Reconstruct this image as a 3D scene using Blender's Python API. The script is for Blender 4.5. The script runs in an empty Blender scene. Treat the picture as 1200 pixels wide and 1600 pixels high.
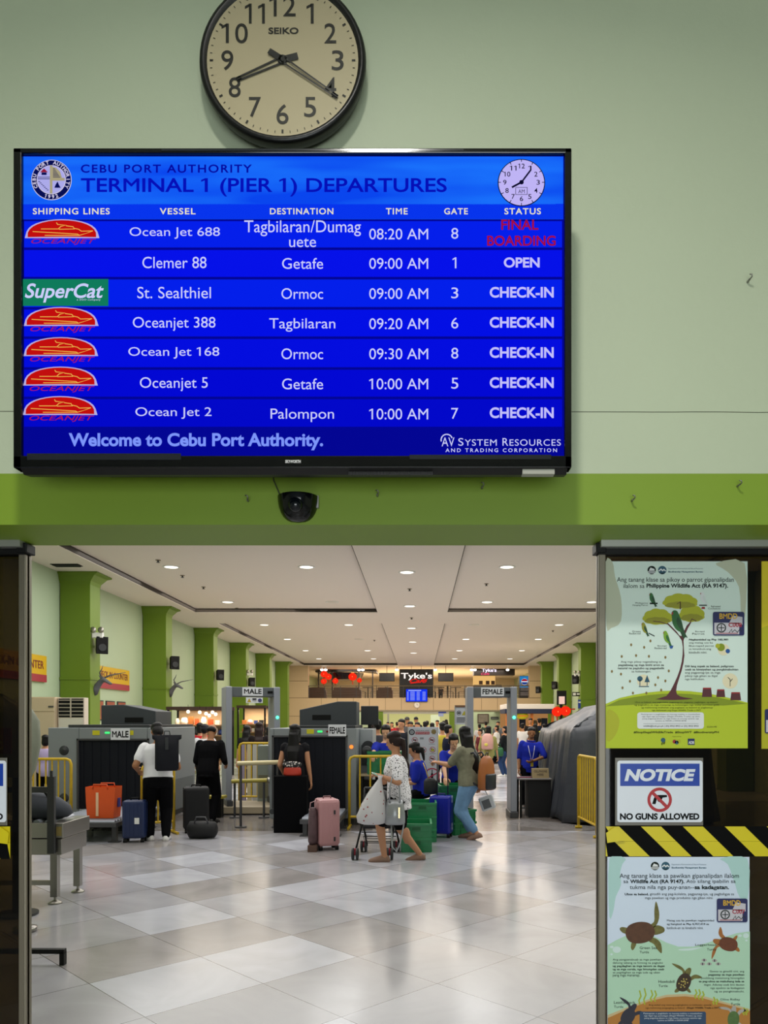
import bpy, bmesh, math, random
from mathutils import Vector, Matrix

# ------------------------------------------------------------------ camera, world, lights, exposure
SC = bpy.context.scene
COL = SC.collection
SC.view_settings.view_transform = 'Standard'
SC.view_settings.look = 'None'
SC.view_settings.exposure = 0.0
SC.view_settings.gamma = 1.0
SC.view_settings.use_curve_mapping = False
try:
    SC.cycles.use_denoising = True
    SC.cycles.max_bounces = 8
    SC.cycles.transparent_max_bounces = 12
    SC.cycles.caustics_reflective = False
    SC.cycles.caustics_refractive = False
except Exception:
    pass

VX, VY, F, CH = 655.0, 1127.0, 1200.0, 1.6      # vanishing point and focal length in photo pixels, eye height in metres
cam = bpy.data.cameras.new('camera')
cam.sensor_width = 36.0
cam.lens = 36.0 * F / 1600.0
cam.shift_x = -(VX - 600.0) / 1600.0
cam.shift_y = (VY - 800.0) / 1600.0
cam.clip_end = 200
camo = bpy.data.objects.new('camera', cam)
camo.location = (0, 0, CH)
camo.rotation_euler = (math.pi / 2, 0, 0)
COL.objects.link(camo)
SC.camera = camo

world = bpy.data.worlds.new('world')
SC.world = world
world.use_nodes = True
world.node_tree.nodes['Background'].inputs[0].default_value = (0.75, 0.9, 1.0, 1)
world.node_tree.nodes['Background'].inputs[1].default_value = 0.12

def area(name, loc, rot, sx, sy, power, col, shape='RECTANGLE', spread=180, parent=None):
    l = bpy.data.lights.new(name, 'AREA')
    l.shape = shape; l.size = sx
    if shape in ('RECTANGLE', 'ELLIPSE'): l.size_y = sy
    l.energy = power; l.color = col; l.spread = math.radians(spread)
    o = bpy.data.objects.new(name, l)
    o.location = loc; o.rotation_euler = rot
    if parent: o.parent = parent
    COL.objects.link(o)
    return o

P_LOBBY_LAMP, P_DAYLIGHT, P_DOWN, P_MEZZ, P_BACK = 60, 165, 116, 1100, 1000
WARM, NEUT = (1.0, 0.85, 0.7), (0.98, 0.97, 0.95)
area('lobby_ceiling_lamp', (-0.2, 0.22, 4.54), (0, 0, 0), 0.28, 0.28, P_LOBBY_LAMP, (1.0, 0.97, 0.9), 'DISK', 140)
area('entrance_daylight', (0.4, -4.6, 1.25), (math.radians(90), 0, 0), 4.0, 2.2, P_DAYLIGHT, (0.9, 0.97, 0.96))
area('upper_floor_lamp_bank', (0, 53, 4.9), (0, 0, 0), 11, 8, P_MEZZ, (1.0, 0.9, 0.76))
area('gallery_underside_lamp_bank', (0, 53, 2.27), (0, 0, 0), 11, 8, P_MEZZ * 0.35, (1.0, 0.92, 0.75))
area('back_room_lamp_bank', (0, 66, 4.3), (0, 0, 0), 12, 7, P_BACK, (1.0, 0.97, 0.78))

# ------------------------------------------------------------------ helpers
def X(px, D): return (px - VX) * D / F
def Z(py, D): return CH + (VY - py) * D / F
def lin(h):
    if isinstance(h, str):
        h = h.lstrip('#'); c = [int(h[i:i + 2], 16) / 255 for i in (0, 2, 4)]
    else: c = h
    return tuple((v / 12.92 if v <= 0.04045 else ((v + 0.055) / 1.055) ** 2.4) for v in c) + (1.0,)

MATS = {}
def mat(name, col='#888888', rough=0.6, metal=0.0, emit=0.0, noise=0.0, nscale=8.0, coat=0.0, bump=0.0, bscale=40.0, spec=0.5):
    if name in MATS: return MATS[name]
    m = bpy.data.materials.new(name); m.use_nodes = True
    nt = m.node_tree; b = nt.nodes['Principled BSDF']; c = lin(col)
    b.inputs['Base Color'].default_value = c
    b.inputs['Roughness'].default_value = rough
    b.inputs['Metallic'].default_value = metal
    b.inputs['Coat Weight'].default_value = coat
    b.inputs['Specular IOR Level'].default_value = spec
    if emit:
        b.inputs['Emission Color'].default_value = c
        b.inputs['Emission Strength'].default_value = emit
    if noise or bump:
        tc = nt.nodes.new('ShaderNodeTexCoord')
    if noise:
        n = nt.nodes.new('ShaderNodeTexNoise'); n.inputs['Scale'].default_value = nscale; n.inputs['Detail'].default_value = 5
        nt.links.new(tc.outputs['Object'], n.inputs['Vector'])
        mx = nt.nodes.new('ShaderNodeMix'); mx.data_type = 'RGBA'
        mx.inputs[6].default_value = tuple(max(0, v * (1 - noise)) for v in c[:3]) + (1,)
        mx.inputs[7].default_value = tuple(min(1, v * (1 + noise)) for v in c[:3]) + (1,)
        nt.links.new(n.outputs['Fac'], mx.inputs[0]); nt.links.new(mx.outputs[2], b.inputs['Base Color'])
    if bump:
        n2 = nt.nodes.new('ShaderNodeTexNoise'); n2.inputs['Scale'].default_value = bscale; n2.inputs['Detail'].default_value = 4
        nt.links.new(tc.outputs['Object'], n2.inputs['Vector'])
        bp = nt.nodes.new('ShaderNodeBump'); bp.inputs['Strength'].default_value = bump; bp.inputs['Distance'].default_value = 0.02
        nt.links.new(n2.outputs['Fac'], bp.inputs['Height']); nt.links.new(bp.outputs['Normal'], b.inputs['Normal'])
    MATS[name] = m
    return m

def emat(name, col, strength=1.0):
    """what gives off light: screens, lamps, lit signs"""
    if name in MATS: return MATS[name]
    m = bpy.data.materials.new(name); m.use_nodes = True
    nt = m.node_tree; nt.nodes.clear()
    e = nt.nodes.new('ShaderNodeEmission'); o = nt.nodes.new('ShaderNodeOutputMaterial')
    e.inputs[0].default_value = lin(col); e.inputs[1].default_value = strength
    nt.links.new(e.outputs[0], o.inputs[0]); MATS[name] = m
    return m

def dots_mat(name, base, dot, scale, thr, rough=0.8):
    if name in MATS: return MATS[name]
    m = mat(name, base, rough); nt = m.node_tree; b = nt.nodes['Principled BSDF']
    tc = nt.nodes.new('ShaderNodeTexCoord'); v = nt.nodes.new('ShaderNodeTexVoronoi'); v.inputs['Scale'].default_value = scale
    nt.links.new(tc.outputs['Object'], v.inputs['Vector'])
    c = nt.nodes.new('ShaderNodeMath'); c.operation = 'LESS_THAN'; c.inputs[1].default_value = thr
    nt.links.new(v.outputs['Distance'], c.inputs[0])
    mx = nt.nodes.new('ShaderNodeMix'); mx.data_type = 'RGBA'
    mx.inputs[6].default_value = lin(base); mx.inputs[7].default_value = lin(dot)
    nt.links.new(c.outputs[0], mx.inputs[0]); nt.links.new(mx.outputs[2], b.inputs['Base Color'])
    return m

def glass_mat(name, tint, refl=0.08):
    m = bpy.data.materials.new(name); m.use_nodes = True
    nt = m.node_tree; nt.nodes.clear()
    t = nt.nodes.new('ShaderNodeBsdfTransparent'); t.inputs[0].default_value = tint
    g = nt.nodes.new('ShaderNodeBsdfGlossy'); g.inputs['Roughness'].default_value = 0.02
    f = nt.nodes.new('ShaderNodeFresnel'); f.inputs[0].default_value = 1.45
    mx = nt.nodes.new('ShaderNodeMixShader'); o = nt.nodes.new('ShaderNodeOutputMaterial')
    nt.links.new(f.outputs[0], mx.inputs[0]); nt.links.new(t.outputs[0], mx.inputs[1]); nt.links.new(g.outputs[0], mx.inputs[2])
    nt.links.new(mx.outputs[0], o.inputs[0]); MATS[name] = m
    return m

_txt = {}
def _glyphs(s, bold, shear, space, res):
    c = bpy.data.curves.new('lettering', 'FONT')
    c.body = s; c.offset = bold; c.shear = shear; c.space_character = space; c.resolution_u = res
    o = bpy.data.objects.new('lettering', c); me = o.to_mesh()
    vs = [(v.co.x, v.co.y) for v in me.vertices]; fs = [tuple(p.vertices) for p in me.polygons]
    o.to_mesh_clear(); bpy.data.objects.remove(o); bpy.data.curves.remove(c)
    return vs, fs
_wd = {}
def _wdt(s, shear, space):
    k = (s, shear, space)
    if k not in _wd: _wd[k] = max(v[0] for v in _glyphs(s, 0, shear, space, 1)[0])
    return _wd[k]
def text_mesh(s, bold=0.0, shear=0.0, space=1.0, res=2):
    k = (s, bold, shear, space, res)
    if k in _txt: return _txt[k]
    if not (('1' in s) or (('M' in s or 'g' in s) and bold > 0)): _txt[k] = _glyphs(s, bold, shear, space, res); return _txt[k]
    vs, fs = [], []                      # letter by letter, with a flag on the figure one and a bold M from two passes
    for i, ch in enumerate(s):
        if ch == ' ': continue
        pen = _wdt(s[:i] + 'I', shear, space) - _wdt('I', shear, space) if i else 0.0
        runs = [(0, bold)] if ch not in 'Mg' else [(-bold * .75, 0), (0, 0), (bold * .75, 0)]
        for dz, (dx, bd) in enumerate(runs):
            g, f = _glyphs(ch, bd, shear, 1, res); o = len(vs); vs += [(x + pen + dx, y, dz * .3) for x, y in g]; fs += [tuple(q + o for q in p) for p in f]
        if ch == '1':
            h = max(v[1] for v in g); x = min(v[0] for v in g) + pen + shear * h * .9; o = len(vs); t = .085 + bold
            vs += [(x + .03, h), (x + .03, h - t), (x - .15, h - t - .09), (x - .15, h - .09)]; fs.append((o + 3, o + 2, o + 1, o))
    _txt[k] = (vs, fs)
    return vs, fs

class MB:
    def __init__(s): s.v = []; s.f = []; s.mi = []; s.sm = []; s.cur = 0; s.M = None
    def add(s, vs, fs, smooth=False):
        o = len(s.v)
        if s.M is not None: vs = [s.M @ Vector(v) for v in vs]
        s.v += [tuple(v) for v in vs]
        for f in fs: s.f.append(tuple(i + o for i in f)); s.mi.append(s.cur); s.sm.append(smooth)
        return s
    def box(s, x0, x1, y0, y1, z0, z1):
        v = [(x0, y0, z0), (x1, y0, z0), (x1, y1, z0), (x0, y1, z0), (x0, y0, z1), (x1, y0, z1), (x1, y1, z1), (x0, y1, z1)]
        return s.add(v, [(0, 3, 2, 1), (4, 5, 6, 7), (0, 1, 5, 4), (1, 2, 6, 5), (2, 3, 7, 6), (3, 0, 4, 7)])
    def cyl(s, p0, p1, r0, r1=None, n=12, caps=True):
        p0 = Vector(p0); p1 = Vector(p1); r1 = r0 if r1 is None else r1
        d = (p1 - p0).normalized(); a = Vector((1, 0, 0)) if abs(d.x) < .9 else Vector((0, 1, 0))
        u = d.cross(a).normalized(); w = d.cross(u)
        v = []
        for p, r in ((p0, r0), (p1, r1)):
            for i in range(n):
                t = 2 * math.pi * i / n; v.append(p + (u * math.cos(t) + w * math.sin(t)) * r)
        f = [(i, (i + 1) % n, n + (i + 1) % n, n + i) for i in range(n)]
        s.add(v, f, True)
        if caps: s.add(v[:n], [tuple(range(n - 1, -1, -1))]); s.add(v[n:], [tuple(range(n))])
        return s
    def loft(s, rings, caps=True, smooth=True, closed=True):
        n = len(rings[0]); v = [p for r in rings for p in r]; f = []
        for j in range(len(rings) - 1):
            for i in range(n if closed else n - 1):
                a = j * n + i; b = j * n + (i + 1) % n; f.append((a, b, b + n, a + n))
        if caps: f.append(tuple(range(n - 1, -1, -1))); f.append(tuple(range(len(v) - n, len(v))))
        return s.add(v, f, smooth)
    def tube(s, pts, r, n=8, closed=False):
        pts = [Vector(p) for p in pts]; rings = []; u = None; m = len(pts)
        for i, p in enumerate(pts):
            if closed: d = (pts[(i + 1) % m] - pts[i - 1]).normalized()
            else: d = (pts[min(i + 1, m - 1)] - pts[max(i - 1, 0)]).normalized()
            if u is None:
                a = Vector((0, 0, 1)) if abs(d.z) < .9 else Vector((1, 0, 0)); u = d.cross(a).normalized()
            else: u = (u - d * u.dot(d)).normalized()
            w = d.cross(u); rr = r[i] if isinstance(r, (list, tuple)) else r
            rings.append([p + (u * math.cos(2 * math.pi * k / n) + w * math.sin(2 * math.pi * k / n)) * rr for k in range(n)])
        if closed: rings.append(rings[0])
        return s.loft(rings, caps=not closed)
    def ell(s, c, r, n=12, M=None):
        c = Vector(c); m = max(4, n // 2 + 1); rings = []
        for j in range(1, m):
            a = math.pi * j / m; ring = []
            for i in range(n):
                t = 2 * math.pi * i / n
                p = Vector((r[0] * math.sin(a) * math.cos(t), r[1] * math.sin(a) * math.sin(t), -r[2] * math.cos(a)))
                ring.append(c + (M @ p if M is not None else p))
            rings.append(ring)
        b = Vector((0, 0, -r[2])); t_ = Vector((0, 0, r[2]))
        if M is not None: b = M @ b; t_ = M @ t_
        v = [p for q in rings for p in q] + [c + b, c + t_]; f = []; k = len(rings)
        for j in range(k - 1):
            for i in range(n):
                a = j * n + i; q = j * n + (i + 1) % n; f.append((a, q, q + n, a + n))
        for i in range(n):
            f.append(((i + 1) % n, i, k * n)); f.append(((k - 1) * n + i, (k - 1) * n + (i + 1) % n, k * n + 1))
        return s.add(v, f, True)
    def capsule(s, a, b, ra, rb, n=10):
        a = Vector(a); b = Vector(b); d = (b - a)
        if d.length < 1e-6: d = Vector((0, 0, 1e-4))
        d.normalize(); q = Vector((1, 0, 0)) if abs(d.x) < .9 else Vector((0, 1, 0))
        u = d.cross(q).normalized(); w = d.cross(u); rings = []
        st = [(a, ra, -.97), (a, ra, -.7), (a, ra, 0), (b, rb, 0), (b, rb, .7), (b, rb, .97)]
        for p, r, t in st:
            k = math.sqrt(max(0, 1 - t * t)) * r
            rings.append([p + d * (t * r) + (u * math.cos(2 * math.pi * i / n) + w * math.sin(2 * math.pi * i / n)) * k for i in range(n)])
        return s.loft(rings)
    def lathe(s, prof, c=(0, 0, 0), n=20, axis='z', caps=True):
        rings = []
        for r, h in prof:
            ring = []
            for i in range(n):
                t = 2 * math.pi * i / n; a, b = r * math.cos(t), r * math.sin(t)
                p = (a, b, h) if axis == 'z' else ((a, h, b) if axis == 'y' else (h, a, b))
                ring.append(Vector(p) + Vector(c))
            rings.append(ring)
        return s.loft(rings, caps=caps)
    def prism(s, poly, y0, y1):
        n = len(poly); v = [(x, y0, z) for x, z in poly] + [(x, y1, z) for x, z in poly]
        f = [tuple(range(n)), tuple(range(2 * n - 1, n - 1, -1))] + [(i, i + n, (i + 1) % n + n, (i + 1) % n) for i in range(n)]
        return s.add(v, f)
    def prismx(s, poly, x0, x1):
        n = len(poly); v = [(x0, y, z) for y, z in poly] + [(x1, y, z) for y, z in poly]
        f = [tuple(range(n)), tuple(range(2 * n - 1, n - 1, -1))] + [(i, i + n, (i + 1) % n + n, (i + 1) % n) for i in range(n)]
        return s.add(v, f)
    def build(s, name, m=None, parent=None, bevel=0.0, loc=None):
        me = bpy.data.meshes.new(name)
        me.from_pydata(s.v, [], s.f)
        ms = m if isinstance(m, (list, tuple)) else [m]
        for q in ms: me.materials.append(q)
        me.polygons.foreach_set('material_index', s.mi); me.polygons.foreach_set('use_smooth', s.sm)
        me.update()
        o = bpy.data.objects.new(name, me); COL.objects.link(o)
        if parent: o.parent = parent
        if loc: o.location = loc
        if bevel:
            b = o.modifiers.new('bevel', 'BEVEL'); b.width = bevel; b.segments = 2; b.limit_method = 'ANGLE'; b.angle_limit = math.radians(50)
        return o

def tag(o, label=None, cat=None, group=None, kind=None):
    if label: o['label'] = label
    if cat: o['category'] = cat
    if group: o['group'] = group
    if kind: o['kind'] = kind
    return o
def thing(name, label, cat, loc=(0, 0, 0), rotz=0.0, group=None):
    o = bpy.data.objects.new(name, None); COL.objects.link(o); o.empty_display_size = .1
    o.location = loc; o.rotation_euler = (0, 0, rotz)
    return tag(o, label, cat, group)
def struct(name, mb, m, bevel=0.0): return tag(mb.build(name, m, None, bevel), kind='structure')
def dup(root, loc=None, rotz=None, label=None, group=None):
    r = root.copy(); COL.objects.link(r)
    if loc is not None: r.location = loc
    if rotz is not None: r.rotation_euler = (0, 0, rotz)
    if label: r['label'] = label
    if group: r['group'] = group
    for ch in list(root.children):
        c = ch.copy(); COL.objects.link(c); c.parent = r
        for g in list(ch.children):
            d = g.copy(); COL.objects.link(d); d.parent = c
    return r

class Sheet:
    """flat printing on a panel: photo pixels of a frontal plane at depth D to metres on the panel (local x, z)"""
    def __init__(s, D, px0, py0, t=0.0005): s.t = t; s.k = D / F; s.px = px0; s.py = py0; s.origin = (X(px0, D), D, Z(py0, D))
    def xy(s, p): return ((p[0] - s.px) * s.k, (s.py - p[1]) * s.k)
    def poly(s, mb, pts, layer=1, t=None):
        y = -(t or s.t) * layer; v = [(s.xy(p)[0], y, s.xy(p)[1]) for p in pts]
        a = sum(v[i][0] * v[(i + 1) % len(v)][2] - v[(i + 1) % len(v)][0] * v[i][2] for i in range(len(v)))
        return mb.add(v, [tuple(range(len(v))) if a > 0 else tuple(range(len(v) - 1, -1, -1))])
    def rect(s, mb, x0, y0, x1, y1, layer=1): return s.poly(mb, [(x0, y1), (x1, y1), (x1, y0), (x0, y0)], layer)
    def rrect(s, mb, x0, y0, x1, y1, r, layer=1):
        p = []
        for cx, cy, a0 in ((x1 - r, y1 - r, 0), (x0 + r, y1 - r, 90), (x0 + r, y0 + r, 180), (x1 - r, y0 + r, 270)):
            for k in range(5): a = math.radians(a0 + 22.5 * k); p.append((cx + r * math.cos(a), cy + r * math.sin(a)))
        return s.poly(mb, p, layer)
    def disc(s, mb, cx, cy, r, layer=1, n=28, ry=None, rot=0.0):
        ry = r if ry is None else ry; c, q = math.cos(rot), math.sin(rot); p = []
        for i in range(n):
            a, b = r * math.cos(2 * math.pi * i / n), ry * math.sin(2 * math.pi * i / n); p.append((cx + a * c - b * q, cy + a * q + b * c))
        return s.poly(mb, p, layer)
    def ring(s, mb, cx, cy, r0, r1, layer=1, n=36):
        y = -s.t * layer; v = []
        for i in range(n):
            t = 2 * math.pi * i / n
            for r in (r1, r0):
                x, z = s.xy((cx + r * math.cos(t), cy - r * math.sin(t))); v.append((x, y, z))
        return mb.add(v, [(2 * i, 2 * ((i + 1) % n), 2 * ((i + 1) % n) + 1, 2 * i + 1) for i in range(n)])
    def line(s, mb, pts, w, layer=1):
        y = -s.t * layer; L_, R_ = [], []; n = len(pts)
        for i, p in enumerate(pts):
            a = pts[max(i - 1, 0)]; b = pts[min(i + 1, n - 1)]
            d0 = (p[0] - a[0], p[1] - a[1]) if i else (b[0] - p[0], b[1] - p[1]); d1 = (b[0] - p[0], b[1] - p[1]) if i < n - 1 else d0
            l0 = math.hypot(*d0) or 1; l1 = math.hypot(*d1) or 1; tx, ty = d0[0] / l0 + d1[0] / l1, d0[1] / l0 + d1[1] / l1; l = math.hypot(tx, ty)
            if l < .3: tx, ty, l = d0[0], d0[1], l0
            nx, ny = -ty / l, tx / l; m = min(1.6, 1 / max(.5, abs(nx * -d0[1] / l0 + ny * d0[0] / l0))) * w / 2
            for q, sg in ((L_, 1), (R_, -1)): x, z = s.xy((p[0] + sg * nx * m, p[1] + sg * ny * m)); q.append((x, y, z))
        return mb.add(L_ + R_, [(i + 1, i, n + i, n + i + 1) for i in range(n - 1)])
    def text(s, mb, t, x0, y0, x1, y1, layer=2, bold=0.0, shear=0.0, space=1.0, res=0):
        res = res or (5 if y1 - y0 > 7 else 2)
        vs, fs = text_mesh(t, bold, shear, space, res)
        ax = min(v[0] for v in vs); bx = max(v[0] for v in vs); ay = min(v[1] for v in vs); by = max(v[1] for v in vs)
        out = []
        for q in vs:
            x, z = s.xy((x0 + (q[0] - ax) / (bx - ax) * (x1 - x0), y1 - (q[1] - ay) / (by - ay) * (y1 - y0))); out.append((x, -s.t * (layer + (q[2] if len(q) > 2 else 0)), z))
        return mb.add(out, fs)
    def arc_text(s, mb, t, cx, cy, r, a0, a1, size, layer=2, bold=0.02, inside=False):
        n = len(t)
        for i, ch in enumerate(t):
            if ch == ' ': continue
            a = math.radians(a0 + (a1 - a0) * (i / max(1, n - 1)))
            vs, fs = text_mesh(ch, bold)
            ax = min(v[0] for v in vs); bx = max(v[0] for v in vs); out = []
            ux, uy = (math.sin(a), math.cos(a)) if not inside else (-math.sin(a), -math.cos(a))      # along the baseline (x right, y up)
            nx, ny = (math.cos(a), math.sin(a)) if not inside else (-math.cos(a), -math.sin(a))
            ux, uy = ny, -nx
            for vx, vy in [w_[:2] for w_ in vs]:
                q = (vx - (ax + bx) / 2) * size; w = (vy - 0.35) * size
                px = cx + r * math.cos(a) + ux * q + nx * w; py = cy - (r * math.sin(a) + uy * q + ny * w)
                x, z = s.xy((px, py)); out.append((x, -s.t * layer, z))
            mb.add(out, fs)
        return mb

def smooth_pts(pts, n=4):
    """Catmull-Rom through a closed outline"""
    out = []; m = len(pts)
    for i in range(m):
        p0, p1, p2, p3 = pts[i - 1], pts[i], pts[(i + 1) % m], pts[(i + 2) % m]
        for k in range(n):
            t = k / n; out.append(tuple(.5 * (2 * p1[j] + (p2[j] - p0[j]) * t + (2 * p0[j] - 5 * p1[j] + 4 * p2[j] - p3[j]) * t * t + (3 * p1[j] - p0[j] - 3 * p2[j] + p3[j]) * t ** 3) for j in (0, 1)))
    return out

# ------------------------------------------------------------------ the setting
W_IN, W_OUT = 2.3, 2.57          # front and back face of the wall with the doorway
XL, XR, HC = -8.2, 7.65, 5.0     # hall side walls and ceiling height
YEND = 47.0                      # front of the gallery

def floor_material():
    m = mat('floor_tile', '#cfcac0', 0.1); nt = m.node_tree; b = nt.nodes['Principled BSDF']; N = nt.nodes.new; L = nt.links.new
    tc = N('ShaderNodeTexCoord'); sx = N('ShaderNodeSeparateXYZ'); L(tc.outputs['Object'], sx.inputs[0])
    def mth(op, a, bb=None):
        n = N('ShaderNodeMath'); n.operation = op
        for i, q in enumerate((a, bb)):
            if q is None: continue
            if isinstance(q, (int, float)): n.inputs[i].default_value = q
            else: L(q, n.inputs[i])
        return n.outputs[0]
    S = 1.062
    u = mth('DIVIDE', mth('SUBTRACT', mth('ADD', sx.outputs[0], sx.outputs[1]), 2.67), S)
    v = mth('DIVIDE', mth('SUBTRACT', mth('SUBTRACT', sx.outputs[1], sx.outputs[0]), 6.70), S)
    fu, fv = mth('FLOOR', u), mth('FLOOR', v); gu, gv = mth('FRACT', u), mth('FRACT', v)
    def edge(g): return mth('LESS_THAN', mth('SUBTRACT', 0.5, mth('ABSOLUTE', mth('SUBTRACT', g, 0.5))), 0.0035)
    gr = mth('MAXIMUM', edge(gu), edge(gv))
    cb = N('ShaderNodeCombineXYZ'); L(fu, cb.inputs[0]); L(fv, cb.inputs[1])
    wn = N('ShaderNodeTexWhiteNoise'); wn.noise_dimensions = '2D'; L(cb.outputs[0], wn.inputs['Vector'])
    rp = N('ShaderNodeValToRGB'); cr = rp.color_ramp; cr.interpolation = 'CONSTANT'
    cols = [(0, '#adabaf'), (.3, '#b4b3b9'), (.58, '#c9cad3'), (.8, '#a6a1a1')]
    cr.elements[0].color = lin(cols[0][1]); cr.elements[1].position = cols[1][0]; cr.elements[1].color = lin(cols[1][1])
    for p, c in cols[2:]: e = cr.elements.new(p); e.color = lin(c)
    L(wn.outputs['Value'], rp.inputs[0])
    ns = N('ShaderNodeTexNoise'); ns.inputs['Scale'].default_value = 1.7; ns.inputs['Detail'].default_value = 7; ns.inputs['Distortion'].default_value = 1.2
    L(tc.outputs['Object'], ns.inputs['Vector'])
    mr = N('ShaderNodeMapRange'); L(ns.outputs['Fac'], mr.inputs[0]); mr.inputs[1].default_value = .3; mr.inputs[2].default_value = .7; mr.inputs[3].default_value = .86; mr.inputs[4].default_value = 1.08
    mul = N('ShaderNodeMix'); mul.data_type = 'RGBA'; mul.blend_type = 'MULTIPLY'; mul.inputs[0].default_value = 1
    L(rp.outputs[0], mul.inputs[6]); L(mr.outputs[0], mul.inputs[7])
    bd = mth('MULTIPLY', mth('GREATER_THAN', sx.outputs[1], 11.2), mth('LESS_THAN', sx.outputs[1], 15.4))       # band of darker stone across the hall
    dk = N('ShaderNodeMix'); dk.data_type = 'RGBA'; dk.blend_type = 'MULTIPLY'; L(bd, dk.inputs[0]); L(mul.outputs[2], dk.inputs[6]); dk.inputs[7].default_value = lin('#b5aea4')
    mx = N('ShaderNodeMix'); mx.data_type = 'RGBA'; L(gr, mx.inputs[0]); L(dk.outputs[2], mx.inputs[6]); mx.inputs[7].default_value = lin('#4a4641')
    L(mx.outputs[2], b.inputs['Base Color'])
    r2 = N('ShaderNodeMapRange'); L(ns.outputs['Fac'], r2.inputs[0]); r2.inputs[3].default_value = .1; r2.inputs[4].default_value = .24
    L(r2.outputs[0], b.inputs['Roughness'])
    b.inputs['Specular IOR Level'].default_value = 0.38
    return m
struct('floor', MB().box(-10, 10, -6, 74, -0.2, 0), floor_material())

M_wall_front = mat('pale_green_wall_paint', '#bcc7ab', 0.55, noise=0.05, nscale=1.3, bump=0.06, bscale=55)
def wall_front_material():
    nt = M_wall_front.node_tree; b = nt.nodes['Principled BSDF']; N = nt.nodes.new; L = nt.links.new
    src = b.inputs['Base Color'].links[0].from_socket
    tc = N('ShaderNodeTexCoord'); sx = N('ShaderNodeSeparateXYZ'); L(tc.outputs['Object'], sx.inputs[0])
    ns = N('ShaderNodeTexNoise'); ns.inputs['Scale'].default_value = 3; L(tc.outputs['Object'], ns.inputs['Vector'])
    a = N('ShaderNodeMath'); a.operation = 'MULTIPLY_ADD'; L(ns.outputs['Fac'], a.inputs[0]); a.inputs[1].default_value = 0.012; L(sx.outputs[2], a.inputs[2])
    d = N('ShaderNodeMath'); d.operation = 'SUBTRACT'; L(a.outputs[0], d.inputs[0]); d.inputs[1].default_value = Z(644, W_IN) + 0.006
    ab = N('ShaderNodeMath'); ab.operation = 'ABSOLUTE'; L(d.outputs[0], ab.inputs[0])
    lt = N('ShaderNodeMath'); lt.operation = 'LESS_THAN'; L(ab.outputs[0], lt.inputs[0]); lt.inputs[1].default_value = 0.0012
    mx = N('ShaderNodeMix'); mx.data_type = 'RGBA'; L(lt.outputs[0], mx.inputs[0]); L(src, mx.inputs[6]); mx.inputs[7].default_value = lin('#4a4f3c')
    L(mx.outputs[2], b.inputs['Base Color'])
wall_front_material()
M_green = mat('apple_green_paint', '#7f9c2a', 0.5, noise=0.06, nscale=2)
M_green_dk = mat('olive_green_column_paint', '#637f14', 0.5, noise=0.05, nscale=1.5)
ZB1, ZB0 = Z(740, W_IN), Z(820, W_IN)
struct('wall_front', MB().box(-10, 10, W_IN, W_OUT, ZB1, 5.2), M_wall_front)
struct('trim_1', MB().box(-10, 10, W_IN, W_OUT, ZB0, ZB1), M_green)      # green lintel band over the doorway
M_hall_wall = mat('hall_wall_paint', '#b0c1a0', 0.6, noise=0.04, nscale=0.8)
struct('wall_front_left', MB().box(-10, -2.9, W_IN, W_OUT, 0, ZB0), M_wall_front)
struct('wall_front_right', MB().box(2.9, 10, W_IN, W_OUT, 0, ZB0), M_wall_front)
struct('wall_left', MB().box(XL - .2, XL, W_OUT, 74, 0, HC + .3), M_hall_wall)
struct('wall_right', MB().box(XR, XR + .2, W_OUT, 74, 0, HC + .3), M_hall_wall)
M_lobby = mat('lobby_plaster', '#c8ccb8', 0.8)
struct('ceiling_lobby', MB().box(-10, 10, -6, W_IN, 4.6, 4.8), M_lobby)
struct('wall_lobby_left', MB().box(-6.2, -6, -6, W_IN, 0, 4.6), M_lobby)
struct('wall_lobby_right', MB().box(6, 6.2, -6, W_IN, 0, 4.6), M_lobby)

# hall ceiling with four sunken trays and dark shadow gaps
M_ceil = mat('ceiling_paint', '#e8ddd3', 0.7)
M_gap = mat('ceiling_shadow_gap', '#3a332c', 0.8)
TRAYS = [(-7.0, -1.3, 9, 24.0), (.88, 6.36, 9, 24.0), (-7.0, -1.3, 26.7, 46.6), (.88, 6.36, 26.7, 46.6)]
def hall_ceiling():
    mb = MB(); xs = sorted({XL, XR} | {t[0] for t in TRAYS} | {t[1] for t in TRAYS}); ys = sorted({W_OUT, 74.0} | {t[2] for t in TRAYS} | {t[3] for t in TRAYS})
    for i in range(len(xs) - 1):
        for j in range(len(ys) - 1):
            cx, cy = (xs[i] + xs[i + 1]) / 2, (ys[j] + ys[j + 1]) / 2
            if any(t[0] < cx < t[1] and t[2] < cy < t[3] for t in TRAYS): continue
            mb.box(xs[i], xs[i + 1], ys[j], ys[j + 1], HC, HC + .25)
    for x0, x1, y0, y1 in TRAYS: mb.box(x0, x1, y0, y1, HC + .12, HC + .25)
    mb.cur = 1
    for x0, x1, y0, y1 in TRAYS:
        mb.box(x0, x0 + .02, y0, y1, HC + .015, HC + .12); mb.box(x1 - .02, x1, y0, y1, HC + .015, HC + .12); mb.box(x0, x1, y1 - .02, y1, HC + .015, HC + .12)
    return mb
struct('ceiling', hall_ceiling(), [M_ceil, M_gap])

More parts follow.
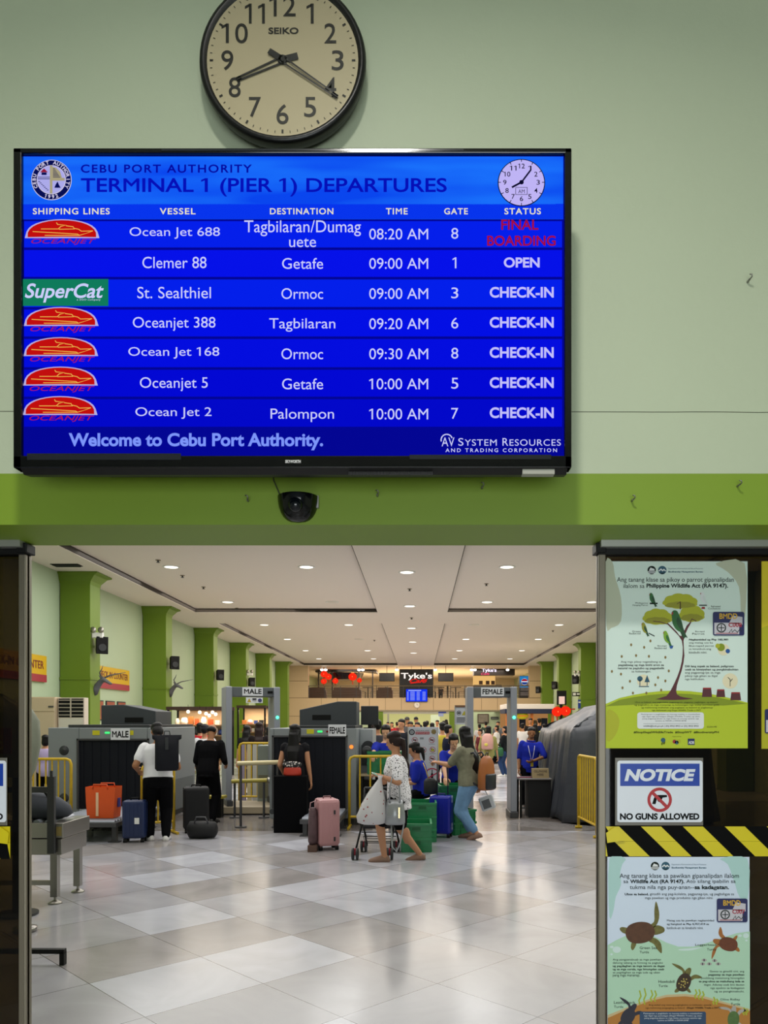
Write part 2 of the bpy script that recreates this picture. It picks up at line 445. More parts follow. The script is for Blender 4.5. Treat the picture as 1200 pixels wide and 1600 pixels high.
def column(x0, x1, y, side):
    mb = MB().box(x0, x1, y, y + .55, 0, HC)
    f = [(0, 4.72), (.02, 4.8), (.12, 4.93), (.2, 4.965), (.2, HC)]        # flared capital
    for (a, z0), (b, z1) in zip(f, f[1:]):
        def ring(o, z): return [(x0 - o, y - o * .5, z), (x1 + o, y - o * .5, z), (x1 + o, y + .55 + o, z), (x0 - o, y + .55 + o, z)]
        mb.loft([ring(a, z0), ring(b, z1)], smooth=False)
    mb.box(x0 - .015, x1 + .015, y - .015, y + .565, 2.55, 2.6)
    return struct('column', mb, M_green_dk)
for k in range(6):
    column(XL + .02, -7.5, 17.5 + 5.25 * k, 1)
    column(7.0, XR - .02, 17.5 + 5.25 * k, -1)

# gallery (upper floor) at the far end, and the lit room behind it
M_beige = mat('beige_cladding_panel', '#cdb48e', 0.45)
M_beige2 = mat('cladding_joint', '#6f5a40', 0.8)
def fascia():
    mb = MB().box(-6.8, 6.74, YEND, YEND + .3, 2.29, 3.02)
    mb.cur = 1
    for k in range(14): x = -6.0 + k * .98; mb.box(x, x + .02, YEND - .004, YEND, 2.29, 3.02)
    return mb
struct('trim_2', fascia(), [M_beige, M_beige2])
struct('floor_gallery', MB().box(XL, XR, YEND + .3, 62, 2.3, 3.02), mat('gallery_slab', '#c9b594', 0.6))
for n, (a, b) in (('wall_gallery_left', (XL, -6.8)), ('wall_gallery_right', (6.74, XR))):
    mb = MB().box(a, b, YEND - .02, YEND + .5, 0, HC); mb.cur = 1
    for z in (1.9, 3.02, 4.05): mb.box(a, b, YEND - .026, YEND - .02, z, z + .025)
    struct(n, mb, [M_beige, M_beige2])
struct('wall_gallery_back', MB().box(XL, XR, 61.8, 62, 3.02, HC), mat('cream_back_wall', '#ddd0b8', 0.7))
M_under = mat('pale_mint_wall', '#c2d2b0', 0.6)
struct('wall_under_left', MB().box(XL, X(590, 56), 56, 56.2, 0, 2.3), M_under)
struct('wall_under_right', MB().box(X(706, 56), XR, 56, 56.2, 0, 2.3), M_under)
struct('wall_back', MB().box(XL, XR, 73.8, 74, 0, HC), mat('yellow_green_back_wall', '#d3d29a', 0.7))
for a, b in ((X(588, 56), X(598.5, 56)), (X(702, 56), X(711, 56))):
    struct('column', MB().box(a, b, 55.6, 56.25, 0, 2.3), M_green_dk)
M_alu = mat('brushed_aluminium', '#a8a49a', 0.35, 0.9)
struct('door_1', MB().box(X(599, 55.9), X(703, 55.9), 55.9, 56.0, 2.14, 2.26).box(X(605, 55.9), X(608, 55.9), 55.9, 56, 0, 2.14), M_alu)

# doorway: tinted glass side panels, their frames and the sliding track
D_G = 2.54
M_glass = glass_mat('brown_tinted_glass', (0.22, 0.175, 0.105, 1))
M_frame = mat('bronze_aluminium_frame', '#837b6c', 0.4, 0.5)
M_black = mat('matte_black', '#0c0c0c', 0.5, spec=.25)
M_track = mat('silver_track', '#a9a9a4', 0.4, 0.6)
def side_glass(name, x_in, x_out):
    a, b = sorted((x_in, x_out)); s = 1 if x_out > x_in else -1
    root = tag(MB().box(a, b, D_G, D_G + .012, 0.03, Z(867, D_G)).build(name, M_glass), kind='structure')
    e0, e1 = sorted((x_in, x_in + s * .024))
    f = MB().box(e0, e1, D_G - .012, D_G + .03, 0, Z(866, D_G)).box(a, b, D_G - .012, D_G + .03, 0, .05)
    f.build('window_frame', M_frame, root, .003)
    MB().box(a, b, D_G - .02, D_G + .02, Z(868, D_G), Z(859, D_G)).build('top_rail', M_black, root)
    e0, e1 = sorted((x_in - s * .012, x_in + s * .022))
    MB().box(e0, e1, D_G - .03, D_G + .03, Z(866, D_G), Z(851, D_G)).build('bracket', M_black, root, .003)
    return root
side_glass('window_1', X(43, D_G), -2.9)
side_glass('window_2', X(934, D_G), 2.9)
struct('trim_3', MB().box(-2.9, X(43, D_G), D_G - .05, D_G + .03, Z(859, D_G), ZB0), M_track)
struct('trim_4', MB().box(X(934, D_G), 2.9, D_G - .05, D_G + .03, Z(859, D_G), ZB0), M_track)

# ------------------------------------------------------------------ things on the front wall
def wall_clock():
    D = 2.245; S = Sheet(D, 442, 97); k = S.k
    r = thing('wall_clock', 'large round black-rimmed analogue clock with cream dial, hung above the departures screen', 'clock', S.origin)
    mb = MB(); mb.lathe([(.0, .05), (.222, .05), (.236, .03), (.244, 0), (.24, -.012), (.228, -.016), (.221, -.004), (.0, -.004)], n=64, axis='y')
    mb.build('case', mat('clock_black_plastic', '#0c0c0d', 0.35), r)
    d = MB(); S.disc(d, 442, 97, 118, 10, 64); d.build('dial', mat('clock_cream_dial', '#cfc09a', 0.5), r)
    ink = mat('clock_ink', '#15130f', 0.5)
    for h in range(12):
        a = math.radians(90 - 30 * h); n = str(h or 12); w = 15 if len(n) == 1 else 33
        if n == '1': w = 9
        if n == '11': w = 25
        cx, cy = 442 + 86 * math.cos(a), 97 - 84 * math.sin(a); t = MB(); S.text(t, n, cx - w * .62, cy - 15.5, cx + w * .62, cy + 15.5, 13, .004); t.build('numeral', ink, r)
    t = MB(); S.text(t, 'SEIKO', 420, 46, 467, 56, 13, .03); t.build('lettering', ink, r)
    t = MB()
    for m in range(60):
        a = math.radians(6 * m); r0, w = (108, 3) if m % 5 == 0 else (110, 1)
        S.line(t, [(442 + r0 * math.cos(a), 97 + r0 * math.sin(a)), (442 + 113.5 * math.cos(a), 97 + 113.5 * math.sin(a))], w, 13)
    t.build('minute_track', ink, r)
    def hand(tip, tail, w, lay, name):
        t = MB(); dx, dy = tip[0] - 442, tip[1] - 97; l = math.hypot(dx, dy); nx, ny = -dy / l, dx / l
        S.line(t, [(442, 97), tail], w * 1.5, lay)
        for s in (-1, 1): S.line(t, [(442 + s * nx * w * .62, 97 + s * ny * w * .62), (tip[0] + s * nx * w * .3, tip[1] + s * ny * w * .3)], w * .42, lay)
        S.line(t, [(442 + dx * .9, 97 + dy * .9), tip], w * .9, lay); S.disc(t, 442, 97, w * 1.1, lay)
        t.build(name, mat('clock_hand_black', '#0d0c0b', .4), r)
    hand((371, 128), (466, 91), 7, 18, 'hour_hand'); hand((528, 156), (421, 84), 6, 22, 'minute_hand')
    t = MB(); S.disc(t, 443, 97, 3.5, 24); t.build('pin', ink, r)
    g = MB(); S.disc(g, 442, 97, 119, 28, 48); g.build('cover_glass', GLASS_CLEAR, r)
GLASS_CLEAR = glass_mat('clear_glass', (0.97, 0.98, 0.97, 1))
wall_clock()

def departures_screen():
    D = 2.12; S = Sheet(D, 26, 733)
    r = thing('departures_screen', 'wide wall-mounted screen with blue ferry departures table, above the doorway', 'screen', S.origin)
    def box(mb, x0, y0, x1, y1, ya, yb): a = S.xy((x0, y1)); b = S.xy((x1, y0)); return mb.box(a[0], b[0], ya, yb, a[1], b[1])
    gloss = mat('glossy_black_bezel', '#08090a', 0.12)
    mb = MB(); box(mb, 24, 236, 37, 733, -.012, .03); box(mb, 881, 236, 892, 733, -.012, .03); box(mb, 24, 236, 892, 244, -.012, .03); box(mb, 24, 714, 892, 733, -.012, .03)
    mb.build('bezel', gloss, r, .003)
    mb = MB(); box(mb, 30, 242, 887, 716, .004, .045); box(mb, 150, 330, 760, 728, .045, .1)
    a = S.xy((34, 742)); b = S.xy((886, 733))
    mb.prismx([(-.008, b[1]), (.05, b[1]), (.05, b[1] - .006), (.012, b[1] - .012)], a[0], b[0]); mb.build('back_housing', mat('black_plastic', '#0b0b0c', .5), r)
    mb = MB(); box(mb, 330, 400, 560, 640, .1, W_IN - D - .001); mb.build('wall_bracket', M_black, r)
    base = MB(); S.rect(base, 36, 243, 882, 715, 1); base.build('display', emat('screen_navy', '#04079a', .9), r)
    hd = bpy.data.materials.new('screen_header_blue'); hd.use_nodes = True; nt = hd.node_tree; nt.nodes.clear(); N = nt.nodes.new
    e = N('ShaderNodeEmission'); o = N('ShaderNodeOutputMaterial'); tc = N('ShaderNodeTexCoord'); ns = N('ShaderNodeTexNoise'); ns.inputs['Scale'].default_value = 2.5
    mp = N('ShaderNodeMapping'); mp.inputs['Scale'].default_value = (.8, 1, 5); rp = N('ShaderNodeValToRGB')
    rp.color_ramp.elements[0].position = .35; rp.color_ramp.elements[0].color = lin('#0a46ee'); rp.color_ramp.elements[1].position = .7; rp.color_ramp.elements[1].color = lin('#1c78ff')
    nt.links.new(tc.outputs['Object'], mp.inputs[0]); nt.links.new(mp.outputs[0], ns.inputs[0]); nt.links.new(ns.outputs[0], rp.inputs[0]); nt.links.new(rp.outputs[0], e.inputs[0]); nt.links.new(e.outputs[0], o.inputs[0])
    mb = MB(); S.rect(mb, 37, 245, 880, 343, 2); S.rect(mb, 37, 319, 868, 320, 3); mb.build('header_band', hd, r)
    mb = MB(); S.rect(mb, 37, 319, 880, 343, 3); mb.build('column_title_band', emat('screen_title_blue', '#0836f2', .95), r)
    ys = [343, 388, 434, 481, 527, 575, 621, 668]
    for i in range(7):
        mb = MB(); S.rect(mb, 38, ys[i] + 3, 878, ys[i + 1] - 1, 2)
        mb.build('table_row', emat('screen_row_blue_%d' % i, ['#0520f0', '#0612ee', '#0420f0', '#0310ea', '#040ee4', '#0309d8', '#0309ce'][i], .95), r)
    wht = emat('screen_text_white', '#cfd2ff', .95); yel = emat('screen_text_cream', '#e9e6c8', .95)
    for s, x0, x1 in (('SHIPPING LINES', 52, 172), ('VESSEL', 250, 306), ('DESTINATION', 422, 521), ('TIME', 603, 637), ('GATE', 694, 731), ('STATUS', 788, 845)):
        t = MB(); S.text(t, s, x0, 326, x1, 336, 5, .018, 0, 1.15); t.build('column_lettering', yel, r)
    t = MB()
    rows = [('Ocean Jet 688', 203, 344, '08:20 AM', '8', 365), ('Clemer 88', 223, 323, '09:00 AM', '1', 411), ('St. Sealthiel', 215, 330, '09:00 AM', '3', 458), ('Oceanjet 388', 208, 337, '09:20 AM', '6', 505),
            ('Ocean Jet 168', 201, 343, '09:30 AM', '8', 552), ('Oceanjet 5', 219, 325, '10:00 AM', '5', 599), ('Ocean Jet 2', 212, 331, '10:00 AM', '7', 646)]
    dest = [[('Tagbilaran/Dumag', 382, 564, 345, 370), ('uete', 452, 494, 373, 387)], [('Getafe', 441, 505, 404, 421)], [('Ormoc', 440, 505, 451, 468)], [('Tagbilaran', 421, 524, 498, 519)], [('Ormoc', 440, 505, 545, 562)], [('Getafe', 441, 505, 592, 609)], [('Palompon', 423, 522, 639, 660)]]
    stat = emat('screen_text_lilac', '#c6c3ff', .95)
    for i, (s, x0, x1, tm, g, y) in enumerate(rows):
        for q in ((s, x0, y - 9, x1, y + (13 if 'jet' in s else 9)), (tm, 577, y - 7, 669, y + 10), (g, 705 if g != '1' else 707, y - 8, 716 if g != '1' else 713, y + 9)):
            t = MB(); S.text(t, *q, 5); t.build('cell_lettering', wht, r)
        t = MB()
        for d, a0, a1, b0, b1 in dest[i]: S.text(t, d, a0, b0, a1, b1, 5)
        t.build('cell_lettering', wht, r)
        if i:
            t = MB(); y = (0, 403, 449, 496, 543, 590, 637)[i]
            if i == 1: S.text(t, 'OPEN', 787, 403, 843, 419, 5, .03)
            else: S.text(t, 'CHECK-IN', 765, y, 865, y + 17, 5, .03)
            t.build('status_lettering', stat, r)
    t = MB(); S.text(t, 'FINAL', 783, 344, 841, 360, 5, .02); S.text(t, 'BOARDING', 761, 369, 868, 385, 5, .02); t.build('status_lettering', emat('screen_text_red', '#a81046', .9), r)
    t = MB(); S.text(t, 'CEBU PORT AUTHORITY', 127, 258, 394, 271, 5, .02, 0, 1.2); t.build('authority_lettering', emat('screen_dark_blue', '#0709a8', .9), r)
    t = MB(); S.text(t, 'TERMINAL 1 (PIER 1) DEPARTURES', 127, 279, 698, 308, 5, .016); t.build('title_lettering', emat('screen_mid_blue', '#0710c0', .9), r)
    t = MB(); S.text(t, 'Welcome to Cebu Port Authority.', 108, 677, 505, 704, 5, .03); t.build('welcome_lettering', emat('screen_text_periwinkle', '#7f98ff', .95), r)
    t = MB(); S.text(t, 'AV', 690, 684, 710, 698, 5); S.text(t, 'S', 716, 685, 724, 697, 5); S.text(t, 'YSTEM', 726, 687, 776, 697, 5, 0, 0, 1.1); S.text(t, 'R', 785, 685, 794, 697, 5); S.text(t, 'ESOURCES', 796, 687, 876, 697, 5, 0, 0, 1.1)
    S.text(t, 'AND TRADING CORPORATION', 696, 701, 870, 707, 5, .01, 0, 1.4)
    for i in range(7): a = math.radians(20 + 25 * i); S.line(t, [(698 + 9 * math.cos(a), 688 - 9 * math.sin(a)), (698 + 9 * math.cos(a + .43), 688 - 9 * math.sin(a + .43))], 1.8, 5)
    t.build('credit_lettering', wht, r)
    # port seal
    m = [emat('seal_white', '#d8d2f0', .9), emat('seal_navy', '#08105c', .8), emat('seal_gold', '#b5ac86', .85), emat('seal_red', '#9a1a3a', .9), emat('seal_lilac', '#b4b2f4', .9)]
    t = MB(); cx, cy = 81, 282; S.disc(t, cx, cy, 31.5, 4, 40); t.cur = 1; S.disc(t, cx, cy, 30.5, 5, 40); t.cur = 0; S.disc(t, cx, cy, 22.8, 6, 40); t.cur = 4; S.disc(t, cx, cy, 21.8, 7, 40)
    t.cur = 2; S.rect(t, cx - 2, cy - 22, cx + 2, cy + 22, 8); S.rect(t, cx, cy - 2.5, cx + 21, cy + 2, 8); S.poly(t, [(cx + 2, cy - 2), (cx + 17, cy - 2), (cx + 14, cy - 12), (cx + 8, cy - 18), (cx + 2, cy - 20)], 8)
    t.cur = 1
    for i in range(7): S.rect(t, cx + 3, cy - 17 + 2.2 * i, cx + 6 + 1.4 * i, cy - 16 + 2.2 * i, 9); S.rect(t, cx - 20 + i * 2.2, cy + 3 + 2.2 * i, cx - 17 + i * 2.2, cy + 4 + 2.2 * i, 9)
    S.rect(t, cx - 21, cy - 4, cx - 2, cy - 3, 8); S.rect(t, cx - 21, cy - 1.5, cx - 2, cy - .5, 8); S.rect(t, cx - 15, cy - 11, cx - 7, cy - 7, 8); S.poly(t, [(cx + 5, cy + 13), (cx + 15, cy + 13), (cx + 12, cy + 8), (cx + 10, cy + 3), (cx + 7, cy + 8)], 8)
    t.cur = 3; S.poly(t, [(cx - 17, cy - 11), (cx - 5, cy - 11), (cx - 11, cy - 17)], 9)
    t.cur = 0; S.arc_text(t, 'CEBU PORT AUTHORITY', cx, cy, 26.6, 205, -25, 7.6, 8, .03); S.arc_text(t, '1992', cx, cy, 26.8, 251, 289, 8, 8, .03, True)
    t.build('seal', m, r)
    # on-screen clock
    t = MB(); cx, cy = 814.5, 286.5; S.disc(t, cx, cy, 37, 5, 48); t.cur = 1; S.disc(t, cx, cy, 35.6, 6, 48); t.cur = 0
    for h in range(12):
        a = math.radians(90 - 30 * h); n = str(h or 12); w = 2.6 * len(n); x, y = cx + 26 * math.cos(a), cy - 25.5 * math.sin(a)
        S.text(t, n, x - w, y - 3.8, x + w, y + 3.8, 8, .01); S.line(t, [(cx + 32 * math.cos(a), cy - 32 * math.sin(a)), (cx + 36 * math.cos(a), cy - 36 * math.sin(a))], 1.2, 8)
    S.text(t, 'AM', cx - 5, cy + 11, cx + 5, cy + 17, 8); S.line(t, [(cx - 9, cy + 8), (cx + 9, cy + 8), (cx + 9, cy + 19), (cx - 9, cy + 19), (cx - 9, cy + 8)], .8, 8)
    S.line(t, [(cx, cy), (cx + 14, cy - 18.5)], 2.6, 9); S.line(t, [(cx, cy), (cx - 15, cy + 8)], 3, 9); S.disc(t, cx, cy, 3.5, 9)
    t.build('digital_clock', [emat('screen_ink', '#0a0a2c', .9), emat('screen_lilac', '#c3b8fa', .95)], r)
    # shipping line logos
    def jet(y):
        g = MB(); a = [(40 + 56.5 * (1 - math.cos(math.pi * i / 16)), 372 - 27.5 * math.sin(math.pi * i / 16) ** .75) for i in range(17)]
        dy = y - 362; dx = 1 - (y - 362) * .011
        P = lambda l: [(x + dx, yy + dy) for x, yy in l]
        S.poly(g, P([(38.5, 373)] + [(x, yy - 1) for x, yy in a[1:-1]] + [(155, 373)]), 5); g.cur = 1; S.poly(g, P([(43, 371.6), (60, 371.3), (97, 371), (135, 371.3), (150, 371.6)] + [(97 + (x - 97) * .96, yy + .6) for x, yy in a[::-1][1:-1]]), 6)
        g.cur = 2
        for l in ([(64, 359), (91, 359), (95, 355), (103, 353), (90, 352), (88, 349)], [(103, 354), (114, 355.5), (116, 359), (92, 359.5)], [(116, 358), (123, 359.5), (127, 362.5), (145, 362), (124, 369), (121, 367), (51, 363)], [(70, 369), (124, 369)]): S.line(g, P(l), 1.2, 7)
        g.cur = 3; S.text(g, 'OCEANJET', 49 + dx, 374.5 + dy, 150 + dx, 384 + dy, 8, .0, .3)
        g.build('ferry_logo', [emat('logo_lilac', '#c0b6e8', .9), emat('logo_red', '#d01010', .85), emat('logo_gold', '#f0b850', .95), emat('logo_crimson', '#b01850', .9)], r)
    for y in (362, 499, 546, 592, 638): jet(y)
    g = MB(); S.rect(g, 33, 437, 170, 479, 6); g.cur = 1; S.text(g, 'SuperCat', 40, 444, 163, 474, 8, .018, .25); S.text(g, 'a 2GO company', 121, 468, 158, 471.5, 8)
    g.build('ferry_logo', [emat('logo_green', '#118060', .9), wht], r)
    t = MB(); y = -.0125
    tk = MB(); S.text(tk, 'SKYWORTH', 447, 721, 471, 726, 26, .04); tk.build('maker_lettering', mat('silver_print', '#cfcfcf', .4), r)
    for q in ((46, 711, 285, 721), (640, 713, 860, 720), (255, 238, 724, 241)): t = MB(); S.rect(t, *q, 26); t.build('clear_tape', mat('clear_tape_strip', '#23262c', .15), r)
    t = MB(); a = S.xy((816, 741)); b = S.xy((866, 734)); t.box(a[0], b[0], -.006, .02, a[1] - .001, b[1]); t.build('stick_on_tag', mat('tag_paper', '#a7a79c', .6), r)
    t = MB()
    for i in range(60): x = S.xy((545 + i * 2.2, 0))[0]; t.box(x, x + .0016, -.003, .01, S.xy((0, 742))[1] - .0012, S.xy((0, 737))[1])
    t.build('vent_slots', mat('vent_grey', '#26282a', .5), r)
departures_screen()

def dome_camera():
    S = Sheet(W_IN, 466, 777); k = S.k
    r = thing('dome_camera', 'black half-dome security camera on the green band under the screen', 'camera', S.origin)
    mb = MB(); rings = []
    for j in range(8):
        t = j / 7 * math.pi / 2; rr = math.cos(t) ** .7; z = -40 * k * math.sin(t)
        rings.append([Vector((32 * k * max(.02, rr) * math.cos(math.pi * i / 14), -.06 * max(.02, rr) * math.sin(math.pi * i / 14), z)) for i in range(15)])
    mb.loft(rings, caps=False, closed=False); top = rings[0]; mb.add(top, [tuple(range(len(top)))]); mb.box(-32 * k, 32 * k, -.004, 0, -2 * k, 1.5 * k)
    mb.build('dome_housing', mat('camera_gloss_black', '#07090a', .08), r)
    mb = MB(); mb.ell((0, -.05, -.036), (.022, .02, .022), 14); mb.build('lens_bulge', mat('camera_lens', '#0a1016', .05), r)
    mb = MB().box(29 * k, 32.5 * k, -.012, 0, -18 * k, 1 * k); mb.build('silver_corner', M_track, r)
    mb = MB().tube([(-40 * k * .98, -.012, 40 * k), (-37 * k, -.01, 24 * k), (-31 * k, -.006, 10 * k), (-27 * k, -.01, 0)], .0022, 6); mb.build('cable', mat('grey_cable', '#3b4426', .6), r)
dome_camera()

hook = None
for px, py, lb in ((590, 775, 'tiny screw hook on the dark green band right of the dome camera'), (388, 783, 'tiny screw hook on the green band left of the dome camera'), (753, 763, 'tiny screw hook on the green band under the right half of the screen'),
                   (987, 783, 'screw hook on the lit green band right of the screen, the lower of two'), (1152, 760, 'screw hook on the lit green band near the right picture edge'), (1168, 441, 'black screw hook alone on the pale wall right of the screen')):
    loc = (X(px, W_IN), W_IN, Z(py, W_IN))
    if hook is None:
        hook = thing('screw_hook', lb, 'hook', loc, 0, 'screw hooks in the front wall')
        MB().cyl((0, 0, 0), (0, -.016, 0), .0035, .0028, 8).build('shank', mat('zinc', '#8d8d86', .4, .8), hook)
        MB().tube([(0, -.016, 0), (.004, -.022, .004), (.002, -.026, .009), (-.004, -.024, .01)], .002, 6).build('bend', MATS['zinc'], hook)
    else: dup(hook, loc, None, lb)

# ------------------------------------------------------------------ posters and signs on the glass
D_P = D_G - .002
def paper(S, x0, y0, x1, y1, m, r, name='sheet'):
    a = S.xy((x0, y1)); b = S.xy((x1, y0)); return MB().box(a[0], b[0], 0, .0015, a[1], b[1]).build(name, m, r)
INK = mat('print_dark', '#1c2622', .7, spec=.15); INK2 = mat('print_teal', '#2c5a70', .6)
P_YEL = mat('print_olive_yellow', '#b4b828', .6); P_WHT = mat('print_white', '#e4e8ea', .6)
def id_card(x0, y0, x1, y1, code, label, S0):
    S = Sheet(D_P - .0024, x0, y1, .00014); r = thing('permit_sticker', label, 'sticker', S.origin, 0, 'permit stickers on the wildlife posters')
    g = MB(); S.rrect(g, x0, y0, x1, y1, 3, 2); g.cur = 1; S.rect(g, x0 + 2, y0 + 17, x1 - 8, y1 - 2, 3); S.poly(g, [(x1 - 18, y0 + 6), (x1 - 3, y0 + 8), (x1 - 3, y0 + 20), (x1 - 24, y0 + 18)], 3); g.cur = 2; S.text(g, 'BMDD', x0 + 10, y0 + 2.5, x1 - 11, y0 + 11, 4, .02)
    g.cur = 3; S.disc(g, x0 + 13, y0 + 25, 7.5, 4); g.cur = 1; S.disc(g, x0 + 13, y0 + 25, 5.6, 5); g.cur = 3; S.line(g, [(x0 + 8, y0 + 25), (x0 + 18, y0 + 25)], 1.4, 6); S.line(g, [(x0 + 13, y0 + 20), (x0 + 13, y0 + 30)], 1.4, 6)
    g.cur = 4; S.text(g, code, x0 + 24, y0 + 17, x1 - 4, y0 + 24, 4, .03); S.rect(g, x0 + 5, y1 - 4, x1 - 10, y1 - 3, 4)
    g.cur = 3; S.line(g, [(x0 + 25, y0 + 33), (x0 + 29, y0 + 27), (x0 + 30, y0 + 32), (x0 + 34, y0 + 28), (x0 + 38, y0 + 32), (x0 + 42, y0 + 27), (x0 + 45, y0 + 31)], 1.1, 5)
    g.build('card', [mat('card_navy', '#24285c', .4), mat('card_lilac', '#c9c6cf', .5), mat('card_gold', '#e0b020', .5), mat('card_ink', '#1d2a28', .5), mat('card_red', '#a52036', .5)], r)
def dept_logos(S, g, x, y, ink, blu):
    g.cur = ink; S.disc(g, x, y, 6.6, 4); g.cur = 1; S.poly(g, [(x - 4.5, y + 1), (x - 2, y - 4), (x + 4, y - 2), (x + 5, y + 1)], 5); S.rect(g, x - 6, y + 2, x + 6, y + 3.2, 5); S.rect(g, x - 5, y + 4, x + 5, y + 5, 5)
    g.cur = blu; S.disc(g, x + 16.5, y, 6.6, 4); g.cur = 1; S.line(g, [(x + 11, y + 1.5), (x + 14.5, y - 1.5), (x + 17, y + 1), (x + 19, y - 1), (x + 22, y + 1.5)], 1.8, 5); g.cur = ink; S.poly(g, [(x + 11, y + 3), (x + 16.5, y + 4.5), (x + 22, y + 3), (x + 16.5, y + 6.4)], 5)
    g.cur = blu; S.text(g, 'Department of Environment and Natural Resources', x + 26, y - 3.5, x + 80, y - .8, 4); S.text(g, 'Biodiversity Management Bureau', x + 26, y + 1.2, x + 80, y + 4.6, 4, .03)

def parrot_poster():
    S = Sheet(D_P, 944, 1169, .00014); q = lambda x, y: (920 + x / 4.2857, 840 + y / 4.2857); Q = lambda l: [q(*p) for p in l]
    r = thing('wildlife_poster', 'mint wildlife poster with green parrots and a tall tree, top of the right glass', 'poster', S.origin)
    paper(S, 944, 877, 1168, 1169, mat('poster_mint_paper', '#dcefe6', .45), r)
    ms = [mat('print_grey_green', '#c2c8b0', .6), mat('print_pale', '#d9e6e2', .6), mat('print_hill_green', '#b9cb26', .6), mat('print_hill_olive', '#86981a', .6), P_YEL, mat('print_leaf_olive', '#97962a', .6), mat('print_bark', '#5a2a30', .6),
          mat('print_parrot_green', '#2f6b38', .6), mat('print_parrot_dark', '#234c2e', .6), mat('print_lime', '#7fae2e', .6), P_WHT, INK, INK2, mat('print_red', '#a02c30', .6), mat('print_seed', '#8a7440', .6), mat('print_blue', '#2458a0', .6), mat('print_cream', '#ece3c0', .6)]
    g = MB(); S.poly(g, smooth_pts(Q([(112, 168), (160, 168), (175, 260), (215, 400), (215, 560), (150, 605), (118, 590)]), 3), 1); S.poly(g, smooth_pts(Q([(850, 172), (1044, 172), (1046, 520), (1020, 520), (1005, 330), (930, 230)]), 3), 1)
    g.cur = 2; S.poly(g, Q([(108, 1116)] + [(110 + 95 * i, 1116 - 92 * math.sin(math.pi * (i * .09 + .06)) ** 1) for i in range(1, 11)] + [(1064, 1102), (1064, 1411), (110, 1411)]), 2)
    g.cur = 3; S.poly(g, Q([(112, 1130)] + [(110 + 95 * i, 1122 - 78 * math.sin(math.pi * (i * .09 + .06))) for i in range(1, 11)] + [(1064, 1112), (900, 1125), (500, 1108)]), 3)
    g.cur = 4; S.poly(g, smooth_pts(Q([(120, 1165), (175, 1170), (205, 1230), (180, 1320), (120, 1360)]), 3), 3)
    # tree
    g.cur = 6; S.poly(g, smooth_pts(Q([(445, 1082), (520, 1060), (570, 980), (610, 880), (628, 780), (622, 690), (575, 630), (520, 575), (528, 570), (590, 632), (618, 660), (655, 590), (690, 560), (662, 610), (634, 690), (640, 790), (622, 890), (590, 990), (590, 1050), (640, 1070), (700, 1080), (570, 1088)]), 2), 4); S.line(g, Q([(612, 480), (612, 430)]), 1.4, 6)
    for n_, (c, sx, sy) in enumerate((((612, 440), 112, 68), ((460, 545), 95, 72), ((690, 525), 82, 75))):
        p = [(c[0] + sx * math.cos(a) * (1 + .07 * abs(math.sin(4.5 * a))), c[1] - sy * (.9 * math.sin(a) if math.sin(a) > 0 else .5 * math.sin(a)) * (1 + .1 * abs(math.sin(4.5 * a)))) for a in [2 * math.pi * i / 54 for i in range(54)]]
        g.cur = 4; S.poly(g, Q(p), 5 + n_ * .2); g.cur = 5; S.poly(g, Q([(c[0] + (x - c[0]) * .86, c[1] + 16 + (y - c[1]) * .42) for x, y in p]), 6 + n_ * .2)
    g.cur = 6; S.line(g, Q([(610, 480), (612, 430), (590, 445)]), 1, 7); S.line(g, Q([(660, 600), (690, 545), (720, 560)]), 1.2, 7); S.line(g, Q([(430, 560), (480, 565), (525, 580)]), 1.2, 7)
    def bird(x, y, s, body, wing, flip=1, beak=13):
        P = lambda l: Q([(x + flip * a * s, y + b * s) for a, b in l])
        g.cur = wing; S.poly(g, P([(18, 30), (34, 40), (66, 96), (52, 92), (40, 104), (30, 84), (14, 50)]), 7.6)
        g.cur = body; S.poly(g, smooth_pts(P([(-36, -62), (-24, -78), (-4, -76), (8, -58), (22, -26), (34, 14), (36, 46), (18, 58), (-10, 40), (-30, 4), (-34, -30)]), 3), 8)
        g.cur = wing; S.poly(g, smooth_pts(P([(2, -36), (20, -14), (34, 22), (48, 66), (26, 48), (4, 22), (-6, -10)]), 3), 9)
        g.cur = beak; S.poly(g, P([(-36, -66), (-26, -68), (-28, -52), (-38, -50)]), 9)
    bird(592, 570, 1.05, 7, 8, -1 if False else 1); bird(424, 412, .52, 7, 8); bird(372, 610, .52, 5, 8); bird(520, 672, .6, 9, 7); bird(766, 408, .55, 10, 1)
    g.cur = 11; S.rect(g, *q(408, 436), *q(460, 446), 8); S.rect(g, *q(738, 450), *q(790, 457), 8); S.line(g, Q([(400, 640), (440, 660)]), 1.4, 8); g.cur = 13; S.poly(g, Q([(752, 478), (757, 464), (775, 464), (778, 478)]), 8); g.cur = 15; S.poly(g, Q([(538, 728), (566, 722), (560, 742), (545, 744)]), 8)
    g.cur = 14
    for x, y in ((412, 692), (283, 718), (370, 735), (220, 796), (316, 790), (402, 795), (512, 802), (154, 896), (215, 914), (535, 893), (463, 937), (512, 960), (275, 962), (445, 986), (225, 1006), (295, 1041), (385, 1041), (484, 1021)): S.disc(g, *q(x, y), 1.7, 8, 8, 2.3)
    # stumps
    for x, y, w, h in ((791, 1036, 34, 62), (883, 1042, 30, 52), (983, 1062, 36, 54)):
        g.cur = 6; S.poly(g, Q([(x - w, y + h / 2), (x - w * .8, y - h / 2), (x + w * .8, y - h / 2), (x + w, y + h / 2)]), 6); g.cur = 13; S.rect(g, *q(x - w * .8, y - h / 2), *q(x + w * .8, y - h / 2 + 9), 7)
    # little vignettes
    g.cur = 16; S.disc(g, *q(366, 960), 10, 4); S.disc(g, *q(946, 960), 12, 4); g.cur = 12
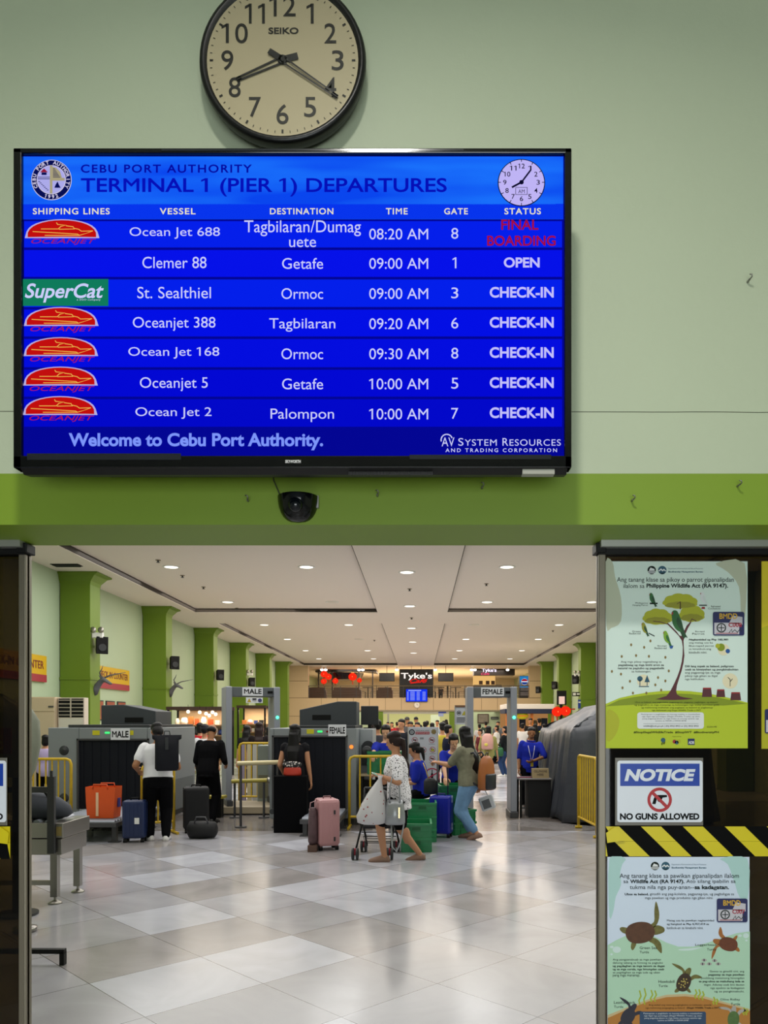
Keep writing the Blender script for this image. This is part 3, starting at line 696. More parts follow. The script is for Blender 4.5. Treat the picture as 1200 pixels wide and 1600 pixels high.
    S.disc(g, *q(342, 945), 4.2, 6); S.poly(g, Q([(372, 968), (390, 920), (408, 968)]), 6); S.line(g, Q([(342, 950), (342, 992)]), 1.2, 6); S.line(g, Q([(390, 966), (390, 992)]), 1.2, 6); S.rect(g, *q(335, 994), *q(402, 1000), 6)
    g.cur = 11; S.line(g, Q([(946, 996), (946, 950), (930, 935)]), 1, 6); S.line(g, Q([(946, 965), (962, 945)]), 1, 6); g.cur = 3; S.disc(g, *q(885, 735), 6, 6); g.cur = 4; S.disc(g, *q(862, 725), 3.5, 7); g.cur = 15; S.disc(g, *q(930, 760), 3.5, 6); g.cur = 16; S.disc(g, *q(902, 750), 9, 5)
    g.build('illustration', ms, r)
    g = MB(); dept_logos(S, g, *q(421, 218), 0, 2); g.cur = 0
    T = lambda s, x0, y0, x1, y1, b=0.0: S.text(g, s, *q(x0, y0), *q(x1, y1), 8, b)
    T('Ang tanang klase sa pikoy o parrot gipanalipdan', 188, 266, 970, 306); T('ilalom sa', 232, 309, 372, 338); T('Philippine Wildlife Act (RA 9147).', 386, 308, 932, 344, .03)
    for a, b, x0, x1, y in (('Philippine', 'Hanging Parrot', 292, 396, 434), ('Red-vented', 'Cockatoo', 798, 880, 455), ('Green', 'Racket-tail', 270, 346, 622), ('Blue-winged', 'Racket-tail', 440, 520, 720), ('Blue-naped', 'Parrot', 692, 774, 624)):
        T(a, x0 + 20, y, x1, y + 12); T(b, x0, y + 14, x1, y + 26)
    for i, (s, w, b) in enumerate((('Nagkantidad ug Php 185,981', 262, .03), ('ang matag usa ka', 160, 0), ('Blue-naped parrot', 166, 0), ('sa kinatibuk-ang', 148, 0), ('kinabuhi niini.', 120, 0))): T(s, 670, 677 + 21 * i, 670 + w, 692 + 21 * i, b)
    for i, (s, x, w, b) in enumerate((('Ang mga pikoy nagatabang sa', 214, 272, 0), ('pagsabwag ug mga binhi aron sa', 198, 304, .02), ('natural na pagtubo ug pagpabalik', 194, 312, .02), ('sa kalasangan.', 286, 130, 0))): T(s, x, 825 + 21.5 * i, x + w, 842 + 21.5 * i, b)
    for i, (s, w, b) in enumerate((('Dili lang supak sa balaod, peligroso', 326, .025), ('usab sa kinaiyahan ug pangkinabuhian', 356, .02), ('ang pagpanag-iya sa mga', 236, 0), ('pikoy nga gikan sa iligal', 216, 0), ('nga kalihukan.', 130, 0))): T(s, 644, 855 + 21.5 * i, 644 + w, 872 + 21.5 * i, b)
    for i, (s, x0, x1) in enumerate((('Ubos sa balaod, ang pagkolekta, pagpanag-iya, pagpatay, pagbaligya, ug eksport', 308, 864), ('ug pagbalhin sa mga mananap sa kalasangan nga walay permiso gidili', 304, 872), ('ug mahimong multahan ang paglapas sa balaod sa pagbantay', 350, 830), ('nga mabatasan ang Illegal Wildlife Trade o IWT', 422, 750))): T(s, x0, 1097 + 18 * i, x1, 1110 + 18 * i)
    T('#StopIllegalWildlifeTrade  #StopIWT  #BiodiversityPH', 300, 1296, 870, 1314, .02); T('SCAN ME', 790, 1262, 856, 1272)
    T('Supported by', 558, 1329, 618, 1336); T('gef', 484, 1366, 512, 1388, .02); g.cur = 2; S.disc(g, *q(497, 1356), 3.6, 8); g.cur = 3; S.rect(g, *q(662, 1346), *q(708, 1388), 8); g.cur = 4; S.disc(g, *q(573, 1366), 3, 8); g.cur = 2; S.disc(g, *q(588, 1372), 3, 8); g.cur = 5; S.disc(g, *q(602, 1364), 3, 8)
    g.cur = 1; S.text(g, 'ADB', *q(667, 1362), *q(704, 1382), 10, .03); S.rrect(g, *q(324, 1170), *q(770, 1280), 4, 7); S.rrect(g, *q(1000, 1390), *q(1001, 1391), .1, 4); g.cur = 0
    for i, (s, x0, x1) in enumerate((('Patimpoan o paghibalo sa inyong makita o masaksihan', 350, 744), ('nga iligal nga pamaligya (Illegal Wildlife Trade) ug uban', 356, 742), ('pang pagpang-abuso sa mga ihalas sa among opisina nga', 358, 736), ('opisina sa DENR o DENR-BMB', 444, 652))): T(s, x0, 1179 + 14.5 * i, x1, 1190 + 14.5 * i)
    T('wildlife@bmb.gov.ph | (02) 8925 8952 or (02) 8925 8953', 364, 1256, 734, 1270, .015); S.rect(g, *q(364, 1246), *q(734, 1247.5), 9)
    g.build('lettering', [INK, P_WHT, INK2, mat('print_navy', '#1c2a5c', .6), MATS['print_red'], P_YEL], r)
    id_card(1114, 956, 1163, 993, 'C008', 'small navy permit sticker reading C008, on the parrot poster', S)
parrot_poster()

def turtle_poster():
    S = Sheet(D_P, 949, 1640, .00014); q = lambda x, y: (920 + x / 4.2857, 1320 + y / 4.2857); Q = lambda l: [q(*p) for p in l]
    r = thing('wildlife_poster', 'pale blue-green wildlife poster with swimming sea turtles, bottom of the right glass', 'poster', S.origin)
    paper(S, 949, 1339, 1171, 1640, mat('poster_sky_paper', '#d6e4f6', .45), r)
    ms = [mat('print_teal_pale', '#b2d8d4', .6), mat('print_sea_green', '#b6dcc0', .6), mat('print_foam', '#d3e8e4', .6), mat('print_sand', '#b87c34', .6), mat('print_sand_light', '#cdb98c', .6), mat('print_weed', '#a8b830', .6),
          mat('print_shell_brown', '#5a3822', .6, noise=.5, nscale=60), mat('print_flipper', '#6f6a35', .6, noise=.6, nscale=90), mat('print_logger', '#a5682e', .6), mat('print_shell_dark', '#3c2c1c', .6, noise=.4, nscale=70), mat('print_leather', '#2e2e3c', .6), mat('print_ridley', '#54713c', .6, noise=.4, nscale=70), mat('print_pale_fin', '#b0aca6', .6), mat('print_panel_navy', '#2f4a6a', .6), mat('print_spot', '#c9b45c', .6), mat('print_loggershell', '#6b3a22', .6, noise=.4, nscale=70)]
    g = MB(); S.poly(g, smooth_pts(Q([(138, 92), (245, 92), (225, 130), (210, 190), (215, 270), (180, 350), (165, 440), (138, 480)]), 3), 1); S.poly(g, smooth_pts(Q([(880, 92), (1062, 92), (1064, 360), (1010, 350), (975, 250), (930, 130)]), 3), 1)
    g.cur = 1; S.poly(g, Q([(126, 672), (180, 640), (240, 612), (320, 596), (430, 610), (520, 655), (600, 682), (700, 682), (800, 655), (900, 620), (990, 592), (1079, 580), (1079, 1371), (126, 1371)]), 2)
    g.cur = 2; S.poly(g, smooth_pts(Q([(600, 700), (660, 694), (760, 686), (690, 706), (620, 708)]), 3), 3)
    for x, y, rx, ry in ((187, 702, 6.5, 5), (153, 684, 3, 2), (152, 733, 2, 1.5), (1012, 608, 3, 2), (1052, 608, 4.5, 4), (1055, 640, 2, 1.5)): S.disc(g, *q(x, y), rx, 3, 16, ry)
    g.cur = 4; S.poly(g, Q([(126, 1140), (250, 1090), (400, 1034), (520, 1004), (640, 998), (760, 1010), (900, 1050), (1079, 1100), (1079, 1371), (126, 1371)]), 3)
    g.cur = 3; S.poly(g, Q([(126, 1160), (250, 1105), (400, 1048), (520, 1020), (640, 1014), (760, 1026), (900, 1064), (1079, 1112), (1079, 1371), (126, 1371)]), 4)
    g.cur = 5
    for x, y, h in ((342, 1070, 95), (375, 1070, 110), (420, 1052, 80), (445, 1050, 75), (716, 1030, 62), (740, 1035, 68), (764, 1040, 60), (838, 1070, 52), (858, 1070, 40), (1040, 1140, 50), (1058, 1140, 42)): S.line(g, Q([(x, y), (x - 7, y - h * .3), (x + 7, y - h * .6), (x - 3, y - h)]), 2.2, 5)
    def turtle(cx, cy, s, rot, shell, fin, spots=0):
        c, n = math.cos(rot), math.sin(rot); P = lambda l: Q([(cx + (a * c - b * n) * s, cy + (a * n + b * c) * s) for a, b in l])
        g.cur = fin
        S.poly(g, smooth_pts(P([(60, -38), (100, -60), (110, -130), (128, -190), (140, -120), (128, -60), (92, -20)]), 3), 5); S.poly(g, smooth_pts(P([(60, 38), (104, 54), (128, 92), (124, 150), (98, 120), (80, 84), (50, 62)]), 3), 5)
        S.poly(g, smooth_pts(P([(-60, -30), (-108, -50), (-128, -40), (-110, -12), (-70, 0)]), 3), 5); S.poly(g, smooth_pts(P([(-52, 40), (-70, 86), (-60, 108), (-36, 80), (-30, 50)]), 3), 5); S.poly(g, smooth_pts(P([(86, -22), (120, -34), (158, -14), (158, 12), (124, 24), (86, 22)]), 3), 5)
        g.cur = shell; S.poly(g, smooth_pts(P([(-94, 0), (-70, -52), (0, -70), (70, -52), (98, 0), (70, 52), (0, 70), (-70, 52)]), 4), 6)
        g.cur = 14
        for i in range(spots): a = i * 2.4; k = 14 + 52 * ((i * 37) % 10) / 10; S.disc(g, *P([(k * math.cos(a), k * .75 * math.sin(a))])[0], 1.1, 7, 8)
    turtle(342, 588, 1.03, -.12, 6, 7); turtle(935, 665, .66, math.pi + .25, 15, 8); turtle(635, 922, .66, -1.15, 9, 7, 14); turtle(262, 1150, .62, -1.0, 10, 10); turtle(968, 1168, .56, -1.5, 11, 12)
    for x, y in ((772, 772), (762, 797), (806, 797), (842, 775), (866, 797)): g.cur = 12; S.disc(g, *q(x, y), 4, 5, 12, 2.2); g.cur = 10; S.rect(g, *q(x - 4, y - 8), *q(x + 3, y + 8), 6)
    g.cur = 13; S.rrect(g, *q(340, 1116), *q(784, 1260), 3, 7); g.build('illustration', ms, r)
    g = MB(); dept_logos(S, g, *q(443, 142), 0, 2); g.cur = 0; T = lambda s, x0, y0, x1, y1, b=0.0: S.text(g, s, *q(x0, y0), *q(x1, y1), 8, b)
    T('Ang tanang klase sa pawikan gipanalipdan ilalom', 206, 192, 1004, 230); T('sa', 232, 240, 264, 256); T('Wildlife Act (RA 9147).', 276, 232, 640, 264, .03); T('Ato silang ipabilin sa', 652, 232, 982, 262); T('tukma nila nga puy-anan--', 274, 270, 706, 304); T('sa kadagatan.', 708, 270, 938, 304, .03)
    T('Ubos sa balaod,', 240, 323, 400, 340, .03); T('ginadili ang pag-kolekta, pagpanag-iya, ug pagbaligya sa', 408, 321, 972, 342); T('mga pawikan ug mga produkto nga gikan niini.', 376, 347, 832, 368)
    T('Matag usa ka pawikan nagkantidad', 522, 500, 838, 516, .01); T('ug hangtod sa Php 4,757,419 sa', 522, 524, 804, 540, .02); T('katibok-an sa kinabuhi niini.', 522, 548, 766, 564)
    for a, b, x, x1, y in (('Green Sea', 'Turtle', 340, 456, 680), ('Loggerhead', 'Turtle', 712, 852, 662), ('Hawksbill', 'Turtle', 466, 574, 906), ('Leatherback', 'Turtle', 168, 310, 1046), ('Olive Ridley', 'Turtle', 880, 1012, 1028)): T(a, x, y, x1, y + 18); T(b, x if x < 600 else x1 - 62, y + 30, (x if x < 600 else x1 - 62) + 62, y + 46)
    for i, (s, w) in enumerate((('Ang pangpanabuab sa mga pawikan', 322), ('dakong tabang sa himsog na pagtubo', 336), ('ug pagdaghan sa mga tanom sa dagat', 348), ('ug sa mga corals, nga hinungdan usab', 344), ('sa pagdaghan sa mga isda ug uban', 316), ('pang mga mananap.', 182))): T(s, 160, 761 + 21.6 * i, 160 + w, 778 + 21.6 * i, .02 if i in (2, 3) else 0)
    for i, (s, w) in enumerate((('Gawas sa ginadili nini, ang', 232), ('pagpatay sa mga pawikan', 240), ('posibleng matemong hinungdan', 288), ('sa pag-ubos sa mabuhang isda sa', 304), ('dagat. Adunay usab kini dautan', 270), ('nga epekto sa kadagatan', 226), ('ug sa pangkinabuhi.', 200))): T(s, 1040 - w, 840 + 22.4 * i, 1040, 857 + 22.4 * i, .02 if i in (1, 3) else 0)
    T('Ang walad ang mamog paghigbalos sa kalikasan, pwede', 400, 1066, 820, 1080); T('nga mahimong pangpagbag sa balaod', 380, 1086, 640, 1100); T('(Illegal Wildlife Trade o IWT)', 655, 1085, 880, 1100, .02)
    g.cur = 1
    for i, (s, x0, x1) in enumerate((('Patimpoan o paghibalo sa inyong makita o masaksihan', 366, 758), ('nga iligal nga pamaligya (Illegal Wildlife Trade) ug uban', 370, 756), ('pang pagpang-abuso sa mga ihalas sa among opisina nga', 372, 752), ('opisina sa DENR o DENR-BMB', 460, 666))): T(s, x0, 1124 + 15.5 * i, x1, 1136 + 15.5 * i)
    g.build('lettering', [INK, P_WHT, INK2], r)
    id_card(1120, 1404, 1168, 1441, 'C007', 'small navy permit sticker reading C007, on the turtle poster', S)
turtle_poster()

def yellow_poster():
    S = Sheet(D_P, 1190, 1170, .00014); r = thing('wildlife_poster', 'yellow poster cut off by the right edge of the photo, beside the parrot poster', 'poster', S.origin)
    paper(S, 1190, 877, 1414, 1170, mat('poster_yellow_paper', '#dcc820', .45), r)
    g = MB(); S.poly(g, [(1190, 1170), (1190, 981), (1250, 960), (1414, 1000), (1414, 1170)], 1); g.build('illustration', mat('print_yellow_green', '#b8b418', .6), r)
    id_card(1195, 1108, 1243, 1146, 'C006', 'small blue permit sticker at the bottom of the yellow poster', S)
yellow_poster()

def gun_notice(x0, y0, label):
    S = Sheet(D_P - .004, x0, y0 + 106, .00014); q = lambda x, y: (x0 - 961 + 920 + x / 4.2857, y0 - 1184 + 1160 + y / 4.2857); Q = lambda l: [q(*p) for p in l]
    r = thing('notice_sign', label, 'sign', S.origin, 0, 'no-guns notice signs on the glass')
    a = S.xy((x0, y0 + 106)); b = S.xy((x0 + 138, y0)); MB().box(a[0], b[0], 0, .003, a[1], b[1]).build('backing_board', mat('grey_acrylic_backing', '#6d6a62', .35), r, .002)
    g = MB(); S.rrect(g, *q(190, 122), *q(762, 534), 4, 2); g.build('sign_face', mat('sign_white', '#e2e8f2', .4), r)
    g = MB(); S.rect(g, *q(210, 142), *q(742, 292), 3); g.build('title_panel', mat('sign_blue', '#1440a8', .4), r)
    g = MB(); S.text(g, 'NOTICE', *q(238, 178), *q(714, 260), 5, .05, .2); g.build('title_lettering', MATS['sign_white'], r)
    g = MB(); S.text(g, 'NO GUNS ALLOWED', *q(208, 474), *q(740, 518), 5, .045); g.build('lettering', mat('sign_black', '#0e0f12', .6, spec=.15), r)
    g = MB(); S.poly(g, Q([(424, 412), (436, 372), (450, 352), (522, 352), (524, 366), (494, 370), (488, 384), (470, 384), (456, 380), (446, 414)]), 4); S.ring(g, *q(474, 384), 2.6, 3.6, 4, 16); g.build('pistol_symbol', MATS['sign_black'], r)
    g = MB(); S.ring(g, *q(474, 384), 14.5, 19.2, 5); c = q(474, 384); S.line(g, [(c[0] - 11, c[1] - 11), (c[0] + 11, c[1] + 11)], 5, 6); g.build('prohibition_ring', mat('sign_red', '#b3262e', .45), r)
gun_notice(961, 1184, 'white NO GUNS ALLOWED notice with blue title, on the right glass')
gun_notice(-127, 1184, 'white notice sign showing only its right edge, on the left glass')

def hazard_tape(x0, x1, y0, y1, label, torn_left):
    S = Sheet(D_P, x0, y1, .00014); r = thing('hazard_tape', label, 'tape', S.origin); ym = (y0 + y1) / 2
    for j, (a, b) in enumerate(((y0, ym), (ym, y1))):
        g = MB(); S.rect(g, x0, a + .3, x1, b, 1)
        g.cur = 1; p = 65.5; off = 26 + (24 if j else 0)
        for k in range(-1, 7):
            xa = x0 + off - 3 + k * p; sl = 24
            pts = [(xa - 2, a), (xa + 32, a), (xa + 32 + sl, b), (xa - 2 + sl, b)]
            cl = [(min(max(px, x0), x1), py) for px, py in pts]
            if cl[1][0] - cl[0][0] + cl[2][0] - cl[3][0] > 2: S.poly(g, cl, 2)
        g.build('strip', [mat('tape_yellow', '#dccb10', .4), mat('tape_black', '#060606', .6, spec=.1)], r)
    g = MB(); fx = x0 if torn_left else x1; s = 1 if torn_left else -1
    S.poly(g, [(fx, y0 + 10), (fx + 14 * s, y0), (fx + 22 * s, y0 + 8), (fx + 30 * s, ym - 2), (fx + 2 * s, ym + 2)], 4, .002); g.build('torn_flap', MATS['tape_yellow'], r)
hazard_tape(946, 1330, 1291, 1338, 'black and yellow striped tape band across the right glass', True)
hazard_tape(-330, 16, 1291, 1342, 'black and yellow striped tape, torn yellow end on the left glass', False)

# ------------------------------------------------------------------ hall fixtures
GREY = mat('machine_grey', '#7f8587', 0.5); GREY_LT = mat('light_machine_grey', '#9aa0a2', 0.45); CHAR = mat('charcoal_plastic', '#2b2e30', 0.55)
WHITE = mat('white_plastic', '#e6e6e2', 0.5); STEEL = mat('stainless_steel', '#a09c96', 0.3, 0.85); DKSTEEL = mat('dark_grey_steel', '#4a4a4c', 0.45, 0.4); YEL = mat('barrier_yellow_paint', '#c8a51a', 0.5, noise=.25, nscale=14)
LAMP = emat('lamp_lens_glow', '#fff4e2', 3.0); DIM = mat('unlit_lens', '#d9cfc0', .3)

lights = {}
def downlight(x, y, z, lit, label):
    key = lit
    if key not in lights:
        r = thing('downlight', label, 'ceiling light', (x, y, z), 0, 'recessed ceiling downlights')
        MB().lathe([(.15, -.012), (.19, -.012), (.195, 0), (.15, 0), (.15, -.012)], n=28, caps=False).build('rim', WHITE, r)
        MB().cyl((0, 0, -.008), (0, 0, -.002), .15, n=28).build('lens', LAMP if lit else DIM, r)
        lights[key] = r
    else: r = dup(lights[key], (x, y, z), None, label)
    return r
lampx = {-5.65: 'left-hand', -2.57: 'inner left', -.28: 'middle', 2.0: 'inner right', 5.1: 'right-hand'}
rown = ['first', 'second', 'third', 'fourth', 'fifth', 'last']
for j, y in enumerate((17.5, 22.65, 28.0, 32.9, 38.2, 43.2)):
    for x, nm in lampx.items():
        if x == -.28 and j == 5: continue
        lit = not (x == -2.57 and j in (1, 3)) and not (x == 2.0 and j == 2)
        z = HC + (0 if x == -.28 else .12)
        r = downlight(x, y, z, lit, '%s round downlight in the %s row of the %s ceiling line' % ('lit' if lit else 'unlit', rown[j], nm))
        if lit: area('lamp_light', (x, y, z - .03), (0, 0, 0), 4.4, 4.4, P_DOWN, WARM if j > 2 else ((1.0, .9, .78) if j > 0 else NEUT), 'DISK')
for x in (-5.65, -2.57, 2.0, 5.1):
    area('lamp_light', (x, 12.4, HC + .08), (0, 0, 0), 4.4, 4.4, P_DOWN * 1.15, NEUT, 'DISK')
    area('lamp_light', (x, 7.4, HC - .03), (0, 0, 0), 4.4, 4.4, P_DOWN * .6, NEUT, 'DISK')

spr = None
for i, (px, py) in enumerate(((247, 875), (285, 899), (318, 917), (370, 950), (394, 967), (585, 1000), (640, 920), (643, 965), (760, 912), (800, 968), (864, 985))):
    z = HC + (.12 if px < 600 or px > 700 else 0); D = (z - CH) * F / (VY - py)
    lb = ['ceiling sprinkler beside the large left front downlight', 'ceiling sprinkler below the left front downlight', 'ceiling sprinkler midway along the left tray', 'ceiling sprinkler after the second left downlight', 'ceiling sprinkler near the third left downlight', 'ceiling sprinkler in the far left tray by the centre beam',
          'ceiling sprinkler between the first two centre beam downlights', 'ceiling sprinkler between the second and third centre beam downlights', 'ceiling sprinkler in the front right tray', 'ceiling sprinkler near the third right downlight', 'ceiling sprinkler near the right tray edge'][i]
    if spr is None:
        spr = thing('sprinkler', lb, 'sprinkler', (X(px, D), D, z), 0, 'small ceiling sprinklers')
        MB().cyl((0, 0, -.015), (0, 0, 0), .05, .06, 12).build('escutcheon', mat('tan_cap', '#8a7a64', .5), spr); MB().cyl((0, 0, -.05), (0, 0, -.015), .02, .02, 8).cyl((0, 0, -.055), (0, 0, -.05), .04, .04, 10).build('head', M_black, spr)
    else: dup(spr, (X(px, D), D, z), None, lb)
v = thing('ceiling_vent', 'black slotted air vent in the ceiling above the left wall', 'vent', (X(104, 16.7), 16.7, HC))
MB().box(-.3, .3, -.13, .13, -.012, 0).build('frame', M_black, v)
for i in range(5): MB().box(-.27, .27, -.1 + i * .045, -.08 + i * .045, -.03, -.012).build('slat', CHAR, v)

def speaker(x, y, z, side, label, first=[None], fx=None):
    if first[0] is None:
        r = thing('wall_speaker', label, 'speaker', (x, y, z), 0, 'small black loudspeakers on the columns')
        MB().loft([[(-.13, -.12, -.2), (.13, -.12, -.2), (.1, .1, -.17), (-.1, .1, -.17)], [(-.13, -.14, .2), (.13, -.14, .2), (.1, .1, .17), (-.1, .1, .17)]], smooth=False).build('cabinet', M_black, r, .01)
        MB().cyl((0, -.135, -.05), (0, -.145, -.05), .085, n=18).build('cone', CHAR, r); MB().box(-.03, .03, .1, .2, -.03, .03).build('bracket', M_black, r); first[0] = r
    else: r = dup(first[0], (x, y, z), None, label)
    r.rotation_euler = (0, 0, math.radians(35 if side > 0 else -35)); return r
for k, (D, py) in enumerate(((17.7, 1009), (22.95, 1036), (28.2, 1055), (33.5, 1066))):
    speaker(-7.33, D, Z(py, D), 1, 'black loudspeaker on the %s green column along the left wall' % ('first', 'second', 'third', 'fourth')[k])
for k, (D, py) in enumerate(((33.5, 1062), (38.7, 1071), (44.0, 1078))):
    speaker(6.84, D, Z(py, D), -1, 'black loudspeaker on the %s green column along the right wall' % ('nearest visible', 'middle', 'farthest')[k])
def emergency_lamp(x, y, z, label, f=[None]):
    if f[0] is None:
        r = thing('emergency_lamp', label, 'lamp', (x, y, z), 0, 'twin-spot emergency lamps'); f[0] = r
        MB().box(-.12, .12, -.05, .05, -.1, .02).build('battery_box', WHITE, r, .01)
        for s in (-1, 1): MB().lathe([(.02, .06), (.07, 0), (.07, -.02), (0, -.02)], (s * .09, -.05, .08), 12, 'y').build('spot_head', M_alu, r)
    else: dup(f[0], (x, y, z), None, label)
emergency_lamp(-7.36, 17.6, Z(990, 17.6), 'twin-spot emergency lamp on the first left column, above its loudspeaker'); emergency_lamp(-7.36, 33.4, Z(1052, 33.4), 'twin-spot emergency lamp on the fourth left column'); emergency_lamp(6.86, 33.4, Z(1053, 33.4), 'twin-spot emergency lamp on the nearest visible right column')

M_antl = mat('grey_resin', '#55575a', .6)
def animal_head(x, y, z, label, f=[None]):
    if f[0] is None:
        r = thing('mounted_animal_head', label, 'wall ornament', (x, y, z), 0, 'grey animal heads on the columns'); f[0] = r
        m = MB(); m.loft([[Vector((px + w * math.cos(a) * .6, w * math.cos(a), pz + w * math.sin(a))) for a in [2 * math.pi * i / 10 for i in range(10)]] for px, pz, w in ((-.05, -.42, .12), (.03, -.2, .12), (.16, -.02, .1), (.26, .05, .095), (.38, 0, .07), (.5, -.08, .055), (.56, -.1, .035))]); m.build('head', M_antl, r)
        for s in (-1, 1):
            MB().capsule((.2, s * .06, .1), (.16, s * .16, .2), .035, .01, 8).build('ear', M_antl, r)
            MB().tube([(.22, s * .05, .1), (.16, s * .1, .3), (.26, s * .14, .44), (.3, s * .14, .56)] if s < 0 else [(.24, s * .05, .1), (.45, s * .12, .22), (.72, s * .2, .28), (1.0, s * .24, .34)], [.03, .026, .018, .008], 8).build('horn', M_antl, r)
        r.scale = (.62, .62, .62)
    else: dup(f[0], (x, y, z), None, label)
animal_head(-7.46, 17.75, Z(1064, 17.7), 'dark grey horned animal head mounted on the first left column'); animal_head(-7.46, 23.1, Z(1072, 23), 'dark grey horned animal head mounted on the second left column')

def counter_sign(y0, y1, z0, z1, label):
    r = thing('counter_sign', label, 'sign', (XL, y0, z0), 0, 'yellow and red counter signs')
    k = z1 - z0; w = y1 - y0
    MB().box(0, .05, 0, w, 0, k).build('board', mat('sign_yellow', '#d2a810', .5), r)
    g = MB().box(.05, .054, 0, w, 0, k * .28); g.build('red_band', mat('sign_maroon', '#a0303c', .5), r)
    t = MB(); vs, fs = text_mesh('CHECK-IN COUNTER', .012); bx = max(v[0] for v in vs)
    t.add([(.056, v[0] / bx * w * .9 + w * .05, k * .5 + v[1] * k * .42) for v in vs], fs); vs, fs = text_mesh('a service of the port authority', .0); bx = max(v[0] for v in vs)
    t.build('lettering', mat('sign_brown', '#7a2a20', .5), r)
counter_sign(19.3, 21.6, 2.45, 3.02, 'yellow CHECK-IN COUNTER sign on the left wall between the first two columns'); counter_sign(14.2, 16.8, 2.45, 3.02, 'yellow CHECK-IN COUNTER sign cut by the left glass edge')
pf = None
for i, (px, py) in enumerate(((156, 1104), (174, 1100), (190, 1101))):
    D = 19.6 + i * .75; lb = ['framed reddish food picture on the left wall, nearest of three', 'framed reddish food picture on the left wall, middle of three', 'framed reddish food picture on the left wall, farthest of three'][i]
    if pf is None:
        pf = thing('food_picture', lb, 'picture', (XL, D, 1.62), 0, 'food pictures on the left wall')
        MB().box(0, .03, -.28, .28, 0, .52).build('frame', CHAR, pf); MB().box(.03, .034, -.25, .25, .03, .49).build('print', mat('food_print', '#9a4a34', .5, noise=.7, nscale=9), pf)
    else: dup(pf, (XL, D, 1.62), None, lb)

# air conditioner and cabinet against the left wall
a = thing('air_conditioner', 'floor-standing air conditioner with dark louvres before the first left column', 'air conditioner', (X(111, 15.6), 15.6, 0)); zt = Z(1090, 15.6)
MB().box(-.27, .27, 0, .2, 0, zt).build('case', mat('ac_beige', '#cfc3b2', .4), a, .01)
MB().box(-.25, .25, -.006, 0, zt - .4, zt - .02).build('louvre_recess', M_black, a)
for i in range(5): MB().box(-.25, .25, -.02, .01, zt - .36 + i * .075, zt - .345 + i * .075).build('louvre', mat('ac_slat', '#b8ad9c', .4), a)
MB().box(-.012, .012, -.022, .01, zt - .4, zt - .02).build('mullion', MATS['ac_slat'], a)
MB().box(-.25, .25, -.012, 0, .5, zt - .42).build('front_panel', mat('ac_front', '#d8d0c6', .25, .3), a, .005)
b = thing('storage_cabinet', 'tall beige cabinet left of the floor-standing air conditioner', 'cabinet', (X(64, 15.5), 15.5, 0))
MB().box(-.45, .28, 0, .3, 0, zt + .01).build('body', mat('cabinet_beige', '#c6b394', .5), b, .01); MB().box(-.44, .27, -.012, 0, .05, zt - .3).build('door', MATS['cabinet_beige'], b, .004); MB().box(-.44, .27, -.012, 0, zt - .28, zt - .01).build('top_door', MATS['cabinet_beige'], b, .004); MB().box(.16, .26, -.03, -.012, zt - .2, zt - .17).build('handle', DKSTEEL, b)

# ------------------------------------------------------------------ gallery things
def gal(px, py, D=YEND): return (X(px, D), D, Z(py, D))
def railing():
    r = thing('gallery_railing', 'long horizontal-bar steel railing along the upper floor edge', 'railing', (0, YEND + .12, 3.02)); h = Z(1071, YEND) - 3.02
    MB().box(-6.8, 6.74, -.025, .025, h - .05, h).build('handrail', mat('rail_bronze', '#6a5c48', .4, .5), r)
    for k in range(6): MB().cyl((-6.8, 0, .08 + k * .1), (6.74, 0, .08 + k * .1), .014, n=6).build('bar', DKSTEEL, r)
    for k in range(15): MB().box(-6.78 + k * .965, -6.74 + k * .965, -.02, .02, 0, h).build('post', DKSTEEL, r)
railing()
def cafe_sign():
    S = Sheet(YEND + .2, 624, 1090); r = thing('cafe_sign', 'tall black cafe sign with white and red lettering over the gallery railing', 'sign', S.origin); a = S.xy((624, 1090)); b = S.xy((677, 1045.5))
    MB().box(a[0], b[0], 0, .05, a[1], b[1]).build('panel', mat('sign_panel_black', '#0c0c0e', .4), r)
    t = MB(); S.text(t, "Tyke's", 626.5, 1051, 675, 1063, 8, .02); t.build('white_lettering', emat('sign_glow_white', '#fff6ee', 1.1), r)
    t = MB(); S.text(t, 'Cafe', 640, 1060.5, 667, 1067, 10, .02, .5); S.line(t, [(641, 1068), (655, 1066), (668, 1061)], .8, 10); t.build('red_lettering', emat('sign_glow_red', '#e8241c', 1.0), r)
    t = MB(); 
    for x in (-.1, .1): t.cyl((b[0] / 2 + x * 3, .025, b[1]), (b[0] / 2 + x * 3, .025, HC - S.origin[2]), .012, n=6)
    t.build('hanger', M_black, r)
cafe_sign()
tv = None
for px, lb in ((604.5, 'black hanging screen left of the tall black cafe sign'), (696.5, 'black hanging screen right of the tall black cafe sign')):
    x, y, z = gal(px, 1058)
    if tv is None:
        tv = thing('hanging_screen', lb, 'screen', (x, y, z), 0, 'black hanging screens over the gallery'); MB().box(-.47, .47, 0, .06, -.26, .26).build('case', M_black, tv, .008); MB().box(-.44, .44, -.003, 0, -.23, .23).build('panel', mat('blank_screen', '#0a0a0c', .15), tv); MB().cyl((0, .03, .26), (0, .03, HC - z), .015, n=6).build('pole', M_black, tv)
    else: dup(tv, (x, y, z), None, lb)
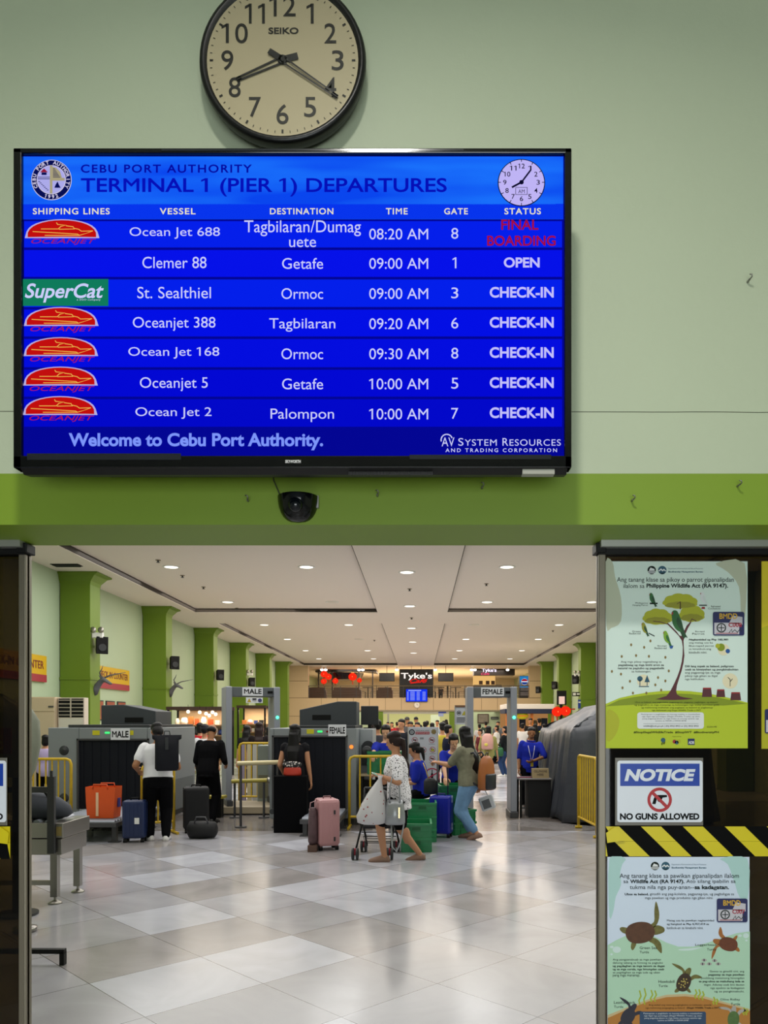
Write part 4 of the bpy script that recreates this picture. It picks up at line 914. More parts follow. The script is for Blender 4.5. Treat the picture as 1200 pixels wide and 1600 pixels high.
def far_board():
    S = Sheet(YEND - .09, 634, 1096.5); r = thing('departures_screen', 'small far blue departures screen on the beige gallery front', 'screen', S.origin); a = S.xy((634, 1096.5)); b = S.xy((668, 1076.5))
    MB().box(a[0], b[0], 0, .088, a[1], b[1]).build('case', M_black, r); g = MB(); S.rect(g, 634.5, 1077, 667.5, 1096, 2); g.build('display', emat('far_screen_blue', '#1638f0', 1.0), r)
    g = MB()
    for i in range(7): S.rect(g, 636, 1081 + i * 2, 638.5, 1081.9 + i * 2, 4); S.rect(g, 641, 1081 + i * 2, 648, 1081.8 + i * 2, 4); S.rect(g, 651, 1081 + i * 2, 656, 1081.8 + i * 2, 4); S.rect(g, 660, 1081 + i * 2, 665, 1081.8 + i * 2, 4)
    S.rect(g, 638, 1078, 658, 1079.6, 4); g.build('table_lettering', emat('far_text', '#a8b8ff', .9), r)
far_board()
c = thing('wall_clock', 'small round white clock under the far blue screen', 'clock', (X(651.5, YEND), YEND - .01, Z(1101.5, YEND)))
MB().lathe([(0, 0), (.19, 0), (.2, -.03), (.17, -.05), (.165, -.03), (0, -.03)], n=24, axis='y').build('case', mat('clock_pale', '#cfc6b4', .4), c)
MB().cyl((0, -.032, 0), (0, -.036, 0), .155, n=24).build('dial', mat('clock_dial_white', '#efeae0', .5), c); MB().box(-.008, .008, -.04, -.037, 0, .12).box(0, .09, -.04, -.037, -.008, .008).build('hands', M_black, c)
sl = None
for i, px in enumerate((503, 509, 561, 567, 620, 680, 737, 742, 793)):
    x, y, z = X(px, YEND + .5), YEND + .5, HC - .16; lb = 'bright white spotlight above the gallery, number %s from the left' % ('one two three four five six seven eight nine'.split()[i])
    lb = lb.replace('number one', 'first').replace('number two', 'second').replace('number three', 'third').replace('number four', 'fourth').replace('number five', 'fifth').replace('number six', 'sixth').replace('number seven', 'seventh').replace('number eight', 'eighth').replace('number nine', 'ninth')
    if sl is None:
        sl = thing('spotlight', lb, 'spotlight', (x, y, z), 0, 'white spotlights over the gallery'); MB().cyl((0, 0, .02), (0, 0, .16), .02, n=8).build('stem', WHITE, sl); MB().lathe([(.03, .06), (.09, -.02), (.09, -.06), (0, -.06)], n=14).build('lamp_shell', WHITE, sl); MB().ell((0, -.03, -.06), (.1, .08, .07), 12).build('bulb', emat('spot_glow', '#ffffff', 6), sl)
    else: dup(sl, (x, y, z), None, lb)
# lantern pavilion on the gallery
D = 51.5
p = thing('pavilion', 'dark curved-roof booth hung with red lanterns on the left of the gallery', 'booth', (X(543, D), D, 3.02))
zr = Z(1052, D) - 3.02
m = MB()
for (x0, x1, z0, z1) in ((-1.9, 1.7, zr, zr + .12),): m.loft([[(x, -1.2, zr + .18 * math.sin(math.pi * (x + 2) / 4)) for x in (-2, -1, 0, 1, 2)] + [(x, -1.2, zr + .1 + .18 * math.sin(math.pi * (x + 2) / 4)) for x in (2, 1, 0, -1, -2)], [(x, 1.2, zr + .18 * math.sin(math.pi * (x + 2) / 4)) for x in (-2, -1, 0, 1, 2)] + [(x, 1.2, zr + .1 + .18 * math.sin(math.pi * (x + 2) / 4)) for x in (2, 1, 0, -1, -2)]], smooth=False)
m.build('roof', mat('booth_dark', '#2a2322', .5), p)
for x in (-1.8, -.9, .85, 1.75): MB().box(x - .04, x + .04, -1.1, -1.02, 0, zr + .05).build('post', MATS['booth_dark'], p)
MB().cyl((-.1, 0, zr - .45), (-.1, 0, zr), 1.0, 1.2, 18).build('hood_fascia', mat('booth_gloss', '#17141a', .2), p)
def lantern(x, y, z, s, label, f=[None]):
    if f[0] is None:
        r = thing('paper_lantern', label, 'lantern', (x, y, z), 0, 'red paper lanterns'); f[0] = r
        MB().lathe([(.05, -.17), (.12, -.15), (.19, -.06), (.2, 0), (.19, .06), (.12, .15), (.05, .17)], n=18).build('shade', emat('lantern_glow_red', '#f02a14', 1.1), r)
        MB().cyl((0, 0, .17), (0, 0, .21), .07, n=10).cyl((0, 0, -.21), (0, 0, -.17), .07, n=10).build('cap', mat('lantern_gold', '#b06a20', .4), r); MB().cyl((0, 0, -.36), (0, 0, -.21), .02, .03, 6).build('tassel', mat('lantern_tassel', '#c0281a', .8), r); MB().ell((0, -.15, 0), (.05, .05, .06), 8).build('bulb', emat('lantern_core', '#ffb060', 2.2), r); MB().cyl((0, 0, .2), (0, 0, .62), .008, n=6).build('cord', M_black, r)
    else: r = dup(f[0], (x, y, z), None, label)
    r.scale = (s, s, s)
for px, py, s, lb in ((506.5, 1053.5, 1.2, 'red lantern at the left end of the dark booth, topmost of its cluster'), (513.5, 1057.5, 1.1, 'red lantern at the left end of the dark booth, right one of its cluster'), (506, 1064.5, 1.0, 'red lantern at the left end of the dark booth, lowest of its cluster'), (524, 1064, 1.0, 'red lantern behind the second post of the dark booth'), (551, 1057.5, 1.4, 'large red lantern on the right of the dark booth'), (561.5, 1063, .85, 'small red lantern at the far right post of the dark booth')):
    lantern(X(px, 50.45), 50.45, Z(py, 50.45), s, lb)
# cafe counter with lit sign, drinks fridge, seats
D = 50.0
p = thing('cafe_counter', 'lit cafe counter with glowing sign on the right of the gallery', 'counter', (X(762, D), D, 3.02)); w = 22 * D / F; zt = Z(1048, D) - 3.02
MB().box(-w, w * 1.9, -.2, .9, zt - .3, zt + .1).build('canopy', MATS['booth_dark'], p); MB().box(-w, w, 0, .6, 0, .95).build('counter', MATS['booth_gloss'], p)
MB().box(-w, w * .6, .6, .65, .95, zt - .3).build('menu_board', emat('menu_glow', '#e8b870', 1.0), p)
for x in (-.4, .05, .4): MB().box(x - .12, x + .12, .58, .6, 1.0, 1.25).build('menu_panel', mat('menu_dark', '#5a3a20', .5), p)
S = Sheet(D - .21, 745, 1062)
t = MB(); vs, fs = text_mesh("Tyke's", .02); bx = max(v[0] for v in vs); t.add([(-.4 + v[0] / bx * .95, -.215, zt - .08 + v[1] * .3) for v in vs], fs); t.build('sign_lettering', emat('sign_glow_lilac', '#f0e6ff', 1.6), p)
t = MB(); vs, fs = text_mesh("Cafe", .02, .4); bx = max(v[0] for v in vs); t.add([(-.5 + v[0] / bx * .6, -.215, zt - .28 + v[1] * .2) for v in vs], fs); t.build('red_lettering', emat('sign_glow_pink', '#e04870', 1.3), p)
p = thing('drinks_fridge', 'tall blue-topped drinks fridge at the right end of the gallery', 'fridge', gal(819.5, 1090, 47.6)[:2] + (3.02,)); h = Z(1056, 47.6) - 3.02
MB().box(-.3, .3, 0, .6, 0, h).build('cabinet', mat('fridge_black', '#14161c', .4), p); MB().box(-.29, .29, -.01, 0, h * .48, h - .02).build('blue_panel', emat('fridge_blue', '#2a86c8', .8), p)
g = MB(); g.cyl((0, -.014, h * .74), (0, -.011, h * .74), .2, n=24); g.build('round_emblem', emat('emblem_white', '#e8eef4', .9), p)
def half(sgn, mname, c):
    m = MB(); pts = []
    for i in range(13): a = math.pi * i / 12; pts.append((.18 * math.cos(a), h * .74 + sgn * (.05 + .13 * math.sin(a)) if 0 < i < 12 else h * .74 + sgn * .03))
    m.prism(pts, -.017, -.0145); m.build('emblem_wave', emat(mname, c, .9), p)
half(1, 'emblem_red', '#a81c30'); half(-1, 'emblem_blue', '#1c3c8c')
for k in range(3): MB().box(-.26, .26, -.012, -.004, .15 + k * .3, .38 + k * .3).build('bottle_shelf', mat('fridge_goods', '#8a8a94', .4, noise=.6, nscale=12), p)
sf = None
for px, w, lb in ((495, 24, 'brown sofa back behind the left end of the gallery railing'), (541, 40, 'long brown sofa back in front of the dark lantern booth'), (601, 22, 'brown armchair back left of the tall black cafe sign')):
    x = X(px, 48.4)
    if sf is None:
        sf = thing('sofa', lb, 'sofa', (x, 48.4, 3.02), 0, 'brown sofas on the gallery'); q = mat('sofa_brown', '#5c4230', .7); MB().box(-.5, .5, 0, .2, 0, .72).build('backrest', q, sf, .04); MB().box(-.5, .5, .2, .8, 0, .4).build('seat', q, sf, .04)
        for s in (-1, 1): MB().box(s * .5 - .07, s * .5 + .07, 0, .8, 0, .55).build('arm', q, sf, .03)
        r = sf
    else: r = dup(sf, (x, 48.4, 3.02), None, lb)
    r.scale = (w * 48.4 / F, 1, 1)
def cafe_table(px, D, label, f=[None]):
    if f[0] is None:
        r = thing('cafe_table', label, 'table', (X(px, D), D, 3.02), 0, 'dark cafe tables on the gallery'); f[0] = r
        MB().cyl((0, 0, .7), (0, 0, .74), .35, n=18).build('table_top', MATS['booth_dark'], r); MB().cyl((0, 0, .02), (0, 0, .7), .035, n=8).build('pedestal', M_black, r); MB().cyl((0, 0, 0), (0, 0, .02), .22, n=14).build('foot', M_black, r)
    else: dup(f[0], (X(px, D), D, 3.02), None, label)
def cafe_chair(px, D, rot, label, f=[None]):
    if f[0] is None:
        r = thing('cafe_chair', label, 'chair', (X(px, D), D, 3.02), rot, 'dark cafe chairs on the gallery'); f[0] = r
        MB().box(-.2, .2, -.2, .2, .43, .46).build('seat', MATS['booth_dark'], r); MB().box(-.2, .2, .18, .21, .6, .86).build('backrest', MATS['booth_dark'], r)
        for sx in (-1, 1):
            MB().cyl((sx * .18, -.18, 0), (sx * .18, -.18, .43), .015, n=6).build('leg', M_black, r); MB().cyl((sx * .18, .19, 0), (sx * .18, .2, .86), .015, n=6).build('leg', M_black, r)
    else: dup(f[0], (X(px, D), D, 3.02), rot, label)
for px, lb in ((575, 'dark cafe table between the two brown sofas'), (686, 'dark cafe table right of the tall black cafe sign'), (712, 'dark cafe table nearer the lit cafe counter')): cafe_table(px, 48.6, lb)
for px, rr, lb in ((566.5, 1.5, 'dark cafe chair left of the table between the sofas'), (583.5, -1.5, 'dark cafe chair right of the table between the sofas'), (676, 1.5, 'dark cafe chair left of the table beside the black sign'), (695, -1.5, 'dark cafe chair right of the table beside the black sign'), (703.5, 1.5, 'dark cafe chair left of the table nearest the counter'), (721, -1.5, 'dark cafe chair right of the table nearest the counter')): cafe_chair(px, 48.7, rr, lb)

# ------------------------------------------------------------------ right-hand kiosk, lanterns, wall things
D = 35.0
kx0, kx1 = X(789, D), X(867, D); p = thing('kiosk', 'snack kiosk with white canopy and navy band on the right of the hall', 'kiosk', (kx0, D, 0)); W = kx1 - kx0; zc0, zc1 = Z(1112, D), Z(1100, D)
MB().box(0, W, 0, 2.2, zc0 + .12, zc1).build('canopy', mat('canopy_white', '#e9e4de', .5), p, .02); MB().box(0, W, -.01, 2.2, zc0 - .08, zc0 + .12).build('canopy_band', mat('canopy_navy', '#1c2748', .5), p)
for x in (.12, W * .55, W - .08): MB().box(x - .06, x + .06, .1, .22, 0, zc0).build('post', mat('kiosk_orange', '#c8702a', .5), p)
MB().box(0, W, 1.9, 2.1, .9, zc0).build('back_panel', emat('kiosk_glow', '#c89058', .6), p); MB().box(0, W, .2, .75, 0, .95).build('counter', mat('kiosk_counter', '#8a7a66', .5), p); MB().box(-.03, W, .15, .8, .95, 1.0).build('counter_top', mat('counter_pale', '#bdb6a8', .4), p)
for x, z0, z1, q in ((.25, 1.25, 1.6, 'kiosk_orange'), (.9, 1.3, 1.7, 'canopy_navy'), (1.5, 1.2, 1.65, 'kiosk_counter'), (1.95, 1.2, 1.75, 'canopy_navy')): MB().box(x, x + .3, 1.86, 1.9, z0, z1).build('poster_panel', MATS[q], p)
r = thing('blimp_sign', 'yellow lozenge sign hanging under the white kiosk canopy', 'sign', (X(816, 35.14), 35.14, Z(1118.5, 35.1))); MB().ell((0, 0, 0), (.28, .1, .16), 18).build('panel', mat('sign_lemon', '#d8d418', .4), r); t = MB(); vs, fs = text_mesh('FRESH', .02)
MB().box(-.2, .2, -.104, -.09, -.03, .03).build('red_stripe', mat('stripe_orange', '#d88018', .5), r); MB().cyl((0, 0, .15), (0, 0, Z(1112, D) - r.location.z), .01, n=6).build('cord', M_black, r)
for px, py, lb in ((870.5, 1112, 'red lantern at the kiosk corner, left of a pair'), (883.5, 1111, 'red lantern at the kiosk corner, right of a pair')): lantern(X(px, 30), 30.0, Z(py, 30), 1.05, lb)
r = thing('lantern_frame', 'dark post and red arm holding the kiosk lanterns and lit picture', 'stand', (X(877, 30.1), 30.1, 0)); MB().box(-.05, .05, 0, .08, 0, Z(1100, 30)).build('post', M_black, r); MB().box(-.15, .55, .02, .06, Z(1109, 30), Z(1107, 30)).build('arm', mat('red_paint', '#b02018', .4), r)
MB().box(-.17, .2, -.02, .06, Z(1101, 30), Z(1079, 30)).build('lightbox', M_black, r); MB().box(-.1, .13, -.026, -.02, Z(1100, 30), Z(1088, 30)).build('lit_picture', emat('lit_picture', '#f0c8b8', 1.0), r)
r = thing('direction_sign', 'small black and white direction sign on the right wall', 'sign', (XR - .62, 33.3, Z(1087.5, 33.2)))
MB().box(-.35, .0, .19, .22, 0, .18).build('panel', M_black, r); MB().box(-.32, -.2, .186, .19, .04, .14).box(-.16, -.03, .186, .19, .06, .13).build('white_print', WHITE, r)
r = thing('blue_notice', 'small upright blue notice on the right wall below the direction sign', 'sign', (X(906, 33.3), 33.3, Z(1107, 33.3))); MB().box(-.08, .08, 0, .02, 0, .38).build('panel', mat('notice_blue', '#1c3f9a', .5), r); MB().box(-.06, .06, -.003, 0, .24, .3).build('white_print', WHITE, r)
fp = None
for px, w, lb in ((755, 17.5, 'framed picture with pale scene on the mint wall, left of a dark plaque'), (788, 9, 'dark framed picture at the kiosk end of the mint wall')):
    S = Sheet(55.9, px, 1123); x, y, z = S.origin; k = S.k
    r = thing('framed_picture', lb, 'picture', (x, y, z), 0, 'framed pictures on the mint wall'); MB().box(-w / 2 * k, w / 2 * k, 0, .06, -7.5 * k, 7.5 * k).build('frame', mat('frame_brown', '#4a382e', .5), r); MB().box(-(w / 2 - 1.4) * k, (w / 2 - 1.4) * k, -.01, 0, -6 * k, 6 * k).build('print', mat('picture_print', '#7d7468', .5, noise=.6, nscale=4), r)
S = Sheet(55.9, 773, 1122); r = thing('wall_plaque', 'narrow dark plaque between the two framed pictures on the mint wall', 'plaque', S.origin); MB().box(-6 * S.k, 6 * S.k, 0, .04, -2 * S.k, 2 * S.k).build('panel', CHAR, r); MB().box(-5 * S.k, 5 * S.k, -.006, 0, -1 * S.k, .2 * S.k).build('print', GREY, r)
S = Sheet(55.8, 692, 1113); r = thing('gate_sign', 'small blue and white sign above the far opening', 'sign', S.origin); MB().box(-7 * S.k, 5 * S.k, 0, .04, -.06, .14).build('blue_panel', mat('gate_blue', '#2c3f9a', .5), r); MB().box(-7 * S.k, 1 * S.k, -.005, .035, -.3, -.08).build('lower_panel', mat('gate_lilac', '#9aa4d0', .5), r)
r = thing('whiteboard', 'grey-green notice board seen over the far crowd in the lit room', 'board', (X(680, 70), 70, 1.1)); MB().box(-.42, .42, 0, .04, 0, 1.1).build('panel', mat('board_grey', '#a9b09c', .5), r); MB().box(-.42, -.38, 0, .05, -1.1, 0).box(.38, .42, 0, .05, -1.1, 0).build('stand', DKSTEEL, r)

# ------------------------------------------------------------------ market stalls on the left
def stall(x0, x1, y, d, zt, label, goods, seed):
    R = random.Random(seed); p = thing('market_stall', label, 'stall', (x0, y, 0)); W = x1 - x0
    for x in (0, W):
        for yy in (0, d): MB().box(x - .03, x + .03, yy - .03, yy + .03, 0, zt).build('post', M_black, p)
    MB().box(-.05, W + .05, -.05, .05, zt - .1, zt).box(-.05, W + .05, d - .05, d + .05, zt - .1, zt).build('top_beam', mat('stall_dark_wood', '#3a261c', .6), p)
    MB().box(0, W, d - .02, d, .3, zt - .1).build('back_panel', mat('stall_back', '#b79a78', .6), p)
    lv = [.45, .85, 1.2, 1.5]
    for z in lv: MB().box(0.03, W - .03, .15, d - .05, z - .03, z).build('shelf', mat('stall_shelf', '#8c6a48', .6), p)
    cs = ['#c8502a', '#e0b040', '#d8d0c0', '#7a3020', '#2a3c7a', '#3a7a48', '#b8888a', '#202020', '#e8e4da', '#a06030']
    proto = {}
    n = 0
    for z in lv[1:]:
        x = .08
        while x < W - .2:
            w = R.uniform(.09, .2); h = R.uniform(.1, .24); c = R.choice(cs); kind = R.choice(['jar', 'box', 'bag'])
            if (kind, c) not in proto:
                m = mat('goods_' + c[1:], c, .5); o = MB()
                if kind == 'jar': o.lathe([(.0, 0), (.06, 0), (.07, .03), (.07, .14), (.045, .17), (.045, .2), (0, .2)], n=12)
                elif kind == 'box': o.box(-.07, .07, -.05, .05, 0, .2)
                else: o.loft([[( .08 * a * s, .05 * b * s, zz) for a, b in ((-1, -1), (1, -1), (1, 1), (-1, 1))] for zz, s in ((0, .9), (.08, 1.05), (.16, .8), (.2, .5))])
                ob = o.build({'jar': 'jar', 'box': 'carton', 'bag': 'packet'}[kind], m); proto[(kind, c)] = ob
            else: ob = proto[(kind, c)].copy(); COL.objects.link(ob)
            ob.location = (x0 + x + w / 2, y + .3, z); ob.scale = (w / .16, 1, h / .2)
            tag(ob, goods, {'jar': 'jar', 'box': 'box', 'bag': 'packet'}[kind], 'goods on the ' + ('near' if seed == 1 else 'far') + ' stall shelves'); n += 1; x += w + R.uniform(.01, .06)
    return p
stall(X(263, 22), X(352, 22), 22.0, .9, 2.02, 'black-framed stall with lit shelves of goods left of the male gate', 'small item of merchandise on the shelves of the stall left of the male gate', 1)
stall(X(372, 29), X(414, 29), 29.0, 1.0, 2.2, 'bright cluttered stall seen through the male gate', 'small trinket on the shelves of the stall seen through the male gate', 2)
gl = None
for i, (px, py) in enumerate(((294, 1112), (322, 1115), (327, 1118), (332, 1113), (337, 1116), (312, 1113))):
    lb = 'round glowing bulb hanging under the dark stall beam, %s from the left' % ['first', 'third', 'fourth', 'fifth', 'sixth', 'second'][i]
    if gl is None: gl = thing('hanging_bulb', lb, 'bulb', (X(px, 21.9), 21.9, Z(py, 21.9)), 0, 'hanging bulbs of the left stall'); MB().ell((0, 0, 0), (.05, .05, .05), 12).build('globe', emat('bulb_glow', '#fff0d0', 3), gl); MB().cyl((0, 0, .05), (0, 0, .2), .006, n=6).build('cord', M_black, gl)
    else: dup(gl, (X(px, 21.9), 21.9, Z(py, 21.9)), None, lb)
area('stall_lamp', ((X(263, 22) + X(352, 22)) / 2, 22.2, 1.9), (0, 0, 0), 1.2, .4, 25, (1, .82, .55)); area('stall_lamp', (X(393, 29), 29.2, 2.05), (0, 0, 0), .8, .4, 40, (1, .85, .6)); area('kiosk_lamp', (X(828, 36), 35.9, 2.0), (0, 0, 0), 2, .8, 45, (1, .8, .5))

# ------------------------------------------------------------------ security screening equipment
RUB = mat('lead_curtain', '#10131c', .55, spec=.2); SLOT = mat('slot_black', '#050505', .6, spec=.2)
def xray(name_label, x0, x1, y, L, zt, tx0, tx1, tz0, tz1, hood, slot, hy0, hy1, paper_txt, pp, conv):
    r = thing('baggage_scanner', name_label, 'scanner', (x0, y, 0)); W = x1 - x0; a, b = tx0 - x0, tx1 - x0
    m = MB()          # housing with a real tunnel
    m.box(0, a, 0, L, .1, zt).box(b, W, 0, L, .1, zt).box(a, b, 0, L, tz1, zt).box(a, b, 0, L, .1, tz0)
    m.build('housing', GREY, r, .012)
    MB().box(.05, W - .05, .05, L - .05, 0.0, .1).build('plinth', CHAR, r)
    MB().box(W, W + .004, .1, L - .1, .1, .62).build('side_panel', mat('scanner_side_grey', '#5f6668', .5), r)
    m = MB().box(a - .03, a, -.012, .02, tz0, tz1 + .03).box(b, b + .03, -.012, .02, tz0, tz1 + .03).box(a - .03, b + .03, -.012, .02, tz1, tz1 + .03); m.build('tunnel_frame', DKSTEEL, r, .004)
    n = 16
    for k in range(n): xa = a + (b - a) * k / n; MB().box(xa - (.008 if k % 2 else 0), xa + (b - a) / n + (.008 if k % 2 else 0), .02 + .009 * (k % 2), .026 + .009 * (k % 2), tz0 + .01, tz1 - .001).build('curtain_strip', RUB, r)
    MB().box(a, b, L - .06, L - .05, tz0, tz1).build('inner_curtain', RUB, r)
    MB().box(.3, W - .02, .02, L - .05, zt, zt + .045).build('top_plate', CHAR, r, .006)
    def px(p): return ((p[0] - VX) * hy0 / F - x0, Z(p[1], hy0))
    m = MB(); m.prism([px(p) for p in hood][::-1], hy0 - y, hy1 - y); m.build('hood', mat('hood_dark', '#33383c', .6), r, .01)
    q0, q1 = px(slot[0]), px(slot[1]); MB().box(q0[0], q1[0], hy0 - y - .004, hy0 - y, q1[1], q0[1]).build('hood_slot', SLOT, r)
    # lamps and stickers on the top band
    zc = (zt + tz1) / 2 + .02
    for k, c in ((.47, '#c9c21a'), (.8, '#c9c21a')): MB().box(W * k - .055, W * k + .055, -.004, 0, zc - .035, zc + .035).build('warning_label', mat('label_lemon', c, .5), r)
    for k, nm, c, s in ((.58, 'indicator_lamp_green', '#30e060', 2.5), (.68, 'indicator_lamp_red', '#701818', .6)): MB().box(W * k - .035, W * k + .035, -.01, 0, zc - .012, zc + .012).build('indicator_lamp', emat(nm, c, s), r)
    for zz in (tz0 + .9, tz0 + .17): MB().lathe([(.0, -.02), (.03, -.02), (.035, -.01), (.06, -.012), (.075, 0), (0, 0)], (a * .52 if a > .2 else W + .16, 0, zz), 18, 'y').build('round_knob', CHAR, r)
    # roller conveyor
    cx0, cx1, cy, cz = conv; cx0 -= x0; cx1 -= x0; cy -= y
    MB().box(cx0, cx1, cy, -.02, cz - .09, cz - .03).build('conveyor_frame', DKSTEEL, r, .006)
    k = 0
    while cy + .06 + k * .09 < -.03: MB().cyl((cx0 + .03, cy + .06 + k * .09, cz - .035), (cx1 - .03, cy + .06 + k * .09, cz - .035), .034, n=10).build('roller', mat('roller_grey', '#8d929c', .35, .3), r); k += 1
    for xx in (cx0 + .06, cx1 - .06):
        for yy in (cy + .12, -.3): MB().box(xx - .03, xx + .03, yy - .03, yy + .03, .012, cz - .09).build('conveyor_leg', DKSTEEL, r); MB().box(xx - .07, xx + .07, yy - .06, yy + .06, 0, .012).build('foot_plate', DKSTEEL, r)
    if paper_txt:
        S = Sheet(y - .02, pp[0], pp[3]); g = MB(); k = S.k; ox, oz = S.origin[0] - x0, S.origin[2]
        g.M = Matrix.Translation((ox, -.02, oz)); S.rect(g, *pp, 1); g.build('paper_sheet', mat('paper_white', '#d9dbdf', .7), r)
        g = MB(); g.M = Matrix.Translation((ox, -.02, oz)); w = pp[2] - pp[0]; h = pp[3] - pp[1]
        S.text(g, paper_txt, pp[0] + w * .07, pp[1] + h * .22, pp[2] - w * .07, pp[3] - h * .2, 3, .03); g.build('lettering', SLOT, r)
    return r
YS = 11.8
xm = xray('grey baggage scanner with MALE paper sign, on the left', X(75, YS), X(235, YS), YS, 2.35, Z(1137, YS), X(123, YS), X(230, YS), .25, Z(1157, YS),
     [(158, 1102), (193, 1101), (243, 1111), (243, 1136), (158, 1136)], [(195, 1121), (224, 1129)], 12.4, 13.2, 'MALE', (173, 1138, 203, 1156), (-4.98, -3.97, 10.05, .3))
xf = xray('grey baggage scanner with FEMALE paper sign, in the middle', X(421, YS), X(557, YS), YS, 1.6, Z(1138, YS), X(428, YS), X(540, YS), .25, Z(1152, YS),
     [(468, 1109), (527.5, 1096), (557, 1096), (557, 1135), (468, 1135)], [(488, 1117), (517, 1125)], 12.3, 12.9, 'FEMALE', (513, 1132, 541, 1150), (X(487, YS), X(543, YS), 10.6, .27))
MB().box(X(557, YS) - xf.location.x, X(585, 12.9) - xf.location.x, .6, 1.6, .1, Z(1139, 12.5)).build('rear_cabinet', GREY_LT, xf, .01)
MB().cyl((X(549, YS) - xf.location.x, -.012, Z(1167, YS)), (X(549, YS) - xf.location.x, 0, Z(1167, YS)), .03, n=14).build('alarm_lamp', emat('alarm_orange', '#ff7a30', 2.0), xf)
MB().cyl((X(575, 12.4) - xf.location.x, .58, Z(1167, 12.4)), (X(575, 12.4) - xf.location.x, .6, Z(1167, 12.4)), .1, n=20).build('fan_grille', CHAR, xf)
MB().box(X(565, 12.4) - xf.location.x, X(574, 12.4) - xf.location.x, .56, .6, Z(1196, 12.4), Z(1164, 12.4)).build('control_panel', CHAR, xf)
r = thing('monitor', 'black back of an upright monitor right of the female scanner hood', 'monitor', (X(577.5, 13.2), 13.2, Z(1139, 12.5) + .003)); zz = Z(1103, 13.2) - r.location.z
MB().box(-.15, .15, 0, .08, .06, zz).build('screen_back', mat('monitor_black', '#15171a', .5), r, .01); MB().box(-.03, .03, .02, .06, 0, .06).build('stand', M_black, r); MB().box(-.1, .1, -.03, .12, 0, .015).build('foot', M_black, r)

def detector_gate(label, sign_txt, xl, xr, y, zt, zbase, light, sheet=None, rot=0):
    r = thing('walk_through_detector', label, 'metal detector', ((xl + xr) / 2, y, zbase), rot); w = (xr - xl) / 2; h = zt - zbase
    for s in (-1, 1):
        MB().box(s * w - (.105 if s > 0 else 0), s * w + (0 if s > 0 else .105), 0, .58, .1, h).build('side_panel', mat('gate_grey', '#8b8f98', .4), r, .015)
        MB().box(s * w - (.12 if s > 0 else -.015) , s * w + (.015 if s > 0 else .12), -.02, .6, 0, .1).build('foot', DKSTEEL, r, .01)
    zc = h - .17
    MB().box(-w + .1, w - .1, .06, .44, zc, h - .005).build('crossbar', mat('gate_crossbar', '#565b5e', .5), r, .01)
    MB().box(w * .55, w * .74, .05, .06, zc + .06, zc + .1).build('display', SLOT, r)
    MB().cyl((w - .05, -.012, light - zbase), (w - .05, 0, light - zbase), .028, n=14).build('status_lamp', emat('gate_green_lamp', '#50ffb0', 3), r)
    x0 = -.18; x1 = .2 if sign_txt == 'FEMALE' else .17
    MB().box(x0, x1, .05, .058, zc + .015, h - .01).build('sign_sheet', MATS['paper_white'], r)
    g = MB(); vs, fs = text_mesh(sign_txt, .025); bx = max(v[0] for v in vs); by = max(v[1] for v in vs); g.add([(x0 + .02 + v[0] / bx * (x1 - x0 - .04), .047, zc + .05 + v[1] / by * .085) for v in vs], fs); g.build('sign_lettering', SLOT, r)
    return r
gf = detector_gate('grey walk-through metal detector signed FEMALE, right of the queue', 'FEMALE', X(730, 12.7), X(808, 12.7), 12.7, Z(1073, 12.7), 0, Z(1121, 12.7))
gm = detector_gate('grey walk-through metal detector signed MALE, left of centre', 'MALE', X(354, 13.3), X(438, 13.3), 13.3, Z(1073, 13.3), .14, Z(1121, 13.3), None, .38)
MB().box(-.12, .17, .05, .056, gm.location.z * 0 + (Z(1073, 13.3) - .14) - .28, (Z(1073, 13.3) - .14) - .185).build('warning_sheet', MATS['paper_white'], gm)
g = MB(); zz = (Z(1073, 13.3) - .14) - .235; g.add([(-.1, .047, zz - .03), (-.03, .047, zz - .03), (-.065, .047, zz + .035)], [(0, 1, 2)]); g.build('warning_triangle', mat('sign_amber', '#b89a18', .5), gm); MB().box(-.01, .06, .047, .05, zz + .01, zz + .035).box(-.01, .06, .047, .05, zz - .01, zz - .003).build('warning_print', SLOT, gm); MB().cyl((.12, .05, zz), (.12, .046, zz), .035, n=14).build('warning_disc', mat('sign_indigo', '#3a3a6a', .5), gm)
r = thing('gate_platform', 'low beige platform under the MALE metal detector', 'platform', (X(396, 13.2), 13.2, 0)); MB().box(-.78, .62, -.1, .95, .02, .14).build('deck', mat('platform_beige', '#a89a80', .5), r, .01); MB().box(-.76, .6, -.08, .93, 0, .02).build('base', SLOT, r)

def barrier(label, loc, rot, w, h, n, fl=.2, group='yellow crowd barriers'):
    r = thing('crowd_barrier', label, 'barrier', loc, rot, group); R = .022
    m = MB().tube([(0, 0, .06), (0, 0, h - .07), (.02, 0, h - .02), (.07, 0, h), (w - .07, 0, h), (w - .02, 0, h - .02), (w, 0, h - .07), (w, 0, .06)], R, 10); m.build('frame', YEL, r)
    MB().cyl((0, 0, .17), (w, 0, .17), .018, n=8).build('bottom_rail', YEL, r)
    for k in range(n): x = w * (k + 1) / (n + 1); MB().cyl((x, 0, .17), (x, 0, h), .012, n=8).build('bar', YEL, r)
    for x in (.0, w): MB().cyl((x, -fl, .02), (x, fl, .02), .02, n=8).cyl((x, 0, 0.02), (x, 0, .08), .02, n=8).build('foot', YEL, r)
    return r
barrier('yellow tube barrier at the far left beside the male scanner', (X(42, 11.3), 11.3, 0), 0, X(111, 11.3) - X(42, 11.3), Z(1186, 11.3), 6)
barrier('yellow tube barrier in the middle, front of the female scanner corner', (X(546, 11.5), 11.5, 0), 0, .78, Z(1182, 11.5), 4)
barrier('chipped yellow barrier seen edge-on in front of the covered machine', (2.43, 10.5, 0), math.atan2(1.0, -.045), 1.0, 1.09, 7, .05)
